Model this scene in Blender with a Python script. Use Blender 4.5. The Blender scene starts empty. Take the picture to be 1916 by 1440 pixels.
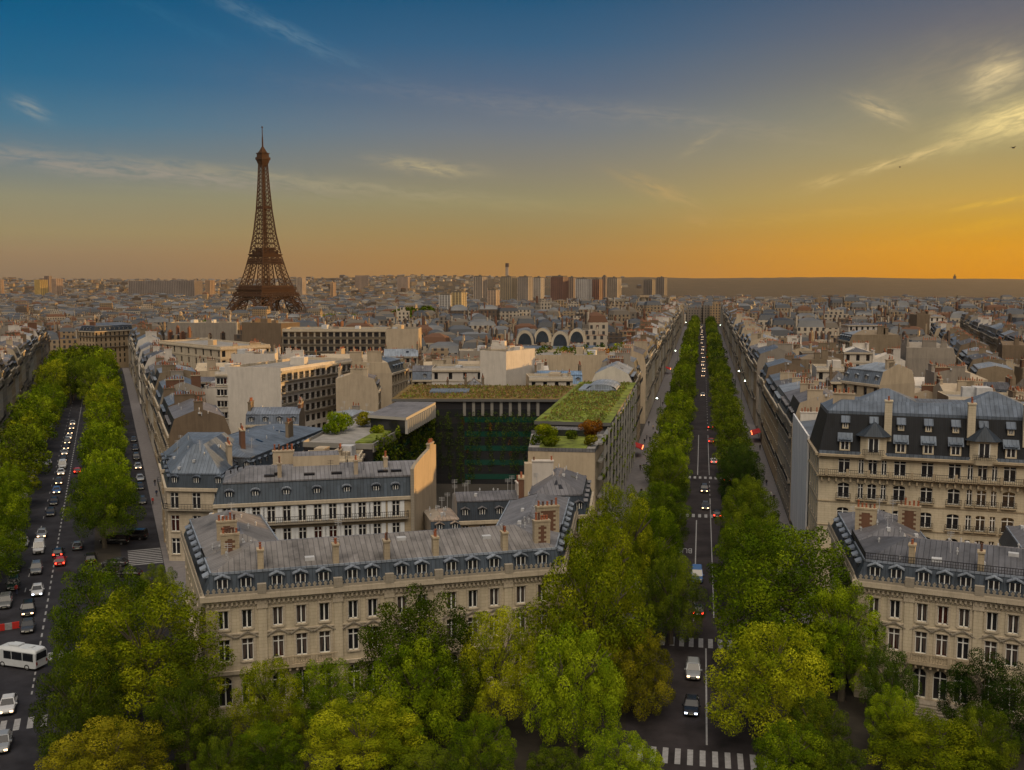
import bpy, math, random
import numpy as np
from mathutils import Vector
R = math.radians
rnd = random.Random(7)
sc = bpy.context.scene
COL = sc.collection

# ------------------------------------------------------------------ camera
PITCH = R(5.96); F = 1915.0; CAMZ = 50.0
cam_d = bpy.data.cameras.new("camera"); cam = bpy.data.objects.new("camera", cam_d); COL.objects.link(cam)
cam.location = (0, 0, CAMZ); cam.rotation_euler = (R(90) - PITCH, 0, 0)
cam_d.sensor_width = 36; cam_d.lens = 36 * F / 1916; cam_d.clip_start = 1; cam_d.clip_end = 60000
sc.camera = cam
sc.view_settings.view_transform = 'Standard'; sc.view_settings.look = 'None'
sc.view_settings.exposure = 0.0; sc.view_settings.gamma = 1
cy = sc.cycles
cy.max_bounces = 5; cy.diffuse_bounces = 2; cy.glossy_bounces = 2; cy.transmission_bounces = 2; cy.volume_bounces = 0
cy.transparent_max_bounces = 8; cy.caustics_reflective = False; cy.caustics_refractive = False
cy.use_denoising = True

def ray(u, v):
    dx = (u - 958) / F; dy = -(v - 720) / F
    return dx, math.cos(PITCH) + dy * math.sin(PITCH), -math.sin(PITCH) + dy * math.cos(PITCH)
def P(u, v, z):                      # where the sight line of a measured point meets height z
    x, y, k = ray(u, v); t = (z - CAMZ) / k
    return (x * t, y * t)
def ZY(v, Y):                        # height of a measured point at distance Y
    x, y, k = ray(958, v); return CAMZ + k / y * Y
def XY(u, Y):
    return ((u - 958) / F) * (Y * math.cos(PITCH) + 20 * math.sin(PITCH))
def azel(u, v):
    x, y, k = ray(u, v); return math.degrees(math.atan2(x, y)), math.degrees(math.atan2(k, math.hypot(x, y)))

# ------------------------------------------------------------------ sky, sun
SUN_AZ, SUN_EL = 63.0, 4.0
def srgb(r, g, b):
    f = lambda c: (c / 255 / 12.92) if c / 255 <= .04045 else ((c / 255 + .055) / 1.055) ** 2.4
    return (f(r), f(g), f(b), 1)
w = bpy.data.worlds.new("World"); sc.world = w; w.use_nodes = True
w.cycles.sampling_method = 'MANUAL'; w.cycles.sample_map_resolution = 256
wt = w.node_tree; wt.nodes.clear()
def N(nt, typ, ins=None, **props):
    n = nt.nodes.new(typ)
    for k, v in props.items(): setattr(n, k, v)
    for k, v in (ins or {}).items():
        s = n.inputs[k]
        if hasattr(v, 'is_output') or isinstance(v, bpy.types.NodeSocket): nt.links.new(v, s)
        else: s.default_value = v
    return n
def M_(nt, op, a, b=0.0, c=0.0, clamp=False):
    n = N(nt, 'ShaderNodeMath', {0: a, 1: b, 2: c}, operation=op); n.use_clamp = clamp
    return n.outputs[0]
def MIX(nt, f, a, b, blend='MIX'):
    n = nt.nodes.new('ShaderNodeMix'); n.data_type = 'RGBA'; n.blend_type = blend
    for s, v in ((n.inputs[0], f), (n.inputs[6], a), (n.inputs[7], b)):
        if isinstance(v, bpy.types.NodeSocket): nt.links.new(v, s)
        else: s.default_value = v
    return n.outputs[2]
def RAMP(nt, f, stops, mode='LINEAR'):
    n = nt.nodes.new('ShaderNodeValToRGB'); cr = n.color_ramp; cr.interpolation = mode
    while len(cr.elements) > 1: cr.elements.remove(cr.elements[-1])
    cr.elements[0].position = stops[0][0]; cr.elements[0].color = stops[0][1]
    for p, c in stops[1:]:
        e = cr.elements.new(p); e.color = c
    nt.links.new(f, n.inputs[0]); return n.outputs[0]
def SMOOTH(nt, x, a, b):
    n = N(nt, 'ShaderNodeMapRange', {0: x, 1: a, 2: b, 3: 0.0, 4: 1.0}, interpolation_type='SMOOTHSTEP')
    return n.outputs[0]

def build_world():
    nt = wt
    tc = N(nt, 'ShaderNodeTexCoord').outputs['Generated']
    nrm = N(nt, 'ShaderNodeVectorMath', {0: tc}, operation='NORMALIZE').outputs[0]
    sx = N(nt, 'ShaderNodeSeparateXYZ', {0: nrm})
    x, y, z = sx.outputs
    az = M_(nt, 'MULTIPLY', M_(nt, 'ARCTAN2', x, y), 57.29578)
    el = M_(nt, 'MULTIPLY', M_(nt, 'ARCSINE', z), 57.29578)
    f = M_(nt, 'DIVIDE', el, 15.0, clamp=True)
    ev = lambda v: max(0.0, min(1.0, azel(958, v)[1] / 15))
    def col(stops): return RAMP(nt, f, sorted([(ev(v), srgb(*c)) for v, c in stops], key=lambda s: s[0]))
    L = col([(520, (128, 108, 86)), (480, (140, 118, 90)), (440, (148, 134, 98)), (380, (140, 137, 112)), (320, (110, 124, 128)), (250, (72, 116, 140)), (170, (36, 102, 138)), (80, (10, 92, 134)), (0, (0, 84, 126))])
    Cc = col([(520, (162, 118, 66)), (480, (160, 122, 68)), (430, (154, 131, 84)), (380, (147, 138, 101)), (310, (131, 128, 115)), (240, (112, 120, 128)), (170, (88, 106, 128)), (80, (56, 96, 128)), (0, (34, 86, 122))])
    Rr = col([(520, (212, 138, 8)), (470, (216, 148, 18)), (420, (202, 154, 54)), (370, (190, 157, 82)), (300, (168, 152, 104)), (230, (146, 139, 110)), (150, (124, 120, 110)), (80, (106, 106, 112)), (0, (84, 94, 112))])
    aL = SMOOTH(nt, az, -27.0, 1.0); aR = SMOOTH(nt, az, -1.0, 27.0)
    sky = MIX(nt, aR, MIX(nt, aL, L, Cc), Rr)
    # glow round the low sun, just off to the right
    S = Vector((math.sin(R(SUN_AZ)) * math.cos(R(SUN_EL)), math.cos(R(SUN_AZ)) * math.cos(R(SUN_EL)), math.sin(R(SUN_EL))))
    dt = N(nt, 'ShaderNodeVectorMath', {0: nrm, 1: tuple(S)}, operation='DOT_PRODUCT').outputs['Value']
    glow = M_(nt, 'POWER', M_(nt, 'MAXIMUM', dt, 0.0), 22.0)
    sky = MIX(nt, 1.0, sky, MIX(nt, glow, (0, 0, 0, 1), (.38, .19, .025, 1)), 'ADD')
    # wisps of cirrus: long thin veils placed by their direction in the sky
    warp = N(nt, 'ShaderNodeTexNoise', {'Vector': nrm, 'Scale': 14.0, 'Detail': 4.0, 'Roughness': .6}).outputs['Fac']
    warp = M_(nt, 'SUBTRACT', warp, .5)
    pix = 1 / F * 57.3
    wisps = [  # u, v, half length px, half width px, slope deg, strength, streak frequency, colour
        (1866, 135, 46, 26, 24, .85, 1.0, (236, 212, 158)), (1900, 214, 90, 27, 16, 1.0, .8, (248, 222, 150)),
        (1648, 205, 46, 14, -28, .7, 1.2, (212, 188, 140)), (1690, 298, 105, 8, 17, .8, .9, (222, 194, 132)),
        (1540, 338, 36, 8, 12, .6, 1.2, (210, 180, 116)), (1312, 268, 34, 7, 33, .45, 1.2, (190, 170, 130)),
        (800, 312, 84, 12, -6, .8, .9, (186, 170, 130)), (1235, 358, 78, 14, -22, .6, .9, (190, 158, 104)),
        (1300, 412, 32, 9, -6, .26, 1.0, (196, 156, 98)), (58, 204, 28, 12, -24, .6, 1.3, (156, 160, 152)),
        (250, 322, 330, 16, -5, .7, .4, (160, 150, 136)), (620, 345, 330, 13, -5, .55, .4, (166, 156, 126)),
        (520, 50, 150, 14, -22, .45, .6, (112, 140, 156)), (330, 40, 120, 13, -20, .16, .6, (70, 124, 150)),
        (900, 190, 330, 16, -5, .17, .5, (150, 146, 142)), (330, 358, 130, 6, -2, .26, .8, (150, 148, 116)),
        (1180, 215, 260, 20, -8, .18, .5, (160, 150, 134)), (1870, 378, 80, 5, 9, .6, .8, (232, 186, 66)),
        (1840, 425, 120, 9, 10, .34, .6, (228, 172, 40)), (1760, 150, 190, 60, 20, .16, .5, (190, 170, 130)),
        (1450, 255, 230, 17, -10, .16, .5, (176, 160, 128)), (1000, 385, 300, 12, -3, .16, .6, (176, 150, 92)), (1600, 395, 260, 10, 4, .18, .6, (222, 176, 84))]
    streaks = {}
    for th in (-22, -5, 17):                              # three grains of streaky cloud, shared by the wisps
        t = R(th); lx = M_(nt, 'MULTIPLY_ADD', az, math.cos(t), M_(nt, 'MULTIPLY', el, math.sin(t))); ly = M_(nt, 'MULTIPLY_ADD', el, math.cos(t), M_(nt, 'MULTIPLY', az, -math.sin(t)))
        cv = N(nt, 'ShaderNodeCombineXYZ', {0: M_(nt, 'MULTIPLY', lx, .75), 1: M_(nt, 'MULTIPLY', ly, 3.6), 2: th * .37}).outputs[0]
        streaks[th] = SMOOTH(nt, N(nt, 'ShaderNodeTexNoise', {'Vector': cv, 'Scale': 1.0, 'Detail': 4.0, 'Roughness': .62, 'Distortion': .6}).outputs['Fac'], .28, .68)
    for (u, v, a, b, th, k, fr, c) in wisps:
        a0, e0 = azel(u, v); t = R(th); ns = streaks[min(streaks, key=lambda q: abs(q - th))]
        dx = M_(nt, 'SUBTRACT', az, a0); dy = M_(nt, 'MULTIPLY_ADD', warp, b * pix * 2.2, M_(nt, 'SUBTRACT', el, e0))
        lx = M_(nt, 'MULTIPLY', M_(nt, 'MULTIPLY_ADD', dx, math.cos(t), M_(nt, 'MULTIPLY', dy, math.sin(t))), 1 / (a * pix))
        ly = M_(nt, 'MULTIPLY', M_(nt, 'MULTIPLY_ADD', dy, math.cos(t), M_(nt, 'MULTIPLY', dx, -math.sin(t))), 1 / (b * pix))
        d2 = M_(nt, 'MULTIPLY_ADD', lx, lx, M_(nt, 'MULTIPLY', ly, ly))
        g = M_(nt, 'POWER', 2.718, M_(nt, 'MULTIPLY', d2, -1.1))
        if b > 25: ns = M_(nt, 'MULTIPLY_ADD', ns, .6, .4)
        sky = MIX(nt, M_(nt, 'MULTIPLY', M_(nt, 'MULTIPLY', g, ns), k), sky, srgb(*c))
    # the rest of the dome, out of the picture: pale dusk sky behind the viewer and overhead
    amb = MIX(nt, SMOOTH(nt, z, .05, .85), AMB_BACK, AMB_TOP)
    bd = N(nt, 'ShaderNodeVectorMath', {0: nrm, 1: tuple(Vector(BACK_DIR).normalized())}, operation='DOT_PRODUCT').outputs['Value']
    amb = MIX(nt, 1.0, amb, MIX(nt, M_(nt, 'POWER', M_(nt, 'MAXIMUM', bd, 0.0), 10.0), (0, 0, 0, 1), BACK_GLOW), 'ADD')     # bright patch added to the unseen sky, fill light for facades and trees
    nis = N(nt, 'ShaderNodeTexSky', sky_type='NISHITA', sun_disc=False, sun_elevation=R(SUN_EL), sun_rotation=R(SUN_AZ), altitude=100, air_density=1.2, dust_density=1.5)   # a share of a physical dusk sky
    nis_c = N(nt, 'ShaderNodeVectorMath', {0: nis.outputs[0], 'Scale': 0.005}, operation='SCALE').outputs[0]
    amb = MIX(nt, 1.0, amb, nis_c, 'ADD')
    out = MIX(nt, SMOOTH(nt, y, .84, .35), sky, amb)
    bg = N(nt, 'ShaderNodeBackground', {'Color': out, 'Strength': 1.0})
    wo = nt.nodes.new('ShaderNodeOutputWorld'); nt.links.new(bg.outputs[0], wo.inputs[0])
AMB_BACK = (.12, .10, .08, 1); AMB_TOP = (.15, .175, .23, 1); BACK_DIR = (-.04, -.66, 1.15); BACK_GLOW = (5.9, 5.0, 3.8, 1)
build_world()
sl = bpy.data.lights.new("sun", 'SUN'); so = bpy.data.objects.new("sun", sl); COL.objects.link(so)
sl.energy = 5.0; sl.angle = R(.6); sl.color = (1, .56, .19)
SV = Vector((math.sin(R(SUN_AZ)) * math.cos(R(SUN_EL)), math.cos(R(SUN_AZ)) * math.cos(R(SUN_EL)), math.sin(R(SUN_EL))))
so.rotation_euler = SV.to_track_quat('Z', 'Y').to_euler(); so.location = SV * 500

# ------------------------------------------------------------------ materials
MATS = {}
def newmat(name):
    m = bpy.data.materials.new(name); m.use_nodes = True; nt = m.node_tree
    b = nt.nodes['Principled BSDF']; return m, nt, b
def mul(c, k): return (min(1, c[0] * k), min(1, c[1] * k), min(1, c[2] * k), 1)
def vary(nt, colsock, amt):
    oi = N(nt, 'ShaderNodeObjectInfo').outputs['Random']
    return MIX(nt, 1.0, colsock, RAMP(nt, oi, [(0, (1 - amt, 1 - amt, 1 - amt * .8, 1)), (1, (1 + amt * .6,) * 3 + (1,))]), 'MULTIPLY')
def plain(name, c, rough=.7, metal=0, emit=0, ec=None, nscale=0, namt=.2, var=0, spec=.4):
    if name in MATS: return MATS[name]
    m, nt, b = newmat(name); c = tuple(c[:3]) + (1,)
    s = None
    if nscale:
        ps = N(nt, 'ShaderNodeNewGeometry').outputs['Position']
        no = N(nt, 'ShaderNodeTexNoise', {'Vector': ps, 'Scale': nscale, 'Detail': 5.0, 'Roughness': .65}).outputs['Fac']
        s = RAMP(nt, no, [(.3, mul(c, 1 - namt)), (.7, mul(c, 1 + namt))])
    if var: s = vary(nt, s if s else N(nt, 'ShaderNodeRGB').outputs[0], var)
    if s: nt.links.new(s, b.inputs['Base Color'])
    else: b.inputs['Base Color'].default_value = c
    b.inputs['Roughness'].default_value = rough; b.inputs['Metallic'].default_value = metal
    b.inputs['Specular IOR Level'].default_value = spec
    if emit:
        b.inputs['Emission Color'].default_value = tuple((ec or c)[:3]) + (1,); b.inputs['Emission Strength'].default_value = emit
    MATS[name] = m; return m
def stone(name, c, course=.42, stain=.35, var=.12):
    if name in MATS: return MATS[name]
    m, nt, b = newmat(name); c = tuple(c) + (1,)
    uv = N(nt, 'ShaderNodeUVMap').outputs[0]; ps = N(nt, 'ShaderNodeNewGeometry').outputs['Position']
    mp = N(nt, 'ShaderNodeMapping', {'Vector': ps, 'Scale': (1.3, 1.3, .16)}).outputs[0]
    st = N(nt, 'ShaderNodeTexNoise', {'Vector': mp, 'Scale': 1.0, 'Detail': 6.0, 'Roughness': .7}).outputs['Fac']
    fn = N(nt, 'ShaderNodeTexNoise', {'Vector': ps, 'Scale': .35, 'Detail': 6.0, 'Roughness': .7}).outputs['Fac']
    s = RAMP(nt, st, [(.25, mul(c, 1 - stain)), (.55, c), (.8, mul(c, 1.08))])
    s = MIX(nt, .35, s, RAMP(nt, fn, [(.3, mul(c, .68)), (.7, mul(c, 1.12))]))
    if course:
        v = N(nt, 'ShaderNodeSeparateXYZ', {0: uv})
        br = N(nt, 'ShaderNodeTexBrick', {'Vector': uv, 'Color1': (1, 1, 1, 1), 'Color2': (.9, .9, .88, 1), 'Mortar': (.62, .6, .57, 1), 'Scale': 1.0, 'Mortar Size': .018, 'Brick Width': 1.1, 'Row Height': course}).outputs[0]
        s = MIX(nt, .75, s, br, 'MULTIPLY')
    s = vary(nt, s, var)
    nt.links.new(s, b.inputs['Base Color']); b.inputs['Roughness'].default_value = .85; b.inputs['Specular IOR Level'].default_value = .25
    MATS[name] = m; return m
def seamed(name, c, period=.62, rough=.52, metal=.2, dirt=.45, var=.18):
    if name in MATS: return MATS[name]
    m, nt, b = newmat(name); c = tuple(c) + (1,)
    uv = N(nt, 'ShaderNodeUVMap').outputs[0]; ps = N(nt, 'ShaderNodeNewGeometry').outputs['Position']
    sp = N(nt, 'ShaderNodeSeparateXYZ', {0: uv})
    cell = M_(nt, 'FLOOR', M_(nt, 'DIVIDE', sp.outputs[0], period))
    fr = M_(nt, 'FRACT', M_(nt, 'DIVIDE', sp.outputs[0], period))
    seam = M_(nt, 'LESS_THAN', fr, .13)
    wn = N(nt, 'ShaderNodeTexWhiteNoise', {'Vector': N(nt, 'ShaderNodeCombineXYZ', {0: cell, 1: M_(nt, 'FLOOR', M_(nt, 'DIVIDE', sp.outputs[1], 2.1))}).outputs[0]}, noise_dimensions='3D').outputs['Value']
    no = N(nt, 'ShaderNodeTexNoise', {'Vector': ps, 'Scale': .22, 'Detail': 7.0, 'Roughness': .7}).outputs['Fac']
    mp = N(nt, 'ShaderNodeMapping', {'Vector': uv, 'Scale': (2.2, .25, 1)}).outputs[0]
    sn = N(nt, 'ShaderNodeTexNoise', {'Vector': mp, 'Scale': 1.0, 'Detail': 5.0, 'Roughness': .7}).outputs['Fac']
    s = RAMP(nt, no, [(.28, mul(c, 1 - dirt)), (.5, c), (.72, mul(c, 1.25))])
    s = MIX(nt, .5, s, RAMP(nt, sn, [(.3, (.6, .58, .55, 1)), (.65, (1.15, 1.15, 1.15, 1))]), 'MULTIPLY')
    s = MIX(nt, 1.0, s, RAMP(nt, wn, [(0, (.84, .84, .84, 1)), (1, (1.1, 1.1, 1.12, 1))]), 'MULTIPLY')
    s = MIX(nt, seam, s, MIX(nt, 1.0, s, (.5, .5, .52, 1), 'MULTIPLY'))
    s = vary(nt, s, var)
    nt.links.new(s, b.inputs['Base Color'])
    b.inputs['Roughness'].default_value = rough; b.inputs['Metallic'].default_value = metal * .3; b.inputs['Specular IOR Level'].default_value = .16
    bp = N(nt, 'ShaderNodeBump', {'Strength': .35, 'Distance': .05, 'Height': seam}); nt.links.new(bp.outputs[0], b.inputs['Normal'])
    MATS[name] = m; return m
def leafmat(name, c1, c2, c3, trans=.12):
    m, nt, b = newmat(name); nt.nodes.remove(b)
    at = N(nt, 'ShaderNodeAttribute', attribute_name='tint').outputs['Fac']
    oi = N(nt, 'ShaderNodeObjectInfo').outputs['Random']
    ps = N(nt, 'ShaderNodeNewGeometry').outputs['Position']
    no = N(nt, 'ShaderNodeTexNoise', {'Vector': ps, 'Scale': .34, 'Detail': 4.0, 'Roughness': .65}).outputs['Fac']
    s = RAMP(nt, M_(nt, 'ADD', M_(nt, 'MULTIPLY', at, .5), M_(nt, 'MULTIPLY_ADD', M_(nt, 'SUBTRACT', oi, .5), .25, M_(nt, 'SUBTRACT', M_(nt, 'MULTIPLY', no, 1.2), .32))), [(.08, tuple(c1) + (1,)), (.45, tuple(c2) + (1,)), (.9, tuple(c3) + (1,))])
    s = vary(nt, s, .22)
    d = N(nt, 'ShaderNodeBsdfDiffuse', {'Color': s}); t = N(nt, 'ShaderNodeBsdfTranslucent', {'Color': s})
    mx = N(nt, 'ShaderNodeMixShader', {0: trans, 1: d.outputs[0], 2: t.outputs[0]})
    nt.links.new(mx.outputs[0], nt.nodes['Material Output'].inputs[0]); MATS[name] = m; return m

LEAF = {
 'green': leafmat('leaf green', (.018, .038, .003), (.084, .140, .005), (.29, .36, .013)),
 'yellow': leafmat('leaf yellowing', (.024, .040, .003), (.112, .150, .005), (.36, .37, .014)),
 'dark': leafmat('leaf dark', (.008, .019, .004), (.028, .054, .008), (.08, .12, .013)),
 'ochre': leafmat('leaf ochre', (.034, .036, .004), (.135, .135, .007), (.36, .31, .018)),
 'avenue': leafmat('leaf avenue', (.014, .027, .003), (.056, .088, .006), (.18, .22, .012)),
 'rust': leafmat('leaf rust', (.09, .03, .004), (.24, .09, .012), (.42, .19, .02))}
BARK = plain('bark', (.09, .075, .055), .9, nscale=3)
STONE = [stone('stone warm', (.42, .345, .24)), stone('stone pale', (.50, .43, .33)), stone('stone grey', (.30, .265, .215)), stone('stone honey', (.40, .305, .195)), stone('stone white', (.54, .49, .42))]
HOTEL = stone('mansion stone', (.52, .45, .335), .40, .36, .03)
TALLST = stone('hotel stone', (.55, .48, .36), .38, .32, .03)
PARTY = [stone('render cream', (.42, .345, .25), 0, .35), stone('render white', (.55, .51, .46), 0, .25), stone('render brown', (.17, .125, .085), 0, .4), stone('render grey', (.26, .23, .195), 0, .4), stone('render rubble', (.23, .18, .125), .3, .45)]
ZINC = [seamed('zinc blue', (.125, .155, .20)), seamed('zinc grey', (.165, .165, .178)), seamed('zinc light', (.225, .26, .31)), seamed('zinc dull', (.115, .118, .13))]
ROOFFRONT = seamed('zinc weathered', (.195, .185, .18), .62, .5, .1, .6, .03)
SLATE = [seamed('slate blue', (.036, .048, .064), .33, .5, .05, .3), seamed('slate dark', (.013, .015, .019), .33, .55, .0, .3), seamed('mansard zinc', (.045, .060, .080), .5, .42, .2, .35)]
GLASS = plain('window glass', (.018, .018, .022), .12, spec=.6)
GLASSR = plain('window glass curtained', (.045, .014, .012), .2, spec=.6)
LIT = plain('window lit', (.2, .1, .03), .3, emit=.14, ec=(1, .55, .18))
FRAME = plain('painted frame', (.72, .72, .70), .5)
SHUT = plain('white shutter', (.68, .70, .72), .6)
IRON = plain('iron', (.018, .018, .02), .5)
BRICK = stone('chimney brick', (.165, .085, .055), .09, .3)
POT = plain('terracotta', (.27, .085, .04), .8, var=0, nscale=2)
POTD = plain('sooty pot', (.10, .05, .035), .8)
ASPH = plain('asphalt', (.024, .024, .030), .85, nscale=.25, namt=.5, spec=.15)
ASPHK = plain('avenue asphalt', (.026, .0225, .025), .85, nscale=.25, namt=.5, spec=.15)
PAVE = plain('pavement', (.14, .13, .135), .8, nscale=.8, namt=.2)
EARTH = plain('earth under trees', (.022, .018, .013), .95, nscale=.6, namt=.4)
PAINT = plain('road paint', (.24, .24, .25), .7, nscale=2, namt=.25)
GRAVEL = plain('flat roof', (.24, .23, .22), .9, nscale=.5, namt=.25, var=0)
BOX = plain('roof plant', (.42, .43, .45), .6, nscale=.8)
IRONW = plain('tower iron', (.064, .034, .021), .8, nscale=.02, namt=.15, spec=.08)
SEDUM = plain('sedum', (.13, .16, .022), .95, nscale=.45, namt=.75)
SEDUMR = plain('sedum rust', (.15, .10, .03), .95, nscale=.6, namt=.6)

# ------------------------------------------------------------------ mesh builder
class MB:
    def __init__(s): s.v = []; s.f = []; s.m = []; s.uv = []
    def face(s, pts, mat=0, uv=None):
        i = len(s.v); s.v += [tuple(p) for p in pts]; s.f.append(tuple(range(i, i + len(pts)))); s.m.append(mat)
        if uv is None:
            a = Vector(pts[0]); e = Vector(pts[1]) - a
            e = e.normalized() if e.length > 1e-9 else Vector((1, 0, 0)); n = (Vector(pts[1]) - a).cross(Vector(pts[-1]) - a)
            g = n.cross(e); g = g.normalized() if g.length > 1e-9 else Vector((0, 0, 1))
            if abs(e.z) < .02 and abs(n.normalized().z if n.length > 1e-9 else 0) < .05: uv = [((Vector(p) - a).dot(e), p[2]) for p in pts]
            else: uv = [((Vector(p) - a).dot(e), (Vector(p) - a).dot(g)) for p in pts]
        s.uv += uv
    def obox(s, c, d, hx, hy, z0, z1, mat=0, bottom=False, topmat=None):
        dx, dy = d; q = [(c[0] + a * hx * dx - b * hy * dy, c[1] + a * hx * dy + b * hy * dx) for a, b in ((-1, -1), (1, -1), (1, 1), (-1, 1))]
        s.prism(q, z0, z1, mat, topmat, bottom)
    def prism(s, q, z0, z1, mat=0, topmat=None, bottom=False):
        n = len(q)
        for i in range(n):
            a, b = q[i], q[(i + 1) % n]
            s.face([(a[0], a[1], z0), (b[0], b[1], z0), (b[0], b[1], z1), (a[0], a[1], z1)], mat)
        s.face([(p[0], p[1], z1) for p in q], mat if topmat is None else topmat)
        if bottom: s.face([(p[0], p[1], z0) for p in reversed(q)], mat)
    def frus(s, q0, z0, q1, z1, mat=0, cap=True):
        n = len(q0)
        for i in range(n):
            j = (i + 1) % n
            s.face([(q0[i][0], q0[i][1], z0), (q0[j][0], q0[j][1], z0), (q1[j][0], q1[j][1], z1), (q1[i][0], q1[i][1], z1)], mat)
        if cap: s.face([(p[0], p[1], z1) for p in q1], mat)
    def cyl(s, c, r, z0, z1, n=8, mat=0, r1=None):
        r1 = r if r1 is None else r1
        q = lambda rr: [(c[0] + rr * math.cos(2 * math.pi * k / n), c[1] + rr * math.sin(2 * math.pi * k / n)) for k in range(n)]
        s.frus(q(r), z0, q(r1), z1, mat)
    def bar(s, a, b, t, mat=0):
        a = Vector(a); b = Vector(b); d = (b - a).normalized()
        u = d.cross(Vector((0, 0, 1)) if abs(d.z) < .9 else Vector((1, 0, 0))).normalized() * t * .5; w_ = d.cross(u).normalized() * t * .5
        o = [u + w_, -u + w_, -u - w_, u - w_]
        for k in range(4):
            p, q = o[k], o[(k + 1) % 4]
            s.face([a + p, a + q, b + q, b + p], mat, [(0, 0), (t, 0), (t, 1), (0, 1)])
    def mesh(s, name, mats, org=(0, 0, 0), smooth=False):
        me = bpy.data.meshes.new(name)
        vv = np.array(s.v, dtype=np.float64).reshape(-1, 3) - np.array(org)
        me.from_pydata(vv.tolist(), [], s.f)
        for m in mats: me.materials.append(m)
        me.polygons.foreach_set('material_index', s.m)
        ul = me.uv_layers.new(name='UVMap'); ul.data.foreach_set('uv', np.array(s.uv, dtype=np.float32).ravel())
        if smooth: me.polygons.foreach_set('use_smooth', [True] * len(s.f))
        me.update(); return me
    def build(s, name, mats, parent=None, loc=None, smooth=False):
        if not s.f: return None
        org = tuple(parent.location) if parent is not None and loc is None else (loc or (0, 0, 0))
        o = bpy.data.objects.new(name, s.mesh(name, mats, org, smooth)); COL.objects.link(o)
        if parent is not None: o.parent = parent
        else: o.location = org
        return o
def tag(o, label=None, cat=None, group=None, kind=None):
    if label: o['label'] = label
    if cat: o['category'] = cat
    if group: o['group'] = group
    if kind: o['kind'] = kind
    return o
def thing(name, label, cat, loc, group=None, rz=0):
    o = bpy.data.objects.new(name, None); o.empty_display_size = .5; COL.objects.link(o); o.location = loc; o.rotation_euler = (0, 0, rz)
    return tag(o, label, cat, group)
def put(name, me, parent, loc=(0, 0, 0), rz=0, scale=None):
    o = bpy.data.objects.new(name, me); COL.objects.link(o); o.parent = parent; o.location = loc; o.rotation_euler = (0, 0, rz)
    if scale: o.scale = scale
    return o
def dup(root, loc, rz, label, group, scale=None):
    r = root.copy(); COL.objects.link(r); r.location = loc; r.rotation_euler = (0, 0, rz); r['label'] = label
    if group: r['group'] = group
    if scale: r.scale = scale
    for ch in root.children:
        c = ch.copy(); COL.objects.link(c); c.parent = r
        for g in ch.children:
            d = g.copy(); COL.objects.link(d); d.parent = c
    return r
ORD = lambda n: "%d%s" % (n, 'th' if 10 <= n % 100 <= 20 else {1: 'st', 2: 'nd', 3: 'rd'}.get(n % 10, 'th'))

# ------------------------------------------------------------------ frames of the two avenues
AK = R(10.5); AI = R(-21.65); OFF_I = -10.0
def K(s, p): return (math.sin(AK) * s + math.cos(AK) * p, math.cos(AK) * s - math.sin(AK) * p)
def I(s, p): p += OFF_I; return (math.sin(AI) * s + math.cos(AI) * p, math.cos(AI) * s - math.sin(AI) * p)
def toK(x, y): return (x * math.sin(AK) + y * math.cos(AK), x * math.cos(AK) - y * math.sin(AK))
def toI(x, y): return (x * math.sin(AI) + y * math.cos(AI), x * math.cos(AI) - y * math.sin(AI) - OFF_I)
DK = (math.sin(AK), math.cos(AK)); DI = (math.sin(AI), math.cos(AI))
def sstep(t): t = max(0, min(1, t)); return t * t * (3 - 2 * t)
def H(x, y):
    r = math.hypot(x, y); a = math.degrees(math.atan2(x, y))
    st = 520 + 560 * sstep((a + 14) / 20)
    return -25 * sstep((r - st) / 700)

# ------------------------------------------------------------------ ground, roads, hills
def structure(o, kind='structure'): o['kind'] = kind; return o
def ground():
    M = MB(); rad = [0, 40, 90, 150, 250, 380, 500, 620, 760, 900, 1080, 1250, 1450, 1700, 2000, 2500, 3200, 4200, 5600, 7500, 9900]; n = 120
    pt = lambda r, k: (r * math.sin(2 * math.pi * k / n), r * math.cos(2 * math.pi * k / n), H(r * math.sin(2 * math.pi * k / n), r * math.cos(2 * math.pi * k / n)))
    for i in range(len(rad) - 1):
        for k in range(n):
            if i == 0: M.face([pt(0, 0), pt(rad[1], k + 1), pt(rad[1], k)])
            else: M.face([pt(rad[i], k), pt(rad[i], k + 1), pt(rad[i + 1], k + 1), pt(rad[i + 1], k)])
    for f in range(len(M.f)): M.f[f] = tuple(reversed(M.f[f]))
    structure(M.build('ground', [plain('city ground', (.035, .031, .027), .9, nscale=.05, namt=.4)]))
ground()
def strip(fr, s0, s1, p0, p1, z, n=24, M=None, mat=0):
    M = M or MB()
    for k in range(n):
        a = s0 + (s1 - s0) * k / n; b = s0 + (s1 - s0) * (k + 1) / n
        q = [fr(a, p0), fr(a, p1), fr(b, p1), fr(b, p0)]
        M.face([(x, y, z + H(x, y)) for x, y in q], mat)
    return M
M = MB()
q = [(190 * math.sin(2 * math.pi * k / 64), 190 * math.cos(2 * math.pi * k / 64)) for k in range(64)]
M.face([(x, y, .008) for x, y in reversed(q)]); structure(M.build('roundabout_road', [ASPH]))
structure(strip(K, 96, 1090, -18.5, 18.5, .016, 30).build('avenue_road', [ASPHK]))
structure(strip(I, 96, 640, -21, 22, .016, 26).build('side_avenue_road', [ASPH]))
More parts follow.
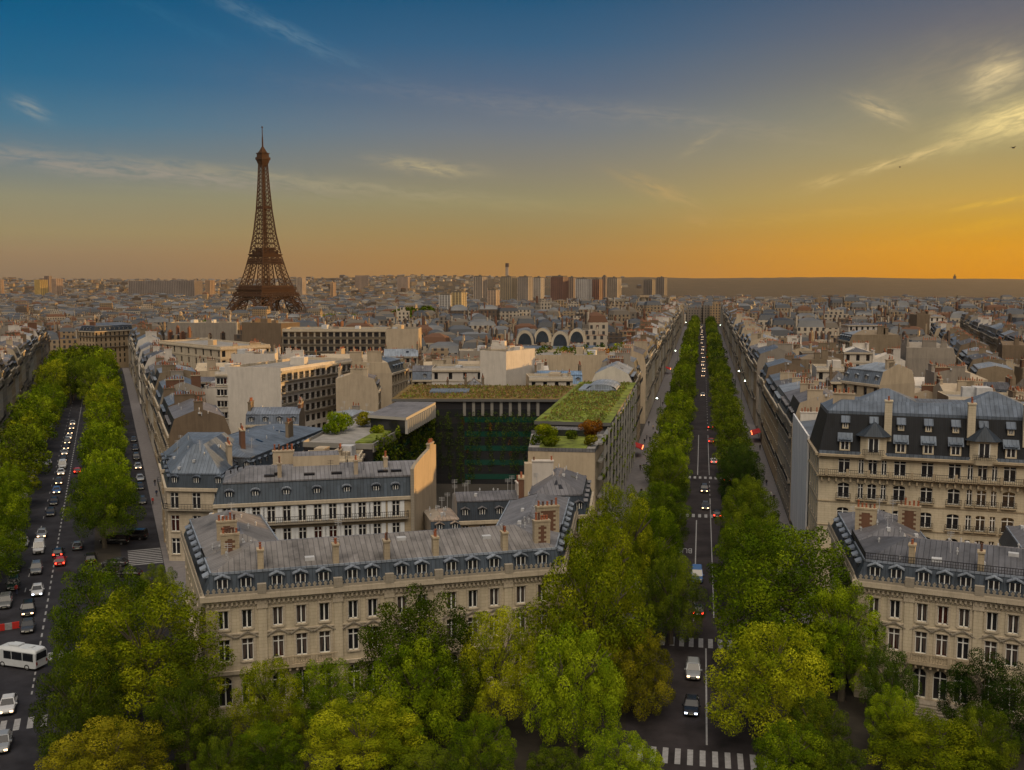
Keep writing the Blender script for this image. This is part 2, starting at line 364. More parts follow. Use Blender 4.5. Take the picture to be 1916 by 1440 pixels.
def raised(fr, s0, s1, p0, p1, name, mat, z=.13, n=20):
    M = strip(fr, s0, s1, p0, p1, z, n)
    for pp, sg in ((p0, 1), (p1, -1)):
        for k in range(n):
            a = s0 + (s1 - s0) * k / n; b = s0 + (s1 - s0) * (k + 1) / n
            A, B = fr(a, pp), fr(b, pp)
            f = [(A[0], A[1], -.1 + H(*A)), (B[0], B[1], -.1 + H(*B)), (B[0], B[1], z + H(*B)), (A[0], A[1], z + H(*A))]
            M.face(f if sg < 0 else f[::-1])
    A, B = fr(s0, p0), fr(s0, p1); M.face([(A[0], A[1], -.1), (B[0], B[1], -.1), (B[0], B[1], z), (A[0], A[1], z)])
    return structure(M.build(name, [mat]))
raised(K, 142, 1085, -18.4, -9.0, 'pavement', PAVE); raised(K, 142, 1085, 12.5, 18.4, 'pavement', PAVE)
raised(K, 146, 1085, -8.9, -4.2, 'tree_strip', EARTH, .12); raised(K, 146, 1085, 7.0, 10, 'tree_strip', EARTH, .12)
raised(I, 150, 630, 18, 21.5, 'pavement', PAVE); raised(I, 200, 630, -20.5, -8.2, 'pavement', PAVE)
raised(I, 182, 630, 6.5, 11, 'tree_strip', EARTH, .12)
# planted pavements of the ring in front of the mansions, between the avenues
def ringpave(a0, a1, r0, r1, name, mat, z=.13):
    M = MB(); n = 24; pt = lambda r, k, zz: (r * math.sin(R(a0 + (a1 - a0) * k / n)), r * math.cos(R(a0 + (a1 - a0) * k / n)), zz)
    for k in range(n):
        M.face([pt(r0, k, z), pt(r0, k + 1, z), pt(r1, k + 1, z), pt(r1, k, z)])
        M.face([pt(r0, k, -.1), pt(r0, k + 1, -.1), pt(r0, k + 1, z), pt(r0, k, z)])
    for kk in (0, n): M.face([pt(r0, kk, -.1), pt(r1, kk, -.1), pt(r1, kk, z), pt(r0, kk, z)])
    structure(M.build(name, [mat]))
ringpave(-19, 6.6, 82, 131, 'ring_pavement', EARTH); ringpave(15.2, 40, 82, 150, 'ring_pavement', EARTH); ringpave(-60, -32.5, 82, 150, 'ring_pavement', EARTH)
# painted markings
def marks(fr, items, name):
    M = MB()
    for (s0, s1, p0, p1) in items:
        q = [fr(s0, p0), fr(s0, p1), fr(s1, p1), fr(s1, p0)]
        M.face([(x, y, .024 + H(x, y)) for x, y in q])
    structure(M.build(name, [PAINT]))
marks(K, [(102.6, 106.2, p - .3, p + .3) for p in [-6.8 + 1.29 * k for k in range(14)]] + [(137.2, 140.8, p - .32, p + .32) for p in [-4.5 + 1.3 * k for k in range(8)]], 'crosswalk_paint')
marks(K, [(214.6, 217.6, p - .3, p + .3) for p in [-3.6, -2.3, -1, .3, 1.6, 2.9, 4.2, 5.5]] + [(257, 260, p - .3, p + .3) for p in (-3.6, -2.3, -1, .3, 1.6, 2.9, 4.2, 5.5)], 'crosswalk_paint')
marks(K, [(107.6, 137.0, 1.28, 1.48), (168, 212, -.42, -.22), (150, 232, 2.5, 2.66), (262, 330, -.42, -.22), (262, 330, 2.5, 2.66)], 'lane_paint')
marks(K, [(148 + 4 * k, 149.6 + 4 * k, -.42, -.26) for k in range(5)] + [(232 + 5 * k, 234 + 5 * k, 2.5, 2.66) for k in range(6)] + [(340 + 8 * k, 343 + 8 * k, 2.5, 2.66) for k in range(60)], 'lane_paint')
marks(I, [(150 + 3.4 * k, 151.7 + 3.4 * k, -.12, .12) for k in range(100)] + [(132 + 2.2 * k, 133.1 + 2.2 * k, -.1, .1) for k in range(8)] + [(150 + 9 * k, 152.4 + 9 * k, -3.7, -3.55) for k in range(35)], 'lane_paint')
marks(I, [(143.2, 146.4, p - .3, p + .3) for p in [-8 + 1.35 * k for k in range(11)]] + [(121.8, 125, p - .32, p + .32) for p in [-13.6 + 1.4 * k for k in range(12)]], 'crosswalk_paint')
marks(I, [(101, 118, -2.3, -2.1)], 'lane_paint')
marks(I, [(187 + 1.25 * k, 187.55 + 1.25 * k, 12.2, 17.9) for k in range(9)], 'crosswalk_paint')
marks(I, [(160 + .9 * k, 160.4 + .9 * k, 13.5, 17.8) for k in range(6)], 'crosswalk_paint')
def text_mesh(s, name):
    c = bpy.data.curves.new(name, 'FONT'); c.body = s; c.size = 1; c.align_x = 'CENTER'; o = bpy.data.objects.new(name, c); COL.objects.link(o)
    bpy.context.view_layer.update(); me = bpy.data.meshes.new_from_object(o.evaluated_get(bpy.context.evaluated_depsgraph_get())); bpy.data.objects.remove(o); return me
me = text_mesh('BUS', 'bus_lettering'); me.materials.clear(); me.materials.append(PAINT)
o = bpy.data.objects.new('bus_lane_lettering', me); COL.objects.link(o); x, y = K(189, -2.2); o.location = (x, y, .026); o.rotation_euler = (0, 0, math.pi - AK); o.scale = (1.5, 5, 1); structure(o)

def hills():
    M = MB(); rs = [3000, 3700, 4600, 5600, 6600, 7700, 8600, 9800]; hf = [0, .12, .32, .55, .77, .94, 1.0, .6]
    prof = [(-60, 521), (0, 522.5), (300, 523.5), (420, 523), (500, 521.5), (620, 520), (680, 517.5), (780, 515.8), (870, 517), (1000, 518.6), (1200, 518.2), (1300, 520.2), (1430, 519.4), (1500, 518.4), (1620, 518.6), (1700, 520.2), (1916, 521.6), (2100, 521)]
    azs = [azel(u, 520)[0] for u, v in prof]; vs = [v for u, v in prof]
    n = 260; g = []
    for k in range(n + 1):
        a = -50 + 100 * k / n; vv = np.interp(a, azs, vs); top = 50 + (520 - vv) / F * 8600 * 1.02; row = []
        for r, h in zip(rs, hf):
            b = (rnd.uniform(-1.4, 1.8) if h >= .93 else 0)
            row.append((r * math.sin(R(a)), r * math.cos(R(a)), -25.5 + (top + 25.5) * h + b))
        g.append(row)
    for k in range(n):
        for j in range(len(rs) - 1): M.face([g[k][j], g[k + 1][j], g[k + 1][j + 1], g[k][j + 1]][::-1])
    m, nt, b = newmat('wooded hills')
    ps = N(nt, 'ShaderNodeNewGeometry').outputs['Position']
    no = N(nt, 'ShaderNodeTexNoise', {'Vector': ps, 'Scale': .011, 'Detail': 8.0, 'Roughness': .75}).outputs['Fac']
    nt.links.new(RAMP(nt, no, [(.40, (.008, .007, .004, 1)), (.55, (.022, .016, .009, 1)), (.66, (.055, .040, .025, 1)), (.76, (.16, .115, .07, 1))]), b.inputs['Base Color']); b.inputs['Roughness'].default_value = 1
    structure(M.build('hills', [m])); return g
HILL = hills()
def hillz(x, y):
    r = math.hypot(x, y); a = math.degrees(math.atan2(x, y)); k = max(0, min(259, int((a + 50) / 100 * 260)))
    row = HILL[k]; rs = [math.hypot(p[0], p[1]) for p in row]
    return float(np.interp(r, rs, [p[2] for p in row]))

# ------------------------------------------------------------------ the iron lattice tower
def iron_tower():
    Y = 1760.0; X = XY(498, Y); zb = -26.0
    T = thing('lattice_tower', 'tall brown iron lattice tower rising over the left rooftops', 'tower', (X, Y, zb))
    rot = R(45 + 5); cr, sr = math.cos(rot), math.sin(rot)
    def W(x, y, z): return (X + x * cr - y * sr, Y + x * sr + y * cr, zb + z)
    zs = [0, 28, 57, 86, 115, 150, 190, 230, 276]; ws = [59, 45, 33, 25.2, 19.0, 13.4, 9.4, 6.9, 4.9]; ls = [26, 21, 15.5, 12.8, 10.6, 9.2, 8.4, 6.9, 4.9]
    wo = lambda z: float(np.interp(z, zs, ws)); lw = lambda z: float(np.interp(z, zs, ls))
    def lattice(M, fn, levels, tc, tb):
        # fn(z) -> 4 corner points of one leg; chords, rings and crosses on each of the four faces
        for a, b in zip(levels[:-1], levels[1:]):
            A, B = fn(a), fn(b)
            for i in range(4):
                j = (i + 1) % 4
                M.bar(A[i], B[i], tc); M.bar(B[i], B[j], tb); M.bar(A[i], B[j], tb); M.bar(A[j], B[i], tb)
    def legfn(sx, sy):
        def fn(z):
            o_ = wo(z); i_ = max(0.0, o_ - lw(z))
            return [W(sx * a, sy * b, z) for a, b in ((o_, o_), (i_, o_), (i_, i_), (o_, i_))]
        return fn
    lev1 = [0, 10, 20, 29, 38, 46, 54]; lev2 = [62, 70, 78, 86, 93, 100, 106, 112]; lev3 = [118]
    while lev3[-1] < 188: lev3.append(lev3[-1] + max(5.0, 8.2 - (lev3[-1] - 118) * .03))
    for sx in (-1, 1):
        for sy in (-1, 1):
            M = MB(); lattice(M, legfn(sx, sy), lev1, 1.7, .85); lattice(M, legfn(sx, sy), lev2, 1.5, .6)
            o_ = wo(0); M.obox(W(sx * (o_ - 13), sy * (o_ - 13), 0)[:2], (cr, sr), 15, 15, zb - 2, zb + 4)
            M.build('leg', [IRONW], T)
    M = MB(); lv = [118.0]
    while lv[-1] < 266: lv.append(lv[-1] + float(np.interp(lv[-1], [118, 180, 266], [8.6, 7.4, 6.0])))
    sh = lambda z: [W(a * wo(z), b * wo(z), z) for a, b in ((1, 1), (-1, 1), (-1, -1), (1, -1))]
    for a, b in zip(lv[:-1], lv[1:]):                     # each face: two columns of crosses either side of its middle post
        A, B = sh(a), sh(b); tc = float(np.interp(a, [118, 266], [2.0, 1.5])); tb = float(np.interp(a, [118, 266], [.85, .62]))
        for i in range(4):
            j = (i + 1) % 4; M.bar(A[i], B[i], tc); M.bar(B[i], B[j], tb); va, vj, wa, wj = Vector(A[i]), Vector(A[j]), Vector(B[i]), Vector(B[j])
            f = .40 if a < 200 else .36
            for p, q in ((0, f), (1 - f, 1)): M.bar(va.lerp(vj, p), wa.lerp(wj, q), tb); M.bar(va.lerp(vj, q), wa.lerp(wj, p), tb)
            for p in (f, 1 - f): M.bar(va.lerp(vj, p), wa.lerp(wj, p), tb * .8)
    for a, b in zip([118, 150, 188, 230, 262], [150, 188, 230, 262, 272]): M.bar(W(0, 0, a), W(0, 0, b), 2.6)
    q = [W(s * 11, t * 11, 0)[:2] for s, t in ((-1, -1), (1, -1), (1, 1), (-1, 1))]; M.prism([W(s * 9.2, t * 9.2, 0)[:2] for s, t in ((-1, -1), (1, -1), (1, 1), (-1, 1))], zb + 193, zb + 196.5, 0, None, True)
    M.build('shaft', [IRONW], T)
    for a in (M,): pass
    def ring(M, half, z0, z1, inner=None):
        q = [W(s * half, t * half, 0)[:2] for s, t in ((-1, -1), (1, -1), (1, 1), (-1, 1))]
        M.prism(q, zb + z0, zb + z1, 0, None, True)
    M = MB(); ring(M, 36.6, 56.4, 58.0); ring(M, 35.2, 52.4, 56.4); ring(M, 33, 58, 63.5)
    for k in range(4):
        c, s_ = [(1, 0), (0, 1), (-1, 0), (0, -1)][k]
        def F2(t, d, z): return W(c * d - s_ * t, s_ * d + c * t, z)
        for z0 in (46.0, 49.4, 52.2): M.bar(F2(-41 + (z0 - 46) * .7, 40.2 - (z0 - 46) * .45, z0), F2(41 - (z0 - 46) * .7, 40.2 - (z0 - 46) * .45, z0), 1.2)
        for i in range(24):
            t = -38 + i * 3.3; M.bar(F2(t, 40.2, 46), F2(t + 1.6, 37.4, 52.4), .7); M.bar(F2(t + 3, 40.2, 46), F2(t + 1.4, 37.4, 52.4), .7)
        for i in range(26): M.bar(F2(-36 + i * 2.88, 36.4, 58), F2(-36 + i * 2.88, 36.4, 60.4), .5)
        M.bar(F2(-36.4, 36.4, 60.4), F2(36.4, 36.4, 60.4), .6)
    M.build('first_platform', [IRONW], T)
    M = MB(); ring(M, 20.6, 115.2, 117); ring(M, 19.4, 111.5, 115.2); ring(M, 15.5, 117, 122); ring(M, 11, 122, 127)
    for k in range(4):
        c, s_ = [(1, 0), (0, 1), (-1, 0), (0, -1)][k]
        def F3(t, d, z): return W(c * d - s_ * t, s_ * d + c * t, z)
        for z0, hw in ((100, 22.5), (104.5, 21.4), (108.5, 20.4)): M.bar(F3(-hw, hw, z0), F3(hw, hw, z0), 1.3)
        for i in range(14): t = -20 + i * 2.9; M.bar(F3(t, 22.4, 100), F3(t + 1.4, 20.2, 109), .7); M.bar(F3(t + 2.8, 22.4, 100), F3(t + 1.4, 20.2, 109), .7)
    M.build('second_platform', [IRONW], T)
    M = MB(); sq = lambda h: [W(s * h, t * h, 0)[:2] for s, t in ((-1, -1), (1, -1), (1, 1), (-1, 1))]
    M.frus(sq(5.0), zb + 264, sq(8.2), zb + 275); M.frus(sq(8.9), zb + 275, sq(8.9), zb + 279); M.frus(sq(7.4), zb + 279, sq(7), zb + 285); M.frus(sq(8.2), zb + 285, sq(8.2), zb + 286.2)
    M.frus(sq(5.5), zb + 286.2, sq(3.4), zb + 291.5); M.frus(sq(3.2), zb + 291.5, sq(1.6), zb + 296)
    M.bar(W(-9.8, 0, 287), W(9.8, 0, 287), .9); M.bar(W(0, -9.8, 287), W(0, 9.8, 287), .9)
    M.build('summit_cabin', [IRONW], T)
    M = MB(); c = W(0, 0, 0)[:2]; M.cyl(c, 1.5, zb + 295, zb + 313, 8, 0, 1.1); M.cyl(c, .75, zb + 313, zb + 329, 6, 0, .6); M.cyl(c, 1.5, zb + 328, zb + 330, 6)
    M.build('antenna', [IRONW], T)
    for k in range(4):                                     # the decorative arch under each side
        c, s_ = [(1, 0), (0, 1), (-1, 0), (0, -1)][k]; M = MB(); n = 22; pr = None
        for i in range(n + 1):
            a = math.pi * i / n; row = []
            for rr, dz in ((35.5, 0), (39.5, 1.2)):
                t = -rr * math.cos(a); z = 8 + rr * math.sin(a) * .93 + dz; d = wo(min(z, 54)) - .5
                row.append(W(c * d - s_ * t, s_ * d + c * t, z))
            if pr:
                M.bar(pr[0], row[0], 1.3); M.bar(pr[1], row[1], 1.3); M.bar(pr[0], row[1], .8); M.bar(pr[1], row[0], .8)
            M.bar(row[0], row[1], .8); pr = row
        M.build('arch', [IRONW], T)
iron_tower()

# ------------------------------------------------------------------ polygons
def inset(poly, ds):
    n = len(poly); L = []
    for i in range(n):
        a, b = poly[i], poly[(i + 1) % n]; dx, dy = b[0] - a[0], b[1] - a[1]; l = math.hypot(dx, dy); nx, ny = -dy / l, dx / l
        L.append(((a[0] + nx * ds[i], a[1] + ny * ds[i]), (dx / l, dy / l)))
    out = []
    for i in range(n):
        (p, d), (q, e) = L[i - 1], L[i]; den = d[0] * e[1] - d[1] * e[0]
        if abs(den) < 1e-6: out.append(q); continue
        t = ((q[0] - p[0]) * e[1] - (q[1] - p[1]) * e[0]) / den; out.append((p[0] + d[0] * t, p[1] + d[1] * t))
    return out
OCC = []
def sat(A, B):
    for P_, Q in ((A, B), (B, A)):
        for i in range(len(P_)):
            a, b = P_[i], P_[(i + 1) % len(P_)]; nx, ny = b[1] - a[1], a[0] - b[0]
            if max(nx * (p[0] - a[0]) + ny * (p[1] - a[1]) for p in P_) <= min(nx * (p[0] - a[0]) + ny * (p[1] - a[1]) for p in Q) + 1e-9: return False
            if min(nx * (p[0] - a[0]) + ny * (p[1] - a[1]) for p in P_) >= max(nx * (p[0] - a[0]) + ny * (p[1] - a[1]) for p in Q) - 1e-9: return False
    return True
def centroid(q): return (sum(p[0] for p in q) / len(q), sum(p[1] for p in q) / len(q))
def occupied(q):
    c = centroid(q); r = max(math.hypot(p[0] - c[0], p[1] - c[1]) for p in q)
    for (cc, rr, pp) in OCC:
        if math.hypot(c[0] - cc[0], c[1] - cc[1]) < r + rr and sat(q, pp): return True
    return False
def occupy(q):
    c = centroid(q); OCC.append((c, max(math.hypot(p[0] - c[0], p[1] - c[1]) for p in q), q))
def faces_cam(a, b, lim=.02):
    d = (b[0] - a[0], b[1] - a[1]); n = (d[1], -d[0]); m = ((a[0] + b[0]) / 2, (a[1] + b[1]) / 2); l = math.hypot(*n) * math.hypot(*m)
    return (-(n[0] * m[0] + n[1] * m[1]) / l) > lim

def clutter(M, q0, z1, q2, zr, n, mat):
    """vent pipes, cowls and aerials on a sloping roof between outline q0 and ridge outline q2"""
    m = len(q0)
    for k in range(n):
        i = rnd.randrange(m); j = (i + 1) % m; t = rnd.uniform(.1, .9); s = rnd.uniform(.15, .95)
        p = Vector((*q0[i], z1)).lerp(Vector((*q0[j], z1)), t).lerp(Vector((*q2[i], zr)).lerp(Vector((*q2[j], zr)), t), s); q = rnd.random()
        if q < .6: M.cyl((p.x, p.y), .09, p.z - .1, p.z + rnd.uniform(.35, .8), 6, mat); M.cyl((p.x, p.y), .15, p.z + .3, p.z + .42, 6, mat)
        elif q < .8: M.obox((p.x, p.y), DK, .3, .22, p.z - .1, p.z + .35, mat)
        else:
            h = rnd.uniform(1.6, 3); M.bar((p.x, p.y, p.z - .1), (p.x, p.y, p.z + h), .05, mat)
            for e in range(3): M.bar((p.x - .45, p.y, p.z + h - .12 - e * .22), (p.x + .45, p.y + .1, p.z + h - .12 - e * .22), .035, mat)
# ------------------------------------------------------------------ windows and facades
WCACHE = {}
def window_mesh(w_, h, typ):
    k = (round(w_, 2), round(h, 2), typ)
    if k in WCACHE: return WCACHE[k]
    G = MB(); g = GLASSR if typ.endswith('red') else (LIT if typ.endswith('lit') else GLASS)
    arch = typ.startswith('arch'); hw = w_ / 2
    if arch:
        r = hw if 'round' in typ else hw * 1.25; z0 = h - (hw if 'round' in typ else hw * .35); pts = [(-hw, 0, 0), (hw, 0, 0), (hw, 0, z0)]
        for i in range(1, 8):
            a = math.pi * i / 8; pts.append((hw * math.cos(a), 0, z0 + (h - z0) * math.sin(a)))
        pts.append((-hw, 0, z0)); G.face(pts, 0)
    else: G.face([(-hw, 0, 0), (hw, 0, 0), (hw, 0, h), (-hw, 0, h)], 0)
    Fm = MB(); t = .075
    def bx(x0, x1, z0, z1, y0=-.07, y1=-.002):
        Fm.face([(x0, y0, z0), (x1, y0, z0), (x1, y0, z1), (x0, y0, z1)]); Fm.face([(x0, y0, z1), (x1, y0, z1), (x1, y1, z1), (x0, y1, z1)])
        Fm.face([(x1, y0, z0), (x1, y1, z0), (x1, y1, z1), (x1, y0, z1)]); Fm.face([(x0, y1, z0), (x0, y0, z0), (x0, y0, z1), (x0, y1, z1)])
    e = hw - t
    bx(-t, t, 0, h - (.05 if not arch else .12)); bx(-hw, -e, 0, h * .98 if not arch else h - hw * .6); bx(e, hw, 0, h * .98 if not arch else h - hw * .6); bx(-hw, hw, 0, .09)
    if not arch: bx(-hw, hw, h - .09, h)
    if h > 2.2: bx(-e, e, h * .72, h * .72 + .1, -.078)
    C = None
    if typ.startswith('case') and not typ.endswith('lit'):
        C = MB()
        for s in (-1, 1): C.face([(s * e, -.004, h * .1), (s * e * .55, -.004, h * .1), (s * e * .12, -.004, h * .95), (s * e, -.004, h * .95)] if s > 0 else [(s * e * .55, -.004, h * .1), (s * e, -.004, h * .1), (s * e, -.004, h * .95), (s * e * .12, -.004, h * .95)])
    r_ = (G.mesh('pane', [g]), Fm.mesh('frame', [FRAME]), (lambda: None)())
    both = MB(); both.v = list(G.v); both.f = list(G.f); both.m = list(G.m); both.uv = list(G.uv); off = len(both.v)
    both.v += Fm.v; both.f += [tuple(i + off for i in f) for f in Fm.f]; both.m += [1] * len(Fm.f); both.uv += Fm.uv
    r_ = (r_[0], r_[1], both.mesh('window', [g, FRAME]), C.mesh('curtain', [plain('curtain', (.06, .045, .04), .9)]) if C else None)
    WCACHE[k] = r_; return r_
def facade(M, a, b, z0, z1, rows, recess=.24, bake=True, wall=0, glass=1, sill=None):
    """wall with real openings from a to b; rows = [(z, h, w, type, [centres])]; returns the window places"""
    L = math.hypot(b[0] - a[0], b[1] - a[1]); d = ((b[0] - a[0]) / L, (b[1] - a[1]) / L); inn = (-d[1], d[0])
    pt = lambda t, z, k=0.0: (a[0] + d[0] * t + inn[0] * k, a[1] + d[1] * t + inn[1] * k, z)
    def quad(t0, t1, za, zc): M.face([pt(t0, za), pt(t1, za), pt(t1, zc), pt(t0, zc)], wall, [(t0, za), (t1, za), (t1, zc), (t0, zc)])
    out = []; z = z0
    for (wz, h, w_, typ, cs) in sorted(rows, key=lambda r: r[0]):
        cs = [c for c in cs if w_ / 2 + .05 < c < L - w_ / 2 - .05]
        if not cs: continue
        if wz > z + .01: quad(0, L, z, wz)
        t = 0
        for c in cs:
            l_, r_ = c - w_ / 2, c + w_ / 2
            quad(t, l_, wz, wz + h); t = r_; k = recess
            M.face([pt(l_, wz), pt(l_, wz, k), pt(l_, wz + h, k), pt(l_, wz + h)], wall); M.face([pt(r_, wz, k), pt(r_, wz), pt(r_, wz + h), pt(r_, wz + h, k)], wall)
            M.face([pt(l_, wz), pt(r_, wz), pt(r_, wz, k), pt(l_, wz, k)], wall); M.face([pt(l_, wz + h, k), pt(r_, wz + h, k), pt(r_, wz + h), pt(l_, wz + h)], wall)
            if typ.startswith('arch'):
                hw = w_ / 2; zz = h - (hw if 'round' in typ else hw * .35); prev = (r_, wz + zz)
                for i in range(1, 9):
                    an = math.pi * i / 8; cur = (c + hw * math.cos(an), wz + zz + (h - zz) * math.sin(an))
                    M.face([pt(prev[0], prev[1], .03), pt(prev[0], wz + h, .03), pt(cur[0], wz + h, .03), pt(cur[0], cur[1], .03)][::-1], wall); prev = cur
            if bake: M.face([pt(l_, wz, k), pt(r_, wz, k), pt(r_, wz + h, k), pt(l_, wz + h, k)], glass)
            if sill is not None:
                q = [pt(l_ - .12, 0, -.14)[:2], pt(r_ + .12, 0, -.14)[:2], pt(r_ + .12, 0, .02)[:2], pt(l_ - .12, 0, .02)[:2]]; M.prism(q, wz - .16, wz - .003, sill, None, True)
            out.append((c, wz, h, w_, typ, pt(c, wz, k - .01), math.atan2(d[1], d[0])))
        quad(t, L, wz, wz + h); z = wz + h
    if z1 > z + .01: quad(0, L, z, z1)
    return out
def band(M, a, b, z0, z1, proud, mat, e0=0.0, e1=0.0):
    L = math.hypot(b[0] - a[0], b[1] - a[1]); d = ((b[0] - a[0]) / L, (b[1] - a[1]) / L); n = (d[1], -d[0])
    A = (a[0] - d[0] * e0, a[1] - d[1] * e0); B = (b[0] + d[0] * e1, b[1] + d[1] * e1)
    M.prism([(A[0] + n[0] * proud, A[1] + n[1] * proud), (B[0] + n[0] * proud, B[1] + n[1] * proud), (B[0] - n[0] * .004, B[1] - n[1] * .004), (A[0] - n[0] * .004, A[1] - n[1] * .004)], z0, z1, mat, None, True)
def place_windows(T, places, near, limit=100, red=0.0, lit=0.02, curtains=False):
    L = T.location
    for i, (c, z, h, w_, typ, p, rz) in enumerate(places[:limit]):
        q = rnd.random(); t = typ + ('red' if q < red else ('lit' if q > 1 - lit else ''))
        pane, fr, both, cur = window_mesh(w_, h, t); loc = (p[0] - L[0], p[1] - L[1], p[2] - L[2])
        if near == 2:
            o = put('window', pane, T, loc, rz); f = put('frame', fr, o)
            if curtains and cur and rnd.random() < .6: put('curtain', cur, o)
        else: put('window', both, T, loc, rz)
def rail(M, a, b, z, hgt, mat, step=.5, out=0.0):
    """iron railing: rails and uprights"""
    L = math.hypot(b[0] - a[0], b[1] - a[1])
    if L < .2: return
    for zz, t in ((z + hgt, .07), (z + hgt * .55, .04), (z + .08, .05)): M.bar((a[0], a[1], zz), (b[0], b[1], zz), t, mat)
    n = max(1, int(L / step))
    for i in range(n + 1):
        x = a[0] + (b[0] - a[0]) * i / n; y = a[1] + (b[1] - a[1]) * i / n; M.bar((x, y, z), (x, y, z + hgt), .04, mat)
def balcony(T, a, b, z, proud=.75, step=.5, name='balcony'):
    M = MB(); band(M, a, b, z - .22, z, proud, 0)
    L = math.hypot(b[0] - a[0], b[1] - a[1]); d = ((b[0] - a[0]) / L, (b[1] - a[1]) / L); n = (d[1] * (proud - .06), -d[0] * (proud - .06))
    A = (a[0] + n[0], a[1] + n[1]); B = (b[0] + n[0], b[1] + n[1])
    rail(M, A, B, z, .95, 1, step); rail(M, a, A, z, .95, 1, step); rail(M, b, B, z, .95, 1, step)
    return M.build(name, [STONE[2], IRON], T)
PMESH = {}
def pot_mesh(kind):
    if kind in PMESH: return PMESH[kind]
    M = MB(); M.cyl((0, 0), .15, 0, .62, 8, 0, .11); M.cyl((0, 0), .16, .55, .66, 8)
    PMESH[kind] = M.mesh('chimney_pot', [POT if kind else POTD]); return PMESH[kind]
def chimney(T, c, d, hx, hy, z0, z1, mat, near, npots=None, quoin=False):
    M = MB(); M.obox(c, d, hx, hy, z0, z1, 0); M.obox(c, d, hx + .09, hy + .09, z1, z1 + .22, 1, True)
    if quoin: M.obox(c, d, hx + .03, hy + .03, z1 - .42, z1 - .004, 1)
    n = npots or max(2, int(hx * 2 / .55)); spots = []
    for i in range(n):
        t = -hx + .3 + (2 * hx - .6) * (i / (n - 1) if n > 1 else .5); spots.append((c[0] + d[0] * t, c[1] + d[1] * t))
    if quoin:
        for s in (-1, 1):
            for k in range(int((z1 - z0) / .3)):
                hh = .5 if k % 2 else .8; cc = (c[0] + d[0] * s * (hx - hh / 2 + .02), c[1] + d[1] * s * (hx - hh / 2 + .02)); M.obox(cc, d, hh / 2, hy + .02, z0 + k * .3, z0 + k * .3 + .292, 1)
    if not near:
        for s in spots:
            if rnd.random() < .85: M.cyl(s, .15, z1 + .22, z1 + .22 + rnd.choice((.5, .7, .95)), 5, 2 if rnd.random() < .7 else 3, .12)
    o = M.build('chimney', [mat, STONE[0] if mat is BRICK else mat, POT, POTD], T)
    if near:
        L = T.location
        for s in spots: put('chimney_pot', pot_mesh(rnd.random() < .7), o, (s[0] - L[0], s[1] - L[1], z1 + .22 - L[2]), scale=(1, 1, rnd.choice((.8, 1, 1.4))))
    return o

# ------------------------------------------------------------------ buildings
def dormer(M, p, d, z, w_, h, depth, style, wall=0, cap=1, glass=2, fr=3):
    """dormer whose front stands at p (on the slope), facing outward; d = direction along the wall"""
    n = (d[1], -d[0]); hw = w_ / 2
    q = lambda t, k: (p[0] + d[0] * t - n[0] * k, p[1] + d[1] * t - n[1] * k)
    def f(pts, m): M.face([(q(t, k)[0], q(t, k)[1], z + zz) for t, k, zz in pts], m)
    gx = hw - .17; g0 = .22; g1 = h - .16
    f([(-hw, 0, 0), (-gx, 0, 0), (-gx, 0, h), (-hw, 0, h)], wall); f([(gx, 0, 0), (hw, 0, 0), (hw, 0, h), (gx, 0, h)], wall)
    f([(-gx, 0, 0), (gx, 0, 0), (gx, 0, g0), (-gx, 0, g0)], wall); f([(-gx, 0, g1), (gx, 0, g1), (gx, 0, h), (-gx, 0, h)], wall)
    f([(-gx, .1, g0), (gx, .1, g0), (gx, .1, g1), (-gx, .1, g1)], glass)
    for a, b in ((-gx, -gx + .08), (-.06, .06), (gx - .08, gx)): f([(a, .05, g0), (b, .05, g0), (b, .05, g1), (a, .05, g1)], fr)
    f([(-hw, depth, 0), (-hw, 0, 0), (-hw, 0, h), (-hw, depth, h)], wall); f([(hw, 0, 0), (hw, depth, 0), (hw, depth, h), (hw, 0, h)], wall)
    o = hw + .16
    if style == 'gable':
        r = h + w_ * .26
        for s in (-1, 1):
            pts = [(s * o, -.18, h - .04), (0, -.18, r), (0, depth, r), (s * o, depth, h - .04)]; f(pts if s < 0 else pts[::-1], cap)
            pts = [(s * o, -.18, h - .16), (s * o, -.18, h - .04), (0, -.18, r), (0, -.18, r - .14)]; f(pts if s < 0 else pts[::-1], cap)
        f([(-o, -.02, h), (o, -.02, h), (0, -.02, r - .05)], wall)
    elif style == 'shed':
        f([(-o, -.3, h - .05), (o, -.3, h - .05), (o, depth, h + .5), (-o, depth, h + .5)], cap); f([(-o, -.3, h - .15), (o, -.3, h - .15), (o, -.3, h - .05), (-o, -.3, h - .05)], cap)
        for s in (-1, 1): f([(s * o, -.3, h - .1), (s * o, depth, h - .1), (s * o, depth, h + .5)], cap)
    else:
        prev = None
        for i in range(9):
            a = math.pi * i / 8; cur = (-o * math.cos(a), h - .08 + o * .55 * math.sin(a))
            if prev:
                f([(prev[0], -.16, prev[1]), (cur[0], -.16, cur[1]), (cur[0], depth, cur[1]), (prev[0], depth, prev[1])], cap)
                f([(prev[0] * .86, -.16, (prev[1] - h) * .8 + h - .1), (cur[0] * .86, -.16, (cur[1] - h) * .8 + h - .1), (cur[0], -.16, cur[1]), (prev[0], -.16, prev[1])], cap)
            prev = cur
        f([(-hw, -.01, h - .08)] + [(-hw * math.cos(math.pi * i / 8), -.01, h - .08 + hw * .5 * math.sin(math.pi * i / 8)) for i in range(1, 8)] + [(hw, -.01, h - .08)], wall)
def centres(L, sp=2.9, margin=1.3):
    n = max(1, int(round((L - 2 * margin) / sp)) + 1)
    if L < 2.6: return []
    return [margin + (L - 2 * margin) * i / (n - 1) for i in range(n)] if n > 1 else [L / 2]
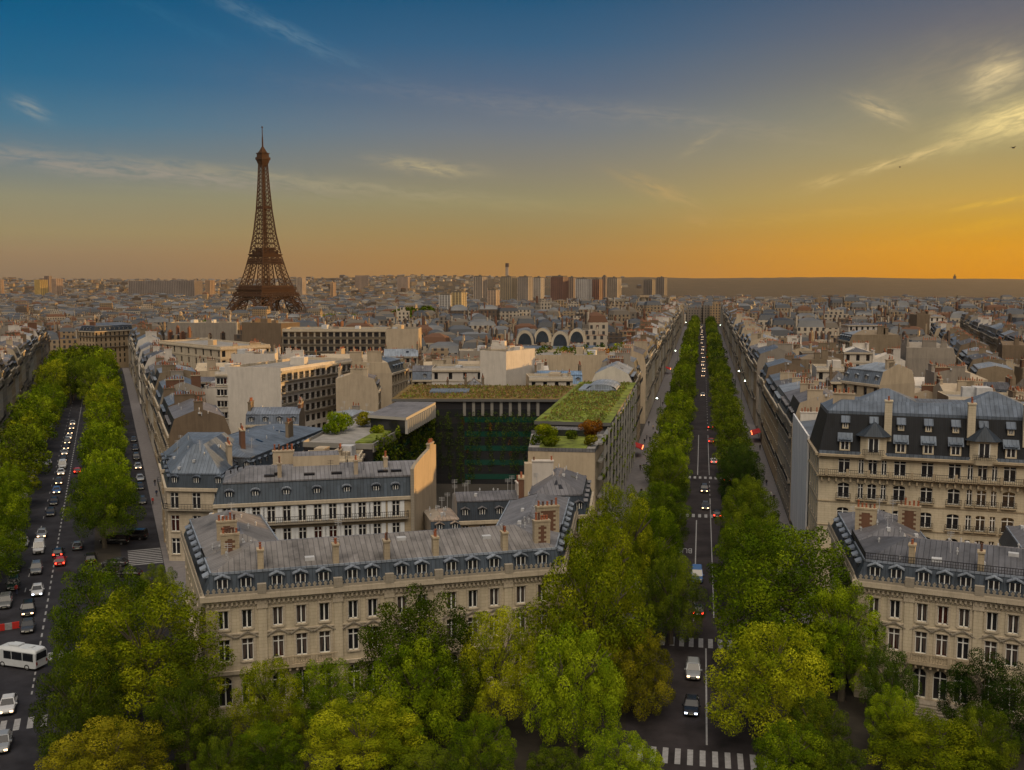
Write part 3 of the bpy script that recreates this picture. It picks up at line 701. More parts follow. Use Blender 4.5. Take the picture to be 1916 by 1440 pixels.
def haus(name, label, foot, hw, zb=None, party=(), mans=(2.8, 1.3), top=1.6, wall=None, partym=None, mansm=None, topm=None, fh=3.15, win=(1.1, 2.0),
         near=0, dorm='gable', chim=2, balc=(), group=None, floors=99, cat='building', flat=False, nowin=(), dsp=1, sp=2.9, brick=.10, lit=.02, red=.06, blank=False):
    c = centroid(foot); zb = H(*c) if zb is None else zb; OCCq = inset(foot, [.02] * len(foot)); occupy(OCCq)
    wall = wall or rnd.choice(STONE); partym = partym or rnd.choice(PARTY); mansm = mansm or rnd.choice(SLATE + ZINC[:1]); topm = topm or rnd.choice(ZINC)
    T = thing(name, label, cat, (c[0], c[1], zb), group); n = len(foot); zt = zb + hw
    W = MB(); places = []; bedges = []
    for i in range(n):
        a, b = foot[i], foot[(i + 1) % n]; L = math.hypot(b[0] - a[0], b[1] - a[1])
        if i in party or L < 1.5 or blank: W.face([(a[0], a[1], zb - 1), (b[0], b[1], zb - 1), (b[0], b[1], zt), (a[0], a[1], zt)], 3 if i in party or blank else 0); continue
        rows = []
        if faces_cam(a, b) and i not in nowin:
            cs = centres(L, sp); k = 0; z = zt - fh
            while z > zb + 1.0 and k < floors:
                rows.append((z + .35, win[1], win[0], 'case', cs)); z -= fh; k += 1
        if rows:
            pl = facade(W, a, b, zb - 1, zt, rows, bake=not near, sill=4 if near else None); places += pl
            for k in balc:
                if k < len(rows): bedges.append((a, b, rows[k][0] - .02))
            band(W, a, b, zt - .55, zt - .003, .38, 4, .0, .0)
            band(W, a, b, zt - fh - .35, zt - fh - .15, .13, 4)
        else: W.face([(a[0], a[1], zb - 1), (b[0], b[1], zb - 1), (b[0], b[1], zt), (a[0], a[1], zt)], 0)
    if flat:                                                      # parapet and gravel roof
        q1 = inset(foot, [.25] * n)
        for i in range(n):
            j = (i + 1) % n; W.face([(*foot[i], zt), (*foot[j], zt), (*foot[j], zt + .7), (*foot[i], zt + .7)], 3 if i in party or blank else 0)
            W.face([(*foot[i], zt + .7), (*foot[j], zt + .7), (*q1[j], zt + .7), (*q1[i], zt + .7)], 4); W.face([(*q1[j], zt), (*q1[i], zt), (*q1[i], zt + .7), (*q1[j], zt + .7)], 4)
    W.build('wall', [wall, GLASS, FRAME, partym, STONE[1] if wall is not STONE[2] else STONE[2]], T)
    if near: place_windows(T, places, near, red=red, lit=lit)
    for (a, b, z) in bedges: balcony(T, a, b, z, .7, .55 if near else 1.2)
    Rf = MB(); z1 = zt; q0 = foot; zr = zt
    if flat:
        q1 = inset(foot, [.25] * n); Rf.face([(*p, zt + .02) for p in q1], 1); zr = zt + .4
        for k in range(rnd.randint(1, 3)):
            u = rnd.uniform(.25, .75); v = rnd.uniform(.25, .75)
            x = (foot[0][0] * (1 - u) + foot[1][0] * u) * (1 - v) + (foot[3 % n][0] * (1 - u) + foot[2][0] * u) * v; y = (foot[0][1] * (1 - u) + foot[1][1] * u) * (1 - v) + (foot[3 % n][1] * (1 - u) + foot[2][1] * u) * v
            Rf.obox((x, y), DK, rnd.uniform(.8, 2.6), rnd.uniform(.8, 2), zt + .02, zt + rnd.uniform(.9, 2.6), rnd.choice((2, 3)))
        roof = Rf.build('roof', [mansm, GRAVEL, partym, BOX], T)
    else:
        dorms = []
        if mans:
            mh, md = mans; ds = [0.0 if i in party else md for i in range(n)]; q1 = inset(foot, ds); z1 = zt + mh
            for i in range(n):
                j = (i + 1) % n; a, b = foot[i], foot[j]
                Rf.face([(*a, zt), (*b, zt), (*q1[j], z1), (*q1[i], z1)], 2 if i in party else 0)
                L = math.hypot(b[0] - a[0], b[1] - a[1])
                if i not in party and dorm and L > 3 and faces_cam(a, b) and mh > 1.6:
                    d = ((b[0] - a[0]) / L, (b[1] - a[1]) / L)
                    for cc in centres(L, sp)[::dsp]:
                        if md * 1.2 < cc < L - md * 1.2: dorms.append(((a[0] + d[0] * cc - d[1] * .25, a[1] + d[1] * cc + d[0] * .25), d))
            q0 = q1
            for i in range(n):
                if i not in party: band(Rf, q1[i], q1[(i + 1) % n], z1 - .12, z1 + .1, .14, 1)
        ls = [math.hypot(q0[(i + 1) % n][0] - q0[i][0], q0[(i + 1) % n][1] - q0[i][1]) for i in range(n)]
        if n == 4:
            wA = min(ls[0], ls[2]); wB = min(ls[1], ls[3]); lng = 0 if wA >= wB else 1; sh = min(wA, wB)
            ds = [(sh / 2 - .3) if i % 2 == lng else (.001 if i in party else min(sh / 2 * .9, max(wA, wB) / 2 - .5)) for i in range(4)]
        else: ds = [.001 if i in party else min(ls) * .38 for i in range(n)]
        q2 = inset(q0, ds); zr = z1 + top
        for i in range(n):
            j = (i + 1) % n; Rf.face([(*q0[i], z1), (*q0[j], z1), (*q2[j], zr), (*q2[i], zr)], 2 if i in party else 1)
        Rf.face([(*p, zr) for p in q2], 1); clutter(Rf, q0, z1, q2, zr, 12 if near else 5, 3)
        if mans and not near:
            for p, d in dorms: dormer(Rf, p, d, zt + .1, 1.15, min(1.75, mans[0] - .6), mans[1] * .9, dorm, 4, 1, 5, 6)
        # skylights and hatches
        for k in range(rnd.randint(0, 3)):
            i = rnd.randrange(n); j = (i + 1) % n
            if i in party: continue
            t = rnd.uniform(.2, .8); s = rnd.uniform(.3, .7); A = [Vector((*q0[i], z1)).lerp(Vector((*q0[j], z1)), t + e) for e in (-.5 / ls[i], .5 / ls[i])]; B = [Vector((*q2[i], zr)).lerp(Vector((*q2[j], zr)), t + e) for e in (-.5 / ls[i], .5 / ls[i])]
            up = Vector((0, 0, .08)); Rf.face([A[0].lerp(B[0], s) + up, A[1].lerp(B[1], s) + up, A[1].lerp(B[1], s + .22) + up, A[0].lerp(B[0], s + .22) + up], 5)
        roof = Rf.build('roof', [mansm, topm, partym, BOX, mansm, GLASS, FRAME], T)
        if mans and near:
            for p, d in dorms:
                D = MB(); dormer(D, p, d, zt + .1, 1.2, min(1.8, mans[0] - .55), mans[1] * .95, dorm, 0, 1, 2, 3); D.build('dormer', [mansm, topm, GLASS, FRAME], T)
    # chimney stacks: on the party walls, else across the roof
    pe = list(party) or [rnd.randrange(n)]
    for k in range(chim):
        i = pe[k % len(pe)]; a, b = foot[i], foot[(i + 1) % n]; L = math.hypot(b[0] - a[0], b[1] - a[1])
        if L < 3: continue
        d = ((b[0] - a[0]) / L, (b[1] - a[1]) / L); t = L * rnd.uniform(.22, .78); hx = min(L * .3, rnd.uniform(.8, 2.4)); k_ = .42 if i in party else rnd.uniform(2, 4)
        t = max(hx + .3, min(L - hx - .3, t)); p = (a[0] + d[0] * t - d[1] * k_, a[1] + d[1] * t + d[0] * k_)
        chimney(T, p, d, hx, .32, zt - .5, zr + rnd.uniform(.4, 1.7), BRICK if rnd.random() < brick else partym, near)
    return T
def rect(o, d, L, D):
    """footprint: front edge from o along d (length L), body behind it (to the left of d) by D"""
    n = (-d[1], d[0]); return [o, (o[0] + d[0] * L, o[1] + d[1] * L), (o[0] + d[0] * L + n[0] * D, o[1] + d[1] * L + n[1] * D), (o[0] + n[0] * D, o[1] + n[1] * D)]
def front(uL, vL, uR, vR, z, D):
    a, b = P(uL, vL, z), P(uR, vR, z); L = math.hypot(b[0] - a[0], b[1] - a[1]); return rect(a, ((b[0] - a[0]) / L, (b[1] - a[1]) / L), L, D)

# ---- the two matching stone mansions on the ring
def mansion(name, label, pts, back, groups, dst, chs, stacks, red, steps=False, ironcrest=False, side_edges=()):
    """pts: front corners left to right (plan); back: the two rear corners (right, left)"""
    full = [pts[0], pts[-1], back[0], back[1]]; occupy(full); c = centroid(full); zt = 14.5
    lerp = lambda p, q, t: (p[0] + (q[0] - p[0]) * t, p[1] + (q[1] - p[1]) * t)
    sideL = math.hypot(back[1][0] - pts[0][0], back[1][1] - pts[0][1]); fb = 13.0 / sideL
    wingback = back; back = [lerp(pts[-1], back[0], fb), lerp(pts[0], back[1], fb)]; foot = [pts[0], pts[-1], back[0], back[1]]
    T = thing(name, label, 'building', (c[0], c[1], 0)); W = MB(); places = []; frontL = math.hypot(pts[-1][0] - pts[0][0], pts[-1][1] - pts[0][1])
    a, b = pts[0], pts[-1]; L = frontL; d = ((b[0] - a[0]) / L, (b[1] - a[1]) / L); n = (d[1], -d[0])
    cs = [x for g in groups for x in g]
    rows = [(1.3, 3.5, 1.5, 'archround', cs), (6.55, 2.6, 1.25, 'case', cs), (10.35, 2.15, 1.1, 'case', cs)]
    places += facade(W, a, b, -.2, zt, rows, recess=.32, bake=False, sill=1)
    for i, (p, q) in enumerate(((b, wingback[0]), (back[0], back[1]), (wingback[1], a))):
        l = math.hypot(q[0] - p[0], q[1] - p[1])
        if i != 1 and faces_cam(p, q, -.05):
            sc_ = centres(l, 3.0, 1.6); places += facade(W, p, q, -.2, zt, [(1.3, 3.2, 1.4, 'archround', sc_), (6.55, 2.6, 1.25, 'case', sc_), (10.35, 2.15, 1.1, 'case', sc_)], recess=.32, bake=False, sill=1)
        else: W.face([(p[0], p[1], -.2), (q[0], q[1], -.2), (q[0], q[1], zt), (p[0], p[1], zt)], 0)
        if i != 1:
            band(W, p, q, 13.55, 13.9, .25, 1); band(W, p, q, 13.9, 14.5, .6, 1); band(W, p, q, 5.2, 5.6, .4, 1)
    at = lambda t, k=0.0: (a[0] + d[0] * t + n[0] * k, a[1] + d[1] * t + n[1] * k)
    band(W, a, b, 12.95, 13.1, .10, 1); band(W, a, b, 13.55, 13.88, .28, 1); band(W, a, b, 13.88, 14.5, .62, 1, .6, .6)
    band(W, a, b, 9.72, 9.9, .14, 1); band(W, a, b, 5.15, 5.55, .35, 1); band(W, a, b, .0, 1.0, .12, 1)
    for k in range(int(L / .52)): W.obox(at(.26 + k * .52, .17), d, .12, .16, 13.2, 13.55, 1, True)          # dentils
    for t in cs:                                                                                            # low pediments and frames; pediment bars in darker grey paint in the moulding shadow
        for s in (-1, 1):
            p0 = at(t + s * 1.25, .16); p1 = at(t, .16); W.bar((p0[0], p0[1], 9.35), (p1[0], p1[1], 9.75 + .28), .13, 4)
            p0 = at(t + s * 1.45, .07); W.bar((p0[0], p0[1], 9.35), (at(t + s * 1.2, .07)[0], at(t + s * 1.2, .07)[1], 9.35), .13, 4)
            for z0, z1, hw in ((6.5, 9.25, .62 + .12), (10.3, 12.6, .55 + .12), (1.2, 4.9, .87)): W.obox(at(t + s * (hw + .03), .05), d, .12, .05, z0, z1, 1)
        W.obox(at(t, .06), d, .82, .07, 12.6, 12.8, 1, True); W.obox(at(t, .06), d, .9, .07, 9.22, 9.36, 1, True)
    for t in chs:                                                                                            # pilasters
        W.obox(at(t, .09), d, .48, .1, 5.6, 13.0, 0); W.obox(at(t, .12), d, .6, .14, 12.6, 13.5, 1); W.obox(at(t, .09), d, .62, .12, 0, 5.1, 0)
    W.build('wall', [HOTEL, STONE[1], HOTEL, HOTEL, STONE[2]], T)
    place_windows(T, places, 2, 100, red=red, curtains=True, lit=0)
    # balustrade with its row of upright leaf ornaments
    M = MB(); M2 = [(a, b)] + [(wingback[1], a), (b, wingback[0])]
    for (p, q) in M2:
        l = math.hypot(q[0] - p[0], q[1] - p[1]); dd = ((q[0] - p[0]) / l, (q[1] - p[1]) / l); nn = (dd[1], -dd[0])
        band(M, (p[0] + nn[0] * .4, p[1] + nn[1] * .4), (q[0] + nn[0] * .4, q[1] + nn[1] * .4), 14.5, 14.78, .12, 0)
        k = 0; t = .3
        while t < l - .2:
            x, y = p[0] + dd[0] * t + nn[0] * .44, p[1] + dd[1] * t + nn[1] * .44
            M.obox((x, y), dd, .13, .05, 14.78, 15.0, 0); M.obox((x, y), dd, .2, .05, 14.98, 15.16, 0, True); M.obox((x, y), dd, .09, .05, 15.14, 15.3, 0); t += .62
    for t in chs: M.obox(at(t, .36), d, .5, .3, 14.5, 15.55, 0)
    M.build('balustrade', [STONE[2]], T)
    # stone balcony in front of the main floor
    for g in groups[1::2]:
        M = MB(); l0, l1 = at(g[0] - 1.4), at(g[-1] + 1.4); band(M, l0, l1, 5.55, 5.95, 1.0, 0)
        A, B = at(g[0] - 1.4, .85), at(g[-1] + 1.4, .85); band(M, A, B, 6.75, 6.9, .1, 0)
        for k in range(int((g[-1] - g[0] + 2.8) / .3)): M.cyl(at(g[0] - 1.3 + k * .3, .86), .07, 5.95, 6.75, 6, 0)
        for t in g: M.obox(at(t - 1.35, .86), d, .16, .12, 5.95, 6.75, 0)
        for k in range(int((g[-1] - g[0] + 2.6) / .8)): M.obox(at(g[0] - 1.2 + k * .8, .45), d, .12, .42, 5.15, 5.55, 0, True)
        M.build('balcony', [STONE[0]], T)
    # mansard, main roof
    ds = [.8, .8, .5, .8]; f0 = inset(foot, [-.1, -.1, 0, -.1]); f1 = inset(foot, ds); z1 = 16.75; Rf = MB(); zr = 18.55
    def lid(f0, f1, ds2, ms):
        for i in range(4):
            j = (i + 1) % 4; Rf.face([(*f0[i], zt + .02), (*f0[j], zt + .02), (*f1[j], z1), (*f1[i], z1)], 0)
            band(Rf, f1[i], f1[j], z1 - .14, z1 + .12, .16, 2)
        r = inset(f1, ds2)
        for i in range(4): j = (i + 1) % 4; Rf.face([(*f1[i], z1), (*f1[j], z1), (*r[j], zr), (*r[i], zr)], ms[i])
        Rf.face([(*p, zr) for p in r], 3); clutter(Rf, f1, z1, r, zr, 14, 4)
    lid(f0, f1, [6.0, 5.5, 5.2, 5.5], (1, 3, 3, 1))
    ww = 11.0; sh_ = (d[0] * ww, d[1] * ww)
    for (p0, p1, sg) in ((back[1], wingback[1], 1), (back[0], wingback[0], -1)):
        p0 = lerp(p0, p1, -.35); w4 = [p0, (p0[0] + sg * sh_[0], p0[1] + sg * sh_[1]), (p1[0] + sg * sh_[0], p1[1] + sg * sh_[1]), p1]
        if sg < 0: w4 = [w4[1], w4[0], w4[3], w4[2]]
        Wg = MB(); w5 = inset(w4, [.05] * 4); Wg.prism(w5, -.2, zt, 0); Wg.build('wing_wall', [HOTEL], T)
        lid(inset(w4, [0, -.1 if sg < 0 else 0, 0, -.1 if sg > 0 else 0]), inset(w4, [.8] * 4), [3.5, 4.4, 3.5, 4.4], (1, 1, 1, 1) if sg > 0 and not ironcrest else (3, 3, 3, 3))
    for (x0, x1, k0, k1) in ((.28, .4, 1.2, 2.0), (.55, .6, 4, 5), (.8, .83, 3, 4)):
        zz = z1 + (zr - z1) * k0 / 6; Rf.obox(at(L * x0, -.8 - (k0 + k1) / 2), d, .55, .4, zz - .2, zz + .4, 4)
    Rf.build('roof', [SLATE[2], ROOFFRONT if not ironcrest else ZINC[3], ZINC[2], ZINC[1], BOX], T)
    if ironcrest:
        M = MB(); A, B = f1[0], f1[1]; rail(M, A, B, z1 + .1, .8, 0, .28); rail(M, f1[3], f1[0], z1 + .1, .8, 0, .28); M.build('roof_crest', [IRON], T)
    for t in dst:
        D = MB(); dormer(D, at(t, -.1), d, zt + .08, 1.5, 1.75, 1.0, 'gable', 0, 1, 2, 3); D.build('dormer', [SLATE[2], ZINC[2], GLASS, FRAME], T)
    for (p, q) in ((wingback[1], a), (b, wingback[0])):
        l = math.hypot(q[0] - p[0], q[1] - p[1]); dd = ((q[0] - p[0]) / l, (q[1] - p[1]) / l)
        if faces_cam(p, q, -.3):
            for t in centres(l, 3.2, 2.6):
                D = MB(); dormer(D, (p[0] + dd[0] * t - dd[1] * .25, p[1] + dd[1] * t + dd[0] * .25), dd, zt + .08, 1.3, 1.55, .9, 'shed', 0, 1, 2, 3); D.build('dormer', [SLATE[2], ZINC[2], GLASS, FRAME], T)
    for t in chs: chimney(T, at(t, -1.6), n, .55, .34, 16.6, 18.9, STONE[0], 1, 2)
    for (u_, v_, hx, z0, z1_) in stacks: chimney(T, P(u_, v_, z1_), d, hx, .42, z0, z1_, BRICK, 1, 5, True)
    if steps:
        M = MB(); p = at(steps, 0)
        for k in range(6): M.prism([at(steps - 4 - .2 * k, .05), at(steps - 4 - .2 * k, 1.4 + k * .42), at(steps + 4 + .2 * k, 1.4 + k * .42), at(steps + 4 + .2 * k, .05)], -.1, 1.15 - k * .2, 0)
        M.build('front_steps', [STONE[2]], T)
    return T, at
# left one: back-projected front corners at cornice height
A0 = P(384, 1115, 14.5); A1 = P(1050, 1061, 14.5); B0 = P(345, 1000, 14.5); B1 = P(1075, 955, 14.5)
def tline(a, b, u, v=None):
    # parameter along a-b at which the picture column u is met
    best = min(range(2001), key=lambda k: abs(958 + F * ((a[0] + (b[0] - a[0]) * k / 2000) / ((a[1] + (b[1] - a[1]) * k / 2000) * math.cos(PITCH) + 36 * math.sin(PITCH))) - u))
    return math.hypot(b[0] - a[0], b[1] - a[1]) * best / 2000
gl = [[tline(A0, A1, u) for u in g] for g in ((417, 461), (519, 563, 606), (660, 697), (752, 790), (845, 885, 925), (975, 1015))]
mansion('stone_mansion', 'long cream stone mansion with grey mansard and dormers behind the left foreground trees', [A0, A1], [B1, B0], gl, [x for g in gl for x in g], [tline(A0, A1, u) for u in (490, 632, 728, 820, 950)], [(430, 1000, 1.05, 16.6, 19.6), (424, 976, 1.2, 16.8, 19.8), (1013, 975, 1.0, 16.8, 19.8), (1024, 948, 1.5, 16.8, 20.2)], .05)
R0 = P(1606, 1084, 14.5); R1_ = P(1916, 1121, 14.5); l_ = math.hypot(R1_[0] - R0[0], R1_[1] - R0[1]); R1 = (R0[0] + (R1_[0] - R0[0]) * 1.7, R0[1] + (R1_[1] - R0[1]) * 1.7)
Rb0 = P(1556, 985, 14.5); Rb1 = (R1[0] + 8, R1[1] + 26)
gr = [[tline(R0, R1, u) for u in g] for g in ((1636, 1676), (1727, 1766, 1806), (1858, 1898), (1955, 1995, 2035))]
mansion('stone_mansion', 'cream stone mansion with iron roof crest at right behind dark shrubs and steps', [R0, R1], [Rb1, Rb0], gr, [x for g in gr for x in g], [tline(R0, R1, u) for u in (1702, 1832)], [(1621, 952, 1.3, 16.8, 19.9), (1702, 948, 1.35, 16.8, 20.0)], .25, steps=tline(R0, R1, 1770), ironcrest=True)

# ---- tall hotel with slate mansard on the right
def slate_hotel():
    a = P(1533, 847, 22.0); e = P(1916, 866, 22.0); L0 = math.hypot(e[0] - a[0], e[1] - a[1]); d = ((e[0] - a[0]) / L0, (e[1] - a[1]) / L0); L = 46.0
    b = (a[0] + d[0] * L, a[1] + d[1] * L); foot = rect(a, d, L, 15); foot[3] = K(toK(*a)[0] + 14, toK(*a)[1]); occupy(foot); c = centroid(foot); zt = 22.0
    T = thing('slate_roofed_hotel', 'tall cream stone block with black slate mansard, turret bays and blue shaded dormers', 'building', (c[0], c[1], 0)); W = MB(); n = (d[1], -d[0])
    at = lambda t, k=0.0: (a[0] + d[0] * t + n[0] * k, a[1] + d[1] * t + n[1] * k)
    single = [tline(a, b, u) for u in (1577, 1681, 1732, 1783, 1886, 1938, 1990)]; trip = [tline(a, b, u) for u in (1630, 1835, 2042)]
    zs = [18.9, 14.9, 10.9, 7.0]; rows = []
    merged = sorted([(t, 1.75) for t in single] + [(t, 1.35) for t in trip] + [(t + s * 1.72, .8) for t in trip for s in (-1, 1)])
    # one opening width per row band: singles and triples get their own rows merged by width groups
    pl = []
    for z in zs:
        pass
    # wall made of vertical panels so every window keeps its own width
    t = 0.0
    for (tc, w_) in merged:
        l_ = tc - w_ / 2 - .18; r_ = tc + w_ / 2 + .18
        if l_ > t: W.face([(*at(t), -1), (*at(l_), -1), (*at(l_), zt), (*at(t), zt)], 0, [(t, -1), (l_, -1), (l_, zt), (t, zt)])
        pl += facade(W, at(l_), at(r_), -1, zt, [(z, 2.45 if k else 2.6, w_, 'archlow', [w_ / 2 + .18]) for k, z in enumerate(zs)], recess=.3, bake=False); t = r_
    W.face([(*at(t), -1), (*at(L), -1), (*at(L), zt), (*at(t), zt)], 0)
    for i in (1, 2): p, q = foot[i], foot[(i + 1) % 4]; W.face([(*p, -1), (*q, -1), (*q, zt), (*p, zt)], 0)
    p, q = foot[3], foot[0]; cs = centres(math.hypot(q[0] - p[0], q[1] - p[1]), 3.4, 2); pl += facade(W, p, q, -1, zt, [(z, 2.4, 1.3, 'archlow', cs) for z in zs], bake=False)
    for (z0, z1, pr) in ((21.3, 21.65, .3), (21.65, 22.0, .7), (18.2, 18.5, .35), (14.2, 14.38, .12), (10.3, 10.45, .12), (6.2, 6.5, .4)):
        band(W, a, foot[1], z0, z1, pr, 1); band(W, p, q, z0, z1, pr * .8, 1)
    for k in range(int(L / 1.1)): W.obox(at(.5 + k * 1.1, .3), d, .14, .3, 17.6, 18.2, 1, True)
    W.build('wall', [TALLST, STONE[0]], T); place_windows(T, pl, 2, 100, lit=.02)
    M = MB(); band(M, a, foot[1], 18.5, 18.62, .9, 0); A, B = at(0, .85), at(L, .85); rail(M, A, B, 18.62, .95, 1, .3)
    for k in range(int(L / 3.2)): M.obox(at(1.2 + k * 3.2, .85), d, .2, .12, 18.62, 19.75, 0)
    M.build('balcony', [STONE[0], IRON], T)
    for (c_, wz, h, w_, typ, pp, rz) in pl:
        if wz < 18 and abs(rz - math.atan2(d[1], d[0])) < .01:
            t = (pp[0] - a[0]) * d[0] + (pp[1] - a[1]) * d[1]; M = MB(); band(M, at(t - w_ / 2 - .25), at(t + w_ / 2 + .25), wz - .2, wz - .02, .45, 0); rail(M, at(t - w_ / 2 - .25, .4), at(t + w_ / 2 + .25, .4), wz - .02, .85, 1, .22); M.build('window_balcony', [STONE[0], IRON], T)
    # roof
    f0 = inset(foot, [-.12] * 4); q1 = inset(foot, [2.1, 1, 1.6, 1.4]); z1 = 28.6; Rf = MB()
    for i in range(4): j = (i + 1) % 4; Rf.face([(*f0[i], zt + .02), (*f0[j], zt + .02), (*q1[j], z1), (*q1[i], z1)], 0)
    q2 = inset(q1, [2.4, 2, 2.2, 2.4])
    for i in range(4): j = (i + 1) % 4; Rf.face([(*q1[i], z1), (*q1[j], z1), (*q2[j], z1 + 1.6), (*q2[i], z1 + 1.6)], 1); band(Rf, q1[i], q1[j], z1 - .5, z1 + .12, .12, 1)
    Rf.face([(*p, z1 + 1.6) for p in q2], 1)
    band(Rf, f0[0], f0[1], zt, zt + .5, .06, 1)
    for t0 in (10, 26):                                  # low hipped decks along the ridge
        Rf.frus([at(t0 - 5, -4), at(t0 + 6, -4), at(t0 + 6, -11), at(t0 - 5, -11)], z1 + 1.0, [at(t0 - .5, -7), at(t0 + .5, -7), at(t0 + .5, -8), at(t0 - .5, -8)], z1 + 3.4, 1)
    Rf.build('roof', [SLATE[1], ZINC[0]], T)
    sl = lambda z: 2.1 * (z - zt) / (z1 - zt)             # how far the slope has leaned back at z
    for t in single:
        D = MB(); dormer(D, at(t, -sl(22.9) + .35), d, 22.6, 1.6, 1.9, 1.4, 'shed', 0, 1, 2, 3); D.face([(*at(t - 1.15, .3), 24.1), (*at(t + 1.15, .3), 24.1), (*at(t + 1.15, -.95), 25.35), (*at(t - 1.15, -.95), 25.35)], 1)
        D.build('dormer', [TALLST, ZINC[0], GLASS, FRAME], T)
    for t in single + trip:
        D = MB(); z = 26.0; dormer(D, at(t, -sl(z) + .25), d, z, .95, 1.1, 1.0, 'shed', 0, 1, 2, 3); D.face([(*at(t - .7, -sl(z) + .5), 27.0), (*at(t + .7, -sl(z) + .5), 27.0), (*at(t + .7, -1.75), 28.0), (*at(t - .7, -1.75), 28.0)], 1)
        D.build('dormer', [TALLST, ZINC[0], GLASS, FRAME], T)
    for t in trip:                                        # turret bays with pyramid caps
        M = MB(); hexa = lambda r, k: [at(t - r, -1.5), at(t - r, .1 * k), at(t - r * .55, .75 * k), at(t + r * .55, .75 * k), at(t + r, .1 * k), at(t + r, -1.5)]
        M.frus(hexa(1.9, 1.0), 21.4, hexa(2.15, 1.1), 22.2, 0); M.frus(hexa(1.95, 1), 22.2, hexa(1.95, 1), 25.0, 0); M.frus(hexa(2.15, 1.15), 25.0, hexa(2.15, 1.15), 25.2, 0)
        ce = at(t, -.5); M.frus(hexa(2.65, 1.7), 25.15, [(ce[0] + .05 * i, ce[1]) for i in range(6)], 27.3, 1, False); M.cyl(ce, .14, 27.0, 27.9, 6, 2, .03)
        M.face([(*at(t - .75, .83), 22.7), (*at(t + .75, .83), 22.7), (*at(t + .75, .83), 24.8), (*at(t - .75, .83), 24.8)], 3)
        for s in (-1, 1): M.face([(*at(t + s * (.75) - .06, .86), 22.7), (*at(t + s * .75 + .06, .86), 22.7), (*at(t + s * .75 + .06, .86), 24.8), (*at(t + s * .75 - .06, .86), 24.8)], 4)
        M.face([(*at(t - .06, .86), 22.7), (*at(t + .06, .86), 22.7), (*at(t + .06, .86), 24.8), (*at(t - .06, .86), 24.8)], 4)
        rail(M, at(t - 1.6, 1.15), at(t + 1.6, 1.15), 22.25, .8, 5, .25)
        M.build('turret_bay', [TALLST, SLATE[0], ZINC[0], GLASS, FRAME, IRON], T)
    for u in (1656, 1811, 1915):
        t = tline(a, b, u); chimney(T, at(t, -1.0), n, .55, .55, 24.3, 30.6, TALLST, 1, 2)
    chimney(T, at(3.5, -6), d, 1.7, .4, 28, 31.0, PARTY[0], 1, 5)
    return a, d, b, foot
SH = slate_hotel()
s0 = toK(*SH[3][3])[0]
tarp = haus('tarpaulined_building', 'building wrapped in white tarpaulin beside the tall slate roofed block', rect(K(s0 + 31, 19.5), (-DK[0], -DK[1]), 30, 13), 21.0, party=(1, 3), wall=PARTY[1], partym=PARTY[1], mans=None, top=.8, topm=ZINC[0], nowin=(0,), chim=2)
M = MB(); o_ = rect(K(s0 + 30.5, 18.6), (-DK[0], -DK[1]), 30, .3); M.prism(o_, 1, 22.6, 0)
mt, nt, b = newmat('tarpaulin'); ps = N(nt, 'ShaderNodeNewGeometry').outputs['Position']; no = N(nt, 'ShaderNodeTexNoise', {'Vector': N(nt, 'ShaderNodeMapping', {'Vector': ps, 'Scale': (.8, .8, .12)}).outputs[0], 'Scale': 1.0, 'Detail': 4.0}).outputs['Fac']
nt.links.new(RAMP(nt, no, [(.3, (.48, .50, .54, 1)), (.7, (.70, .71, .73, 1))]), b.inputs['Base Color']); b.inputs['Roughness'].default_value = .7
M.build('tarpaulin', [mt], tarp)

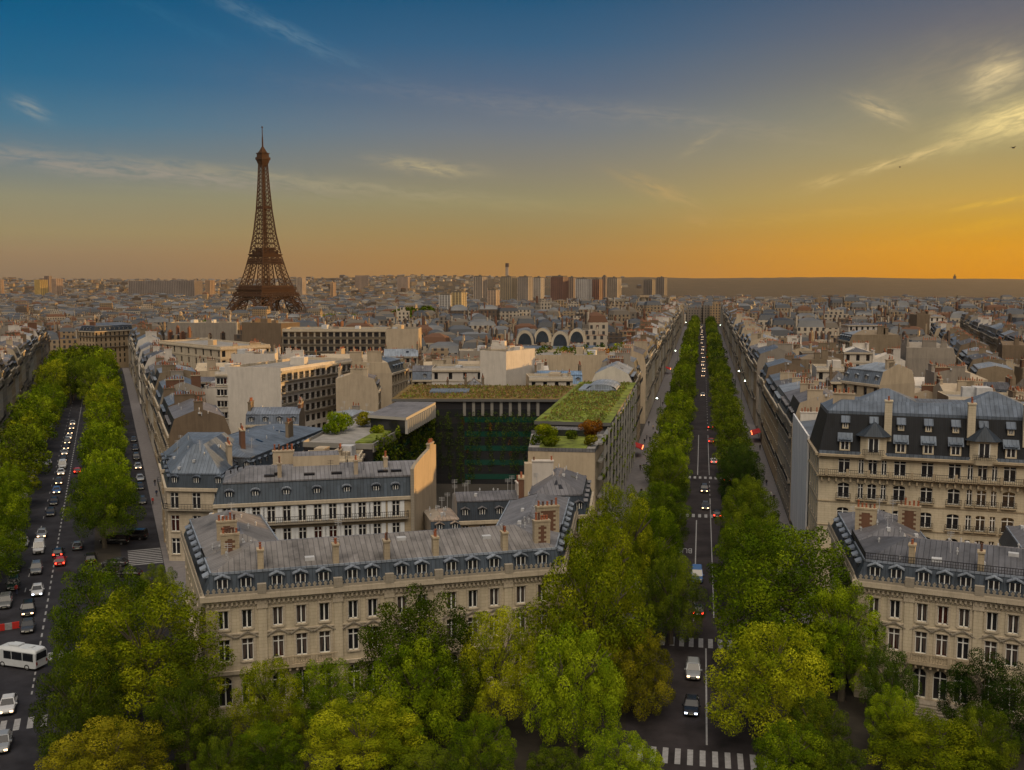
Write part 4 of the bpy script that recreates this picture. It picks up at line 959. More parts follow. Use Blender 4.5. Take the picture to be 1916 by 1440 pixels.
# ---- shuttered apartment house behind the left mansion
def shutter_house():
    a = P(398, 944, 17.0); b = P(770, 927, 17.0); L = math.hypot(b[0] - a[0], b[1] - a[1]); d = ((b[0] - a[0]) / L, (b[1] - a[1]) / L); n = (d[1], -d[0]); foot = rect(a, d, L, 12.5); foot[2] = (b[0] + 2.3, b[1] + 12.2); occupy(foot); c = centroid(foot)
    T = thing('shuttered_house', 'cream house with white shutters, oval dormers and tall bare end wall behind the left mansion', 'building', (c[0], c[1], 0)); at = lambda t, k=0.0: (a[0] + d[0] * t + n[0] * k, a[1] + d[1] * t + n[1] * k); zt = 17.0
    W = MB(); cs = [tline(a, b, u) for u in (425, 452, 480, 508, 537, 566, 595, 623, 651, 678, 706, 741)]
    rows = [(z, 2.45, 1.15, 'case', cs) for z in (13.9, 10.5, 7.1, 3.7)]; pl = facade(W, a, b, -1, zt, rows, recess=.22, bake=False)
    for i in (1, 2, 3): p, q = foot[i], foot[(i + 1) % 4]; W.face([(*p, -1), (*q, -1), (*q, zt), (*p, zt)], 2 if i == 1 else 0)
    band(W, a, b, 16.5, 17, .35, 1); W.build('wall', [STONE[0], STONE[1], PARTY[0]], T); place_windows(T, pl, 1, 100, red=.15, lit=.04)
    k = MB(); k.obox((0, 0), (1, 0), .03, .28, 0, 1); sm = {}
    for (tc, wz, h, w_, typ, p, rz) in pl:
        for s in (-1, 1):
            M = MB(); M.obox((0, -.04), (1, 0), .33, .03, 0, h, 0, True)
            for q in range(14): M.obox((0, -.075), (1, 0), .27, .008, .12 + q * (h - .2) / 14, .12 + q * (h - .2) / 14 + .07, 0, True)
            if 's' not in sm: sm['s'] = M.mesh('shutter', [SHUT])
            x, y = at(tc + s * (.575 + .36), .02); put('shutter', sm['s'], T, (x - c[0], y - c[1], wz), rz)
    balcony(T, at(.3), at(L - .6), 13.85, .8, .3); balcony(T, at(.3), at(L - .6), 7.05, .8, .3)
    f1 = inset(foot, [1.15, 0, 1.1, 1.4]); z1 = 19.9; Rf = MB()
    for i in range(4): j = (i + 1) % 4; Rf.face([(*foot[i], zt), (*foot[j], zt), (*f1[j], z1), (*f1[i], z1)], 2 if i == 1 else 0)
    f2 = inset(f1, [4.6, 0, 4.4, 3.5]); z2 = 21.4
    for i in range(4): j = (i + 1) % 4; Rf.face([(*f1[i], z1), (*f1[j], z1), (*f2[j], z2), (*f2[i], z2)], 2 if i == 1 else 1)
    Rf.face([(*p, z2) for p in f2], 1); clutter(Rf, f1, z1, f2, z2, 14, 3); band(Rf, f1[0], f1[1], z1 - .1, z1 + .12, .18, 1)
    for x0 in (.28, .48, .62, .86, .93):
        A = at(L * x0, -1.15 - 1.6); Rf.obox(A, d, .8, .4, z1 + .3, z1 + .75, 3)
    Rf.obox(at(L * .52, -7.5), d, L * .12, 2.2, z1, 22.8, 2, False, 1)
    Rf.build('roof', [SLATE[2], ZINC[1], PARTY[0], GLASS], T)
    for i, u in enumerate((430, 479, 537, 594, 650, 705, 741)):
        D = MB(); t = tline(a, b, u); dormer(D, at(t, -.35), d, zt + .3, 1.15, 1.5, 1.0, 'round', 0, 1, 2, 3); D.build('dormer', [SLATE[2], ZINC[2], GLASS, FRAME], T)
    M = MB(); e = foot[1]; g = foot[2]; dd = ((g[0] - e[0]) / 12.5, (g[1] - e[1]) / 12.5); q = lambda t, k: (e[0] + dd[0] * t + d[0] * k, e[1] + dd[1] * t + d[1] * k)
    prof = [(-.5, -1), (12.6, -1), (12.6, 22.9), (11.4, 23.1), (5, 22.4), (.6, 21.7), (-.5, 21.2)]
    M.face([(*q(t, .55), z) for t, z in prof], 0); M.face([(*q(t, .004), z) for t, z in reversed(prof)], 0)
    for i in range(len(prof)): A, B = prof[i], prof[(i + 1) % len(prof)]; M.face([(*q(A[0], .55), A[1]), (*q(A[0], .004), A[1]), (*q(B[0], .004), B[1]), (*q(B[0], .55), B[1])], 1)
    M.build('end_wall', [PARTY[0], STONE[2]], T)
    for x0, k in ((.33, -2.6), (.72, -2.6), (.88, -4.4)): chimney(T, at(L * x0, k), n, .5, .3, 19.5, 22.2, PARTY[0], 1, 2)
    chimney(T, at(L * .35, -8), d, 1.6, .4, 19.5, 23.2, PARTY[0], 1, 5); chimney(T, q(10, .28), dd, 1.2, .27, 22.6, 23.4, PARTY[0], 1, 4)
shutter_house()
# corner pavilion on the side avenue
a = P(312, 912, 13.3); ft = [a, (a[0] + 10.5, a[1] - .8), (a[0] + 10.0, a[1] + 24), (a[0] - 24 * .39, a[1] + 24)]
pv = haus('corner_pavilion', 'pale stone corner pavilion with pyramid zinc roof and arched stone dormer', ft, 13.3, zb=0, mans=(2.4, .8), top=4.6, wall=STONE[1], mansm=SLATE[0], topm=ZINC[0], fh=4.1, win=(1.5, 2.9), near=1, dorm='round', chim=0, sp=4.6, floors=3, lit=0, balc=(0,))
chimney(pv, (a[0] + 8.6, a[1] + 9), DI, 1.8, .4, 15, 19.5, PARTY[0], 1, 5); chimney(pv, (a[0] + 9, a[1] + 17), DI, 1.6, .4, 15, 21.0, BRICK, 1, 5)
# courtyard range and its neighbours
a = P(856, 975, 11.0); ft = rect(a, (.985, .17), 11.0, 8)
haus('courtyard_house', 'low slate roofed courtyard house with three white dormers', ft, 11, zb=0, mans=(3, 1), top=.9, wall=STONE[3], mansm=SLATE[0], topm=ZINC[1], near=1, chim=1, party=(1, 3), sp=2.6)
a = (-12.2, 151.5); haus('courtyard_annex', 'small annex with flat brown zinc roof against the bare end wall', rect(a, (.97, .24), 5.0, 9), 11.2, zb=0, mans=(2.2, .7), top=.5, party=(3,), topm=seamed('zinc brown', (.30, .245, .20)), mansm=SLATE[2], wall=STONE[0], near=1, chim=0, sp=2.4)
a = P(978, 968, 14.0); e = P(1100, 962, 14.0); ft = [a, e, K(toK(*e)[0] + 17, -17.8), (a[0] + 1.2, a[1] + 17)]
gr8 = haus('avenue_corner_house', 'grey hipped zinc roof house below the bare cream gable', ft, 14.0, zb=0, mans=(2.9, 1.0), top=2.3, wall=STONE[0], mansm=SLATE[2], topm=ZINC[1], near=1, chim=0, sp=3.4, dorm='gable')
chimney(gr8, (a[0] - .2, a[1] + 3.5), (0, 1), 1.3, .4, 13, 19.4, BRICK, 1, 3); chimney(gr8, (a[0] + 3.3, a[1] + 10), (1, 0), 1.7, .5, 16, 20.8, PARTY[1], 1, 2)

# ---- office block with planted walls and sedum roofs
def leaf_cloud(cents, nleaf, size, rs, up=.0):
    """leaf cards on blobs (x, y, z, rx, ry, rz) -> verts, faces, tints"""
    V = []; tints = []; g = np.random.default_rng(rs); cents = np.array(cents, float)
    for i, (x, y, z, rx, ry, rz) in enumerate(cents):
        n = int(nleaf * (rx * ry * rz) ** (2 / 3)); dirs = g.normal(size=(n, 3)); dirs[:, 2] += up * g.random(n); dirs /= np.linalg.norm(dirs, axis=1)[:, None]
        rad = .72 + .34 * g.random(n) ** .7; p = np.array((x, y, z)) + dirs * np.array((rx, ry, rz)) * rad[:, None]
        if len(cents) > 1:
            keep = np.ones(n, bool)
            for j, c in enumerate(cents):
                if j != i: keep &= (((p - c[:3]) / c[3:]) ** 2).sum(1) > .42
            p = p[keep]; dirs = dirs[keep]; n = len(p)
        if not n: continue
        nn = dirs + g.normal(size=(n, 3)) * .36; nn /= np.linalg.norm(nn, axis=1)[:, None]
        u = np.cross(nn, g.normal(size=(n, 3))); u /= np.linalg.norm(u, axis=1)[:, None] + 1e-9; v = np.cross(nn, u); s = size * (.6 + .8 * g.random(n))[:, None]
        V.append(np.stack([p + u * s, p + v * s * .62 + nn * s * .12, p - u * s * .9, p - v * s * .62 - nn * s * .1], 1))
        tints.append(np.clip(g.normal(.5, .13, n) + g.normal(0, .20), 0, 1))
    V = np.concatenate(V).reshape(-1, 3); return V, np.concatenate(tints)
def leaf_mesh(name, cents, nleaf, size, rs, mat, up=.0):
    V, t = leaf_cloud(cents, nleaf, size, rs, up); n = len(t); me = bpy.data.meshes.new(name)
    me.vertices.add(n * 4); me.vertices.foreach_set('co', V.astype(np.float32).ravel()); me.loops.add(n * 4); me.loops.foreach_set('vertex_index', np.arange(n * 4, dtype=np.int32)); me.polygons.add(n); me.polygons.foreach_set('loop_start', np.arange(0, n * 4, 4, dtype=np.int32))
    me.update(calc_edges=True); me.materials.append(mat); at = me.attributes.new('tint', 'FLOAT', 'FACE'); at.data.foreach_set('value', t.astype(np.float32)); return me
def shrub(cents, label, leaf, name='shrub', cat='shrub', group='shrubs of the roof gardens', n=90, size=.22, loc=(0, 0, 0), seed=1):
    me = leaf_mesh(name, cents, n, size, seed, LEAF[leaf]); o = bpy.data.objects.new(name, me); COL.objects.link(o); o.location = loc; return tag(o, label, cat, group)
def green_office():
    T = thing('planted_office_block', 'dark glass office block with sedum roofs, hanging plants and green glass bands round a courtyard', 'building', (4, 240, 0))
    S0, S1 = 205.0, 286.0
    W = MB(); dk = plain('dark cladding', (.022, .022, .026), .35); gg = plain('green glass', (.008, .055, .040), .15, spec=.7); fin = plain('metal fins', (.26, .25, .23), .5, .3); GL2 = plain('office glazing', (.02, .022, .026), .1, spec=.7)
    right = [K(S0, -33), K(S0, -18.4), K(S1, -18.4), K(S1, -33)]; occupy(right); W.prism(right, -1, 20.3, 0)
    bl = P(738, 745, 21); br = K(toK(10.6, 246)[0] + 0, -33.05); back = [bl, (br[0], br[1]), (br[0] + 5.5, br[1] + 30), (bl[0] + 1, bl[1] + 33)]; occupy(back); W.prism(back, -1, 20.3, 0)
    W.build('wall', [dk, gg, fin], T)
    M = MB()
    q = inset(right, [-.5, -.7, 0, -.3]); M.prism(q, 20.3, 21.0, 0, 1, True); q = inset(back, [-.6, 0, 0, -.6]); M.prism(q, 20.31, 20.95, 0, 2, True)
    M.build('roof', [plain('roof edge', (.10, .10, .10), .5), SEDUM, SEDUMR], T)
    M = MB()
    for (qq, k) in ((inset(right, [.6, .8, .6, .8]), 0), (inset(back, [.8, .5, .8, .8]), 1)):
        g = np.random.default_rng(5 + k)
        for i in range(2600):
            u, v = g.random(2); x = (qq[0][0] * (1 - u) + qq[1][0] * u) * (1 - v) + (qq[3][0] * (1 - u) + qq[2][0] * u) * v; y = (qq[0][1] * (1 - u) + qq[1][1] * u) * (1 - v) + (qq[3][1] * (1 - u) + qq[2][1] * u) * v
            h = g.uniform(.12, .5); a = g.uniform(0, 3.1); c, s = math.cos(a) * .22, math.sin(a) * .22; M.face([(x - c, y - s, 21.0), (x + c, y + s, 21.0), (x + c * .6, y + s * .6, 21.0 + h), (x - c * .8, y - s * .8, 21.0 + h * .8)], int(g.random() < (.25 if k == 0 else .6)))
    M.build('sedum', [SEDUM, SEDUMR], T)
    V = MB(); V.obox(K(268, -27), DK, 7, 4, 21, 21.5, 0, False); o1, o2 = K(252, -29.5), K(252, -21.5)
    pr = None
    for i in range(11):                                   # barrel skylight
        a = math.pi * i / 10; cur = (-25.2 - 4.0 * math.cos(a), 21.3 + 1.5 * math.sin(a))
        if pr: V.face([(*K(262, pr[0]), pr[1]), (*K(262, cur[0]), cur[1]), (*K(276, cur[0]), cur[1]), (*K(276, pr[0]), pr[1])], 0)
        pr = cur
    V.face([(*K(262, -29.2), 21.3), (*K(262, -21.2), 21.3), (*K(262, -23), 22.5), (*K(262, -25.2), 22.8), (*K(262, -27.4), 22.5)], 0)
    V.obox((-16, 262), (1, 0), 5, 4, 20.95, 21.35, 1)
    V.build('roof_light', [ZINC[2], ZINC[0]], T)
    # terrace in front of the right wing, with its bare gable below
    gl_ = P(988, 843, 18.6); g2 = K(186, -18.6); G = MB(); ft = [(gl_[0], gl_[1] - .2), K(toK(gl_[0] + 12, gl_[1])[0] - 1.8, -18.6), K(S0 - .05, -18.6), (K(S0, -33)[0] - 1, K(S0, -33)[1] - 2)]
    occupy(ft); G.prism(ft, -1, 18.6, 0, 1)
    for i in range(3): band(G, ft[i], ft[i + 1], 18.6, 19.3, .05, 2)
    a, b = ft[0], ft[1]; G.obox((a[0] + .4, a[1] - 1.0), (1, .02), 1.1, 1.0, -1, 16.6, 0); G.build('gable_wall', [PARTY[0], GRAVEL, ZINC[1]], T)
    # street front: concrete floors, ribs and plants
    Fm = MB()
    for k in range(6): z = 3.2 + k * 3.3; q = rect(K(S0 - 22, -18.38), DK, S1 - S0 + 20, .0); Fm.prism([K(S0 - 20, -18.3), K(S0 - 20, -17.5), K(S1 - 1, -17.5), K(S1 - 1, -18.3)], z, z + .35, 0, None, True)
    for k in range(12): s = S0 - 18 + k * 8.2; Fm.bar((*K(s, -17.4), 0), (*K(s + 2.5, -17.4), 21), .35, 0)
    Fm.build('street_front', [fin], T)
    # courtyard front of the back wing
    Cm = MB(); a, b = back[0], back[1]; L = math.hypot(b[0] - a[0], b[1] - a[1]); d = ((b[0] - a[0]) / L, (b[1] - a[1]) / L); n = (d[1], -d[0]); at = lambda t, k: (a[0] + d[0] * t + n[0] * k, a[1] + d[1] * t + n[1] * k)
    for k in range(5):
        z = 1.2 + k * 3.5
        Cm.face([(*at(L * .42, .06), z), (*at(L, .06), z), (*at(L, .06), z + 1.3), (*at(L * .42, .06), z + 1.3)], 1); Cm.face([(*at(8, .05), z + 1.3), (*at(L, .05), z + 1.3), (*at(L, .05), z + 3.2), (*at(8, .05), z + 3.2)], 2)
    for k in range(9): t = L * .42 + k * L * .055; Cm.obox(at(t, .12), d, .35, .08, 16.8, 20.2, 3)
    wl = K(S0, -33.04); wk = [K(S0, -33.05), K(S1 - 30, -33.05)]
    for k in range(5): z = 1.2 + k * 3.5; Cm.face([(*wk[1], z), (*wk[0], z), (*wk[0], z + 1.3), (*wk[1], z + 1.3)], 1)
    Cm.build('courtyard_glazing', [dk, gg, GL2, fin], T)
    # left wing: terrace, pavilion with fins
    lw = [(-41, 199), (-27, 196), (-19.2, 245.6), (-36, 245.6)]; occupy(lw); Lw = MB(); Lw.prism(lw, -1, 17.5, 3, 1); band(Lw, lw[1], lw[2], 16.4, 18.1, .25, 0); band(Lw, lw[3], lw[0], 17.0, 18.1, .15, 0); band(Lw, lw[0], lw[1], 17.0, 18.0, .15, 0)
    l2 = math.hypot(lw[2][0] - lw[1][0], lw[2][1] - lw[1][1]); d2 = ((lw[2][0] - lw[1][0]) / l2, (lw[2][1] - lw[1][1]) / l2)
    for k in range(5): z = 1 + k * 3.2; Lw.face([(lw[1][0] + .06, lw[1][1], z), (lw[2][0] + .06, lw[2][1], z), (lw[2][0] + .06, lw[2][1], z + 1.2), (lw[1][0] + .06, lw[1][1], z + 1.2)], 2)
    Lw.build('terrace_wing', [fin, GRAVEL, gg, dk], T)
    Pv = MB(); pq = [P(688, 776, 21), P(760, 781, 21), P(815, 752, 21), P(742, 751, 21)]; Pv.prism(inset(pq, [.5] * 4), 17.5, 20.4, 1, None); Pv.prism(pq, 20.4, 21.0, 0, 2, True)
    e, g = pq[1], pq[2]; l3 = math.hypot(g[0] - e[0], g[1] - e[1]); d3 = ((g[0] - e[0]) / l3, (g[1] - e[1]) / l3)
    for k in range(16): Pv.obox((e[0] + d3[0] * (.4 + k * l3 / 16), e[1] + d3[1] * (.4 + k * l3 / 16)), d3, .2, .3, 17.5, 20.4, 0)
    Pv.build('rooftop_pavilion', [plain('pale concrete fins', (.34, .325, .30), .7), GL2, ZINC[1]], T)
    # hanging plants: one tangle per wall
    g = np.random.default_rng(3); c = []
    for q in range(26):                                   # vertical curtains of climbers
        t0 = 3 + (L - 5) * (q + g.uniform(-.3, .3)) / 26; zb_ = g.uniform(0, 5) if q < 13 else g.uniform(2, 11)
        for k in range(14):
            z = 17.0 - k * 1.25
            if z > zb_: c.append((*at(t0 + g.normal(0, .25), .5), z, g.uniform(.35, .8), .4, g.uniform(.9, 1.4)))
    nr = len(c)
    for k in range(6): c.append((*at(g.uniform(.35, .75) * L, .8), g.uniform(5, 16), .4, .3, .7))
    for nm, cc, lf in (('hanging_plants', c[:nr], 'dark'), ('hanging_plants', c[nr:], 'rust')):
        o = put(nm, leaf_mesh(nm, [(x - 4, y - 240, z, a_, b_, e_) for x, y, z, a_, b_, e_ in cc], 100, .15, 4, LEAF[lf]), T); o['kind'] = 'stuff'
    c = []
    for k in range(210):
        t = g.random(); z = 17.8 - g.random() ** 1.4 * 11; c.append((lw[1][0] + (lw[2][0] - lw[1][0]) * t + .5 - 4, lw[1][1] + (lw[2][1] - lw[1][1]) * t - 240, z, .5, .8, g.uniform(.7, 1.9)))
    o = put('hanging_plants', leaf_mesh('hanging_plants', c, 46, .26, 6, LEAF['avenue']), T); o['kind'] = 'stuff'
    c = [(*[x_ - y_ for x_, y_ in zip(K(s, -17.6), (4, 240))], z, .5, .9, .5) for s, z in [(S0 - 18 + g.random() * 96, 3.4 + 3.3 * g.integers(0, 6)) for _ in range(110)]]
    o = put('street_front_plants', leaf_mesh('street_front_plants', c, 60, .25, 8, LEAF['avenue']), T); o['kind'] = 'stuff'
    # roof garden shrubs (things standing on the building)
    def bush(u, v, z, r, leaf, label, hh=1.0):
        x, y = P(u, v, z); cs = [(g.normal(0, r * .42), g.normal(0, r * .42), r * hh * g.uniform(.5, 1.3), r * .62, r * .62, r * .55) for _ in range(9)]
        shrub(cs, label, leaf, loc=(x, y, z), seed=int(u), n=330, size=.15)
    for u, v, r, lf, lab in ((1018, 822, 1.9, 'yellow', 'yellow green round shrub at left end of the cream gable terrace'), (1112, 818, 2.0, 'rust', 'rust red round shrub at right end of the cream gable terrace'), (1042, 805, 1.3, 'rust', 'small orange shrub behind the left terrace shrub'), (1069, 822, 1.1, 'avenue', 'small dark round shrub in the middle of the gable terrace'), (1030, 836, 1.2, 'yellow', 'olive shrub in front of the terrace parapet at left'), (1105, 834, 1.2, 'ochre', 'brown low shrub at the terrace parapet under the rust shrub'), (1004, 832, 1.1, 'avenue', 'dark green shrub overhanging the courtyard corner')):
        bush(u, v, 18.6, r, lf, lab)
    for u, v, r, lf, lab in ((640, 806, 2.3, 'green', 'bright green bush on the office terrace beside the pavilion'), (682, 798, 2.0, 'ochre', 'brown leaved bush between the green bush and the terrace pavilion'), (735, 800, 1.5, 'avenue', 'green bush under the finned roof pavilion'), (620, 812, 1.5, 'green', 'small green bush at the left end of the office terrace'), (705, 812, 1.2, 'yellow', 'low yellow green planting along the terrace edge')):
        bush(u, v, 17.5, r, lf, lab)
    # hedge strips of lawn on the terraces
    M = MB(); M.prism(inset(ft, [1.5, 2, 3.5, 2]), 18.6, 18.75, 0); M.prism([(-31, 200), (-27.6, 200), (-22.5, 234), (-25.6, 234)], 17.5, 17.85, 0); M.build('terrace_lawn', [SEDUM], T)
    M = MB(); pq = [K(S0 - 5, -30), K(S0 - 5, -20.5), K(S0, -20.5), K(S0, -30)]; M.prism(pq, 18.6, 20.0, 0, 1); M.build('penthouse', [GL2, ZINC[1]], T)
green_office()

haus('cream_courtyard_house', 'low cream flat roofed house below the office terrace bushes', rect((-39, 188.5), (1, .05), 10.5, 7), 16.2, zb=0, wall=STONE[1], partym=PARTY[0], flat=True, near=1, floors=2, chim=1, brick=0)
# ---- other landmarks of the middle distance
haus('zinc_roofed_range', 'long low pitched blue zinc roof over a row of dark dormers facing the office garden', [(-48, 187), (-40.5, 226), (-58, 230), (-66, 190)], 14.2, zb=0, mans=(2.6, .8), top=1.8, wall=STONE[3], mansm=SLATE[2], topm=ZINC[0], near=1, sp=2.7, chim=1)
wt_ = haus('terraced_white_building', 'white rendered building with stepped balcony terraces on its right side', front(425, 690, 525, 694, 27, 34), 27, wall=PARTY[1], partym=PARTY[1], flat=True, near=0, nowin=(0,), fh=2.9, win=(1.9, 1.7), sp=2.6, chim=1, balc=(0, 1, 2, 3))
M = MB(); a = P(404, 683, 25.5); ft = rect((a[0], a[1] + 6), (1, 0), 8, 12); 
haus('white_window_block', 'narrow white block with dark glazed bands left of the terraced building', front(402, 700, 446, 700, 25, 12), 25, wall=PARTY[1], partym=PARTY[1], flat=True, near=1, fh=3.0, win=(1.9, 1.7), sp=2.3, chim=0, floors=5)
haus('blank_gable_house', 'house with huge bare cream party wall and stained chimney flues', front(612, 686, 733, 688, 25, 16), 23.5, party=(0, 3), wall=STONE[0], partym=PARTY[0], mans=(3, 1.2), top=1.6, mansm=SLATE[2], topm=ZINC[0], chim=3, brick=0)
haus('low_zinc_workshop', 'small white walled house with zinc lean-to roof below the big bare wall', rect((-45, 247), (.98, .1), 11, 16), 15.5, wall=PARTY[1], mans=None, top=1.3, topm=ZINC[2], near=1, chim=1, floors=1)
haus('white_villa', 'tall pale blue white house with arched top window and chimney wall', front(918, 652, 946, 652, 29.5, 12), 29.5, wall=PARTY[1], partym=PARTY[1], flat=True, near=1, fh=4.2, win=(1.7, 2.4), sp=4.2, chim=3, brick=0)
haus('white_chimney_house', 'blank white wall with chimneys joined to the right of the pale tall house', front(947, 658, 1001, 652, 29, 9), 28.4, wall=PARTY[1], partym=PARTY[1], flat=True, blank=True, chim=3, brick=0)
haus('garden_roof_building', 'long beige blank wall with planted roof terraces above the blue zinc roofs', front(1003, 668, 1180, 668, 25, 22), 25, flat=True, party=(0,), partym=PARTY[0], wall=STONE[0], chim=2, brick=0)
haus('blue_zinc_house', 'low house with bright blue zinc roof in front of the long beige wall', front(1000, 712, 1090, 712, 20, 10), 19.0, mans=(2.6, .9), top=.9, mansm=seamed('zinc bright blue', (.16, .24, .36)), topm=seamed('zinc bright blue', (.16, .24, .36)), chim=3, party=(1, 3))
haus('terraced_modern_block', 'long cream modern block with continuous planted balconies', front(528, 618, 722, 618, 28, 18), 28, wall=STONE[1], flat=True, fh=3.0, win=(2.0, 1.9), sp=2.8, balc=(0, 1, 2, 3), chim=1)
haus('brown_gable_block', 'dark brown blank walled block left of the long terraced modern block', front(452, 605, 526, 607, 27.5, 14), 27.5, partym=PARTY[2], wall=PARTY[2], flat=True, blank=True, chim=2)
haus('rounded_stone_building', 'cream building with broad blank walls and roof terrace on the side avenue', front(298, 640, 412, 652, 25, 20), 25, wall=STONE[1], flat=True, partym=PARTY[0], fh=3.4, win=(1.4, 2.2), sp=6, chim=3, brick=0)
haus('wide_blank_block', 'wide blank stone party wall above the rounded cream building', front(312, 604, 452, 604, 26, 14), 26, wall=PARTY[3], partym=PARTY[3], blank=True, flat=True, chim=3)
haus('tall_beige_gable', 'plain beige gable block right of the long terraced modern block', front(722, 618, 783, 618, 28.5, 14), 28.5, blank=True, partym=PARTY[0], flat=True, chim=1)
haus('white_flat_block', 'low white block with planted roof left of the pale tall house', front(808, 692, 905, 692, 22, 14), 22, wall=PARTY[1], partym=PARTY[1], flat=True, fh=3.2, sp=5, chim=0, floors=1)
haus('lit_corner_building', 'cream corner building catching orange sun at the far end of the left avenue', rect(P(176, 610, 23), (.53, .85), 30, 14), 22, wall=STONE[3], mansm=SLATE[2], topm=ZINC[0], chim=2, balc=(0, 2), sp=3.2)
haus('white_gable_house', 'pair of white gabled houses with brown party wall on the right', front(1740, 592, 1768, 592, 27, 14), 27, wall=PARTY[1], partym=PARTY[2], party=(3,), mans=None, top=1.2, chim=2)
haus('beige_gable_house', 'big beige blank wall house with blue zinc side behind the slate block', front(1590, 638, 1686, 638, 25, 14), 25, party=(0,), partym=PARTY[4], mans=(2.6, 1), chim=2)
haus('rubble_wall_house', 'rubble stone blank wall with white dormer row beneath', front(1490, 672, 1576, 672, 24.5, 12), 24.5, party=(0,), partym=PARTY[4], mans=None, top=1.2, chim=2)
haus('cream_gable_house', 'cream blank wall with blue zinc bay just behind the slate block', front(1646, 716, 1712, 712, 26, 12), 25.5, party=(0,), partym=PARTY[0], mans=(3, 1), mansm=ZINC[0], chim=2)
haus('brown_block', 'tall dark brown blank block among the right rooftops', front(1716, 590, 1740, 590, 28, 12), 28, blank=True, partym=PARTY[2], flat=True, chim=0)
haus('pink_white_house', 'white and pinkish gable houses amid the right rooftops', front(1588, 608, 1650, 608, 26, 12), 26, wall=PARTY[1], partym=PARTY[1], mans=None, chim=2, top=1)

# four barrel domes of a hotel roof
def domes():
    x0, y0 = P(968, 645, 26); T = thing('domed_hotel', 'hotel block crowned by four rounded zinc dormer domes', 'building', (x0 + 14, y0 + 8, 0)); ft = rect((x0 - 2, y0), (.99, .14), 34, 16); occupy(ft); W = MB(); W.prism(ft, -1, 24.5, 0, 1); W.build('wall', [STONE[0], ZINC[0]], T)
    for k, (u, v) in enumerate(((982, 640), (1015, 636), (1048, 642), (1080, 637))):
        x, y = P(u, v, 25.5); y += k % 2 * 3; M = MB(); pr = None; r = 3.3
        for i in range(13):
            a = math.pi * i / 12; c = (-r * math.cos(a), 24.5 + 5.6 * math.sin(a) ** .9 if 0 < i < 12 else 24.5)
            if pr: M.face([(x + pr[0], y, pr[1]), (x + c[0], y, c[1]), (x + c[0] + 1, y + 9, c[1]), (x + pr[0] + 1, y + 9, pr[1])], 0); M.face([(x, y + .01, 24.5), (x + c[0], y + .01, c[1]), (x + pr[0], y + .01, pr[1])][::-1], 1); M.face([(x + pr[0] * .8, y - .03, 24.5 + (pr[1] - 24.5) * .8), (x + pr[0] * 1.05, y - .03, pr[1] + .1), (x + c[0] * 1.05, y - .03, c[1] + .1), (x + c[0] * .8, y - .03, 24.5 + (c[1] - 24.5) * .8)][::-1], 2)
            pr = c
        M.build('dome', [seamed('zinc dome', (.10, .125, .16)), SLATE[0], STONE[1]], T)
domes()
gg_ = np.random.default_rng(9)
for k in range(16):
    u = 1008 + k * 10.6; x, y = P(u, 664 - (k % 3) * 5, 25.2); r = gg_.uniform(.9, 1.9); lf = ('avenue', 'dark', 'rust', 'avenue', 'yellow')[k % 5]
    shrub([(gg_.normal(0, r * .5), gg_.normal(0, r * .4), r * gg_.uniform(.4, 1.2), r * .5, r * .5, r * .5) for _ in range(6)], '%s from left of the shrubs lining the long beige roof terrace' % ORD(k + 1), lf, loc=(x, y, 25.0), seed=70 + k, n=40, size=.3, group='shrubs of the beige roof terrace')

for q in ([(-22, 160), (2, 160), (13, 250), (-18, 250)], [(-48, 158), (-18, 158), (-20, 245), (-42, 245)], [(-62, 150), (-40, 150), (-44, 190), (-62, 200)]): occupy(q)      # courtyards
# ------------------------------------------------------------------ street fronts and back rows, house by house
WN = dict(zip([m.name for m in STONE], ('warm cream', 'pale cream', 'grey stone', 'honey stone', 'whitish')))
RN = {'slate blue': 'blue slate', 'slate dark': 'dark slate', 'mansard zinc': 'dark zinc', 'zinc blue': 'blue zinc', 'zinc grey': 'grey zinc', 'zinc light': 'pale zinc', 'zinc dull': 'dull zinc'}
def auto(foot, hw, party, label, group, near=0, frontage=True, idx=0):
    wall = rnd.choice(STONE); style = rnd.random(); chim = rnd.randint(1, 3)
    if frontage:
        mm = rnd.choice(SLATE); tm = rnd.choice(ZINC); lab = '%s house, %s mansard, %s' % (WN[wall.name], RN[mm.name], label)
        return haus('haussmann_house', lab, foot, hw, party=party, mans=(rnd.uniform(2.6, 4.4), rnd.uniform(.9, 1.5)), top=rnd.uniform(1.0, 2.2), wall=wall, mansm=mm, topm=tm, near=near, balc=(0, 3) if rnd.random() < .8 else (1, 3), chim=chim, group=group, dorm=rnd.choice(('gable', 'round', 'shed')), lit=.03)
    pm = rnd.choice(PARTY + PARTY[:2])
    if style < .40:
        mm = rnd.choice(SLATE + ZINC[:2]); tm = rnd.choice(ZINC); lab = '%s house, %s mansard, %s' % (WN[wall.name], RN[mm.name], label)
        return haus('town_house', lab, foot, hw, party=party, wall=wall, partym=pm, mansm=mm, topm=tm, near=near, chim=chim + 1, group=group, floors=3, mans=(rnd.uniform(2.2, 3.4), rnd.uniform(.7, 1.5)), top=rnd.uniform(.7, 1.8))
    if style < .78:
        tm = rnd.choice(ZINC); lab = '%s house, low %s roof, %s' % (WN[wall.name], RN[tm.name], label)
        return haus('town_house', lab, foot, hw + 1.5, party=party, wall=wall, partym=pm, topm=tm, near=near, chim=chim + 1, group=group, floors=3, mans=None, top=rnd.uniform(.8, 2.4))
    lab = '%s flat roofed house, %s' % (WN[wall.name], label)
    return haus('town_house', lab, foot, hw + 3, party=party, wall=wall, partym=pm, near=near, chim=chim, group=group, floors=4, flat=True, balc=(0,) if rnd.random() < .6 else (), blank=rnd.random() < .3)
COUNT = [0]
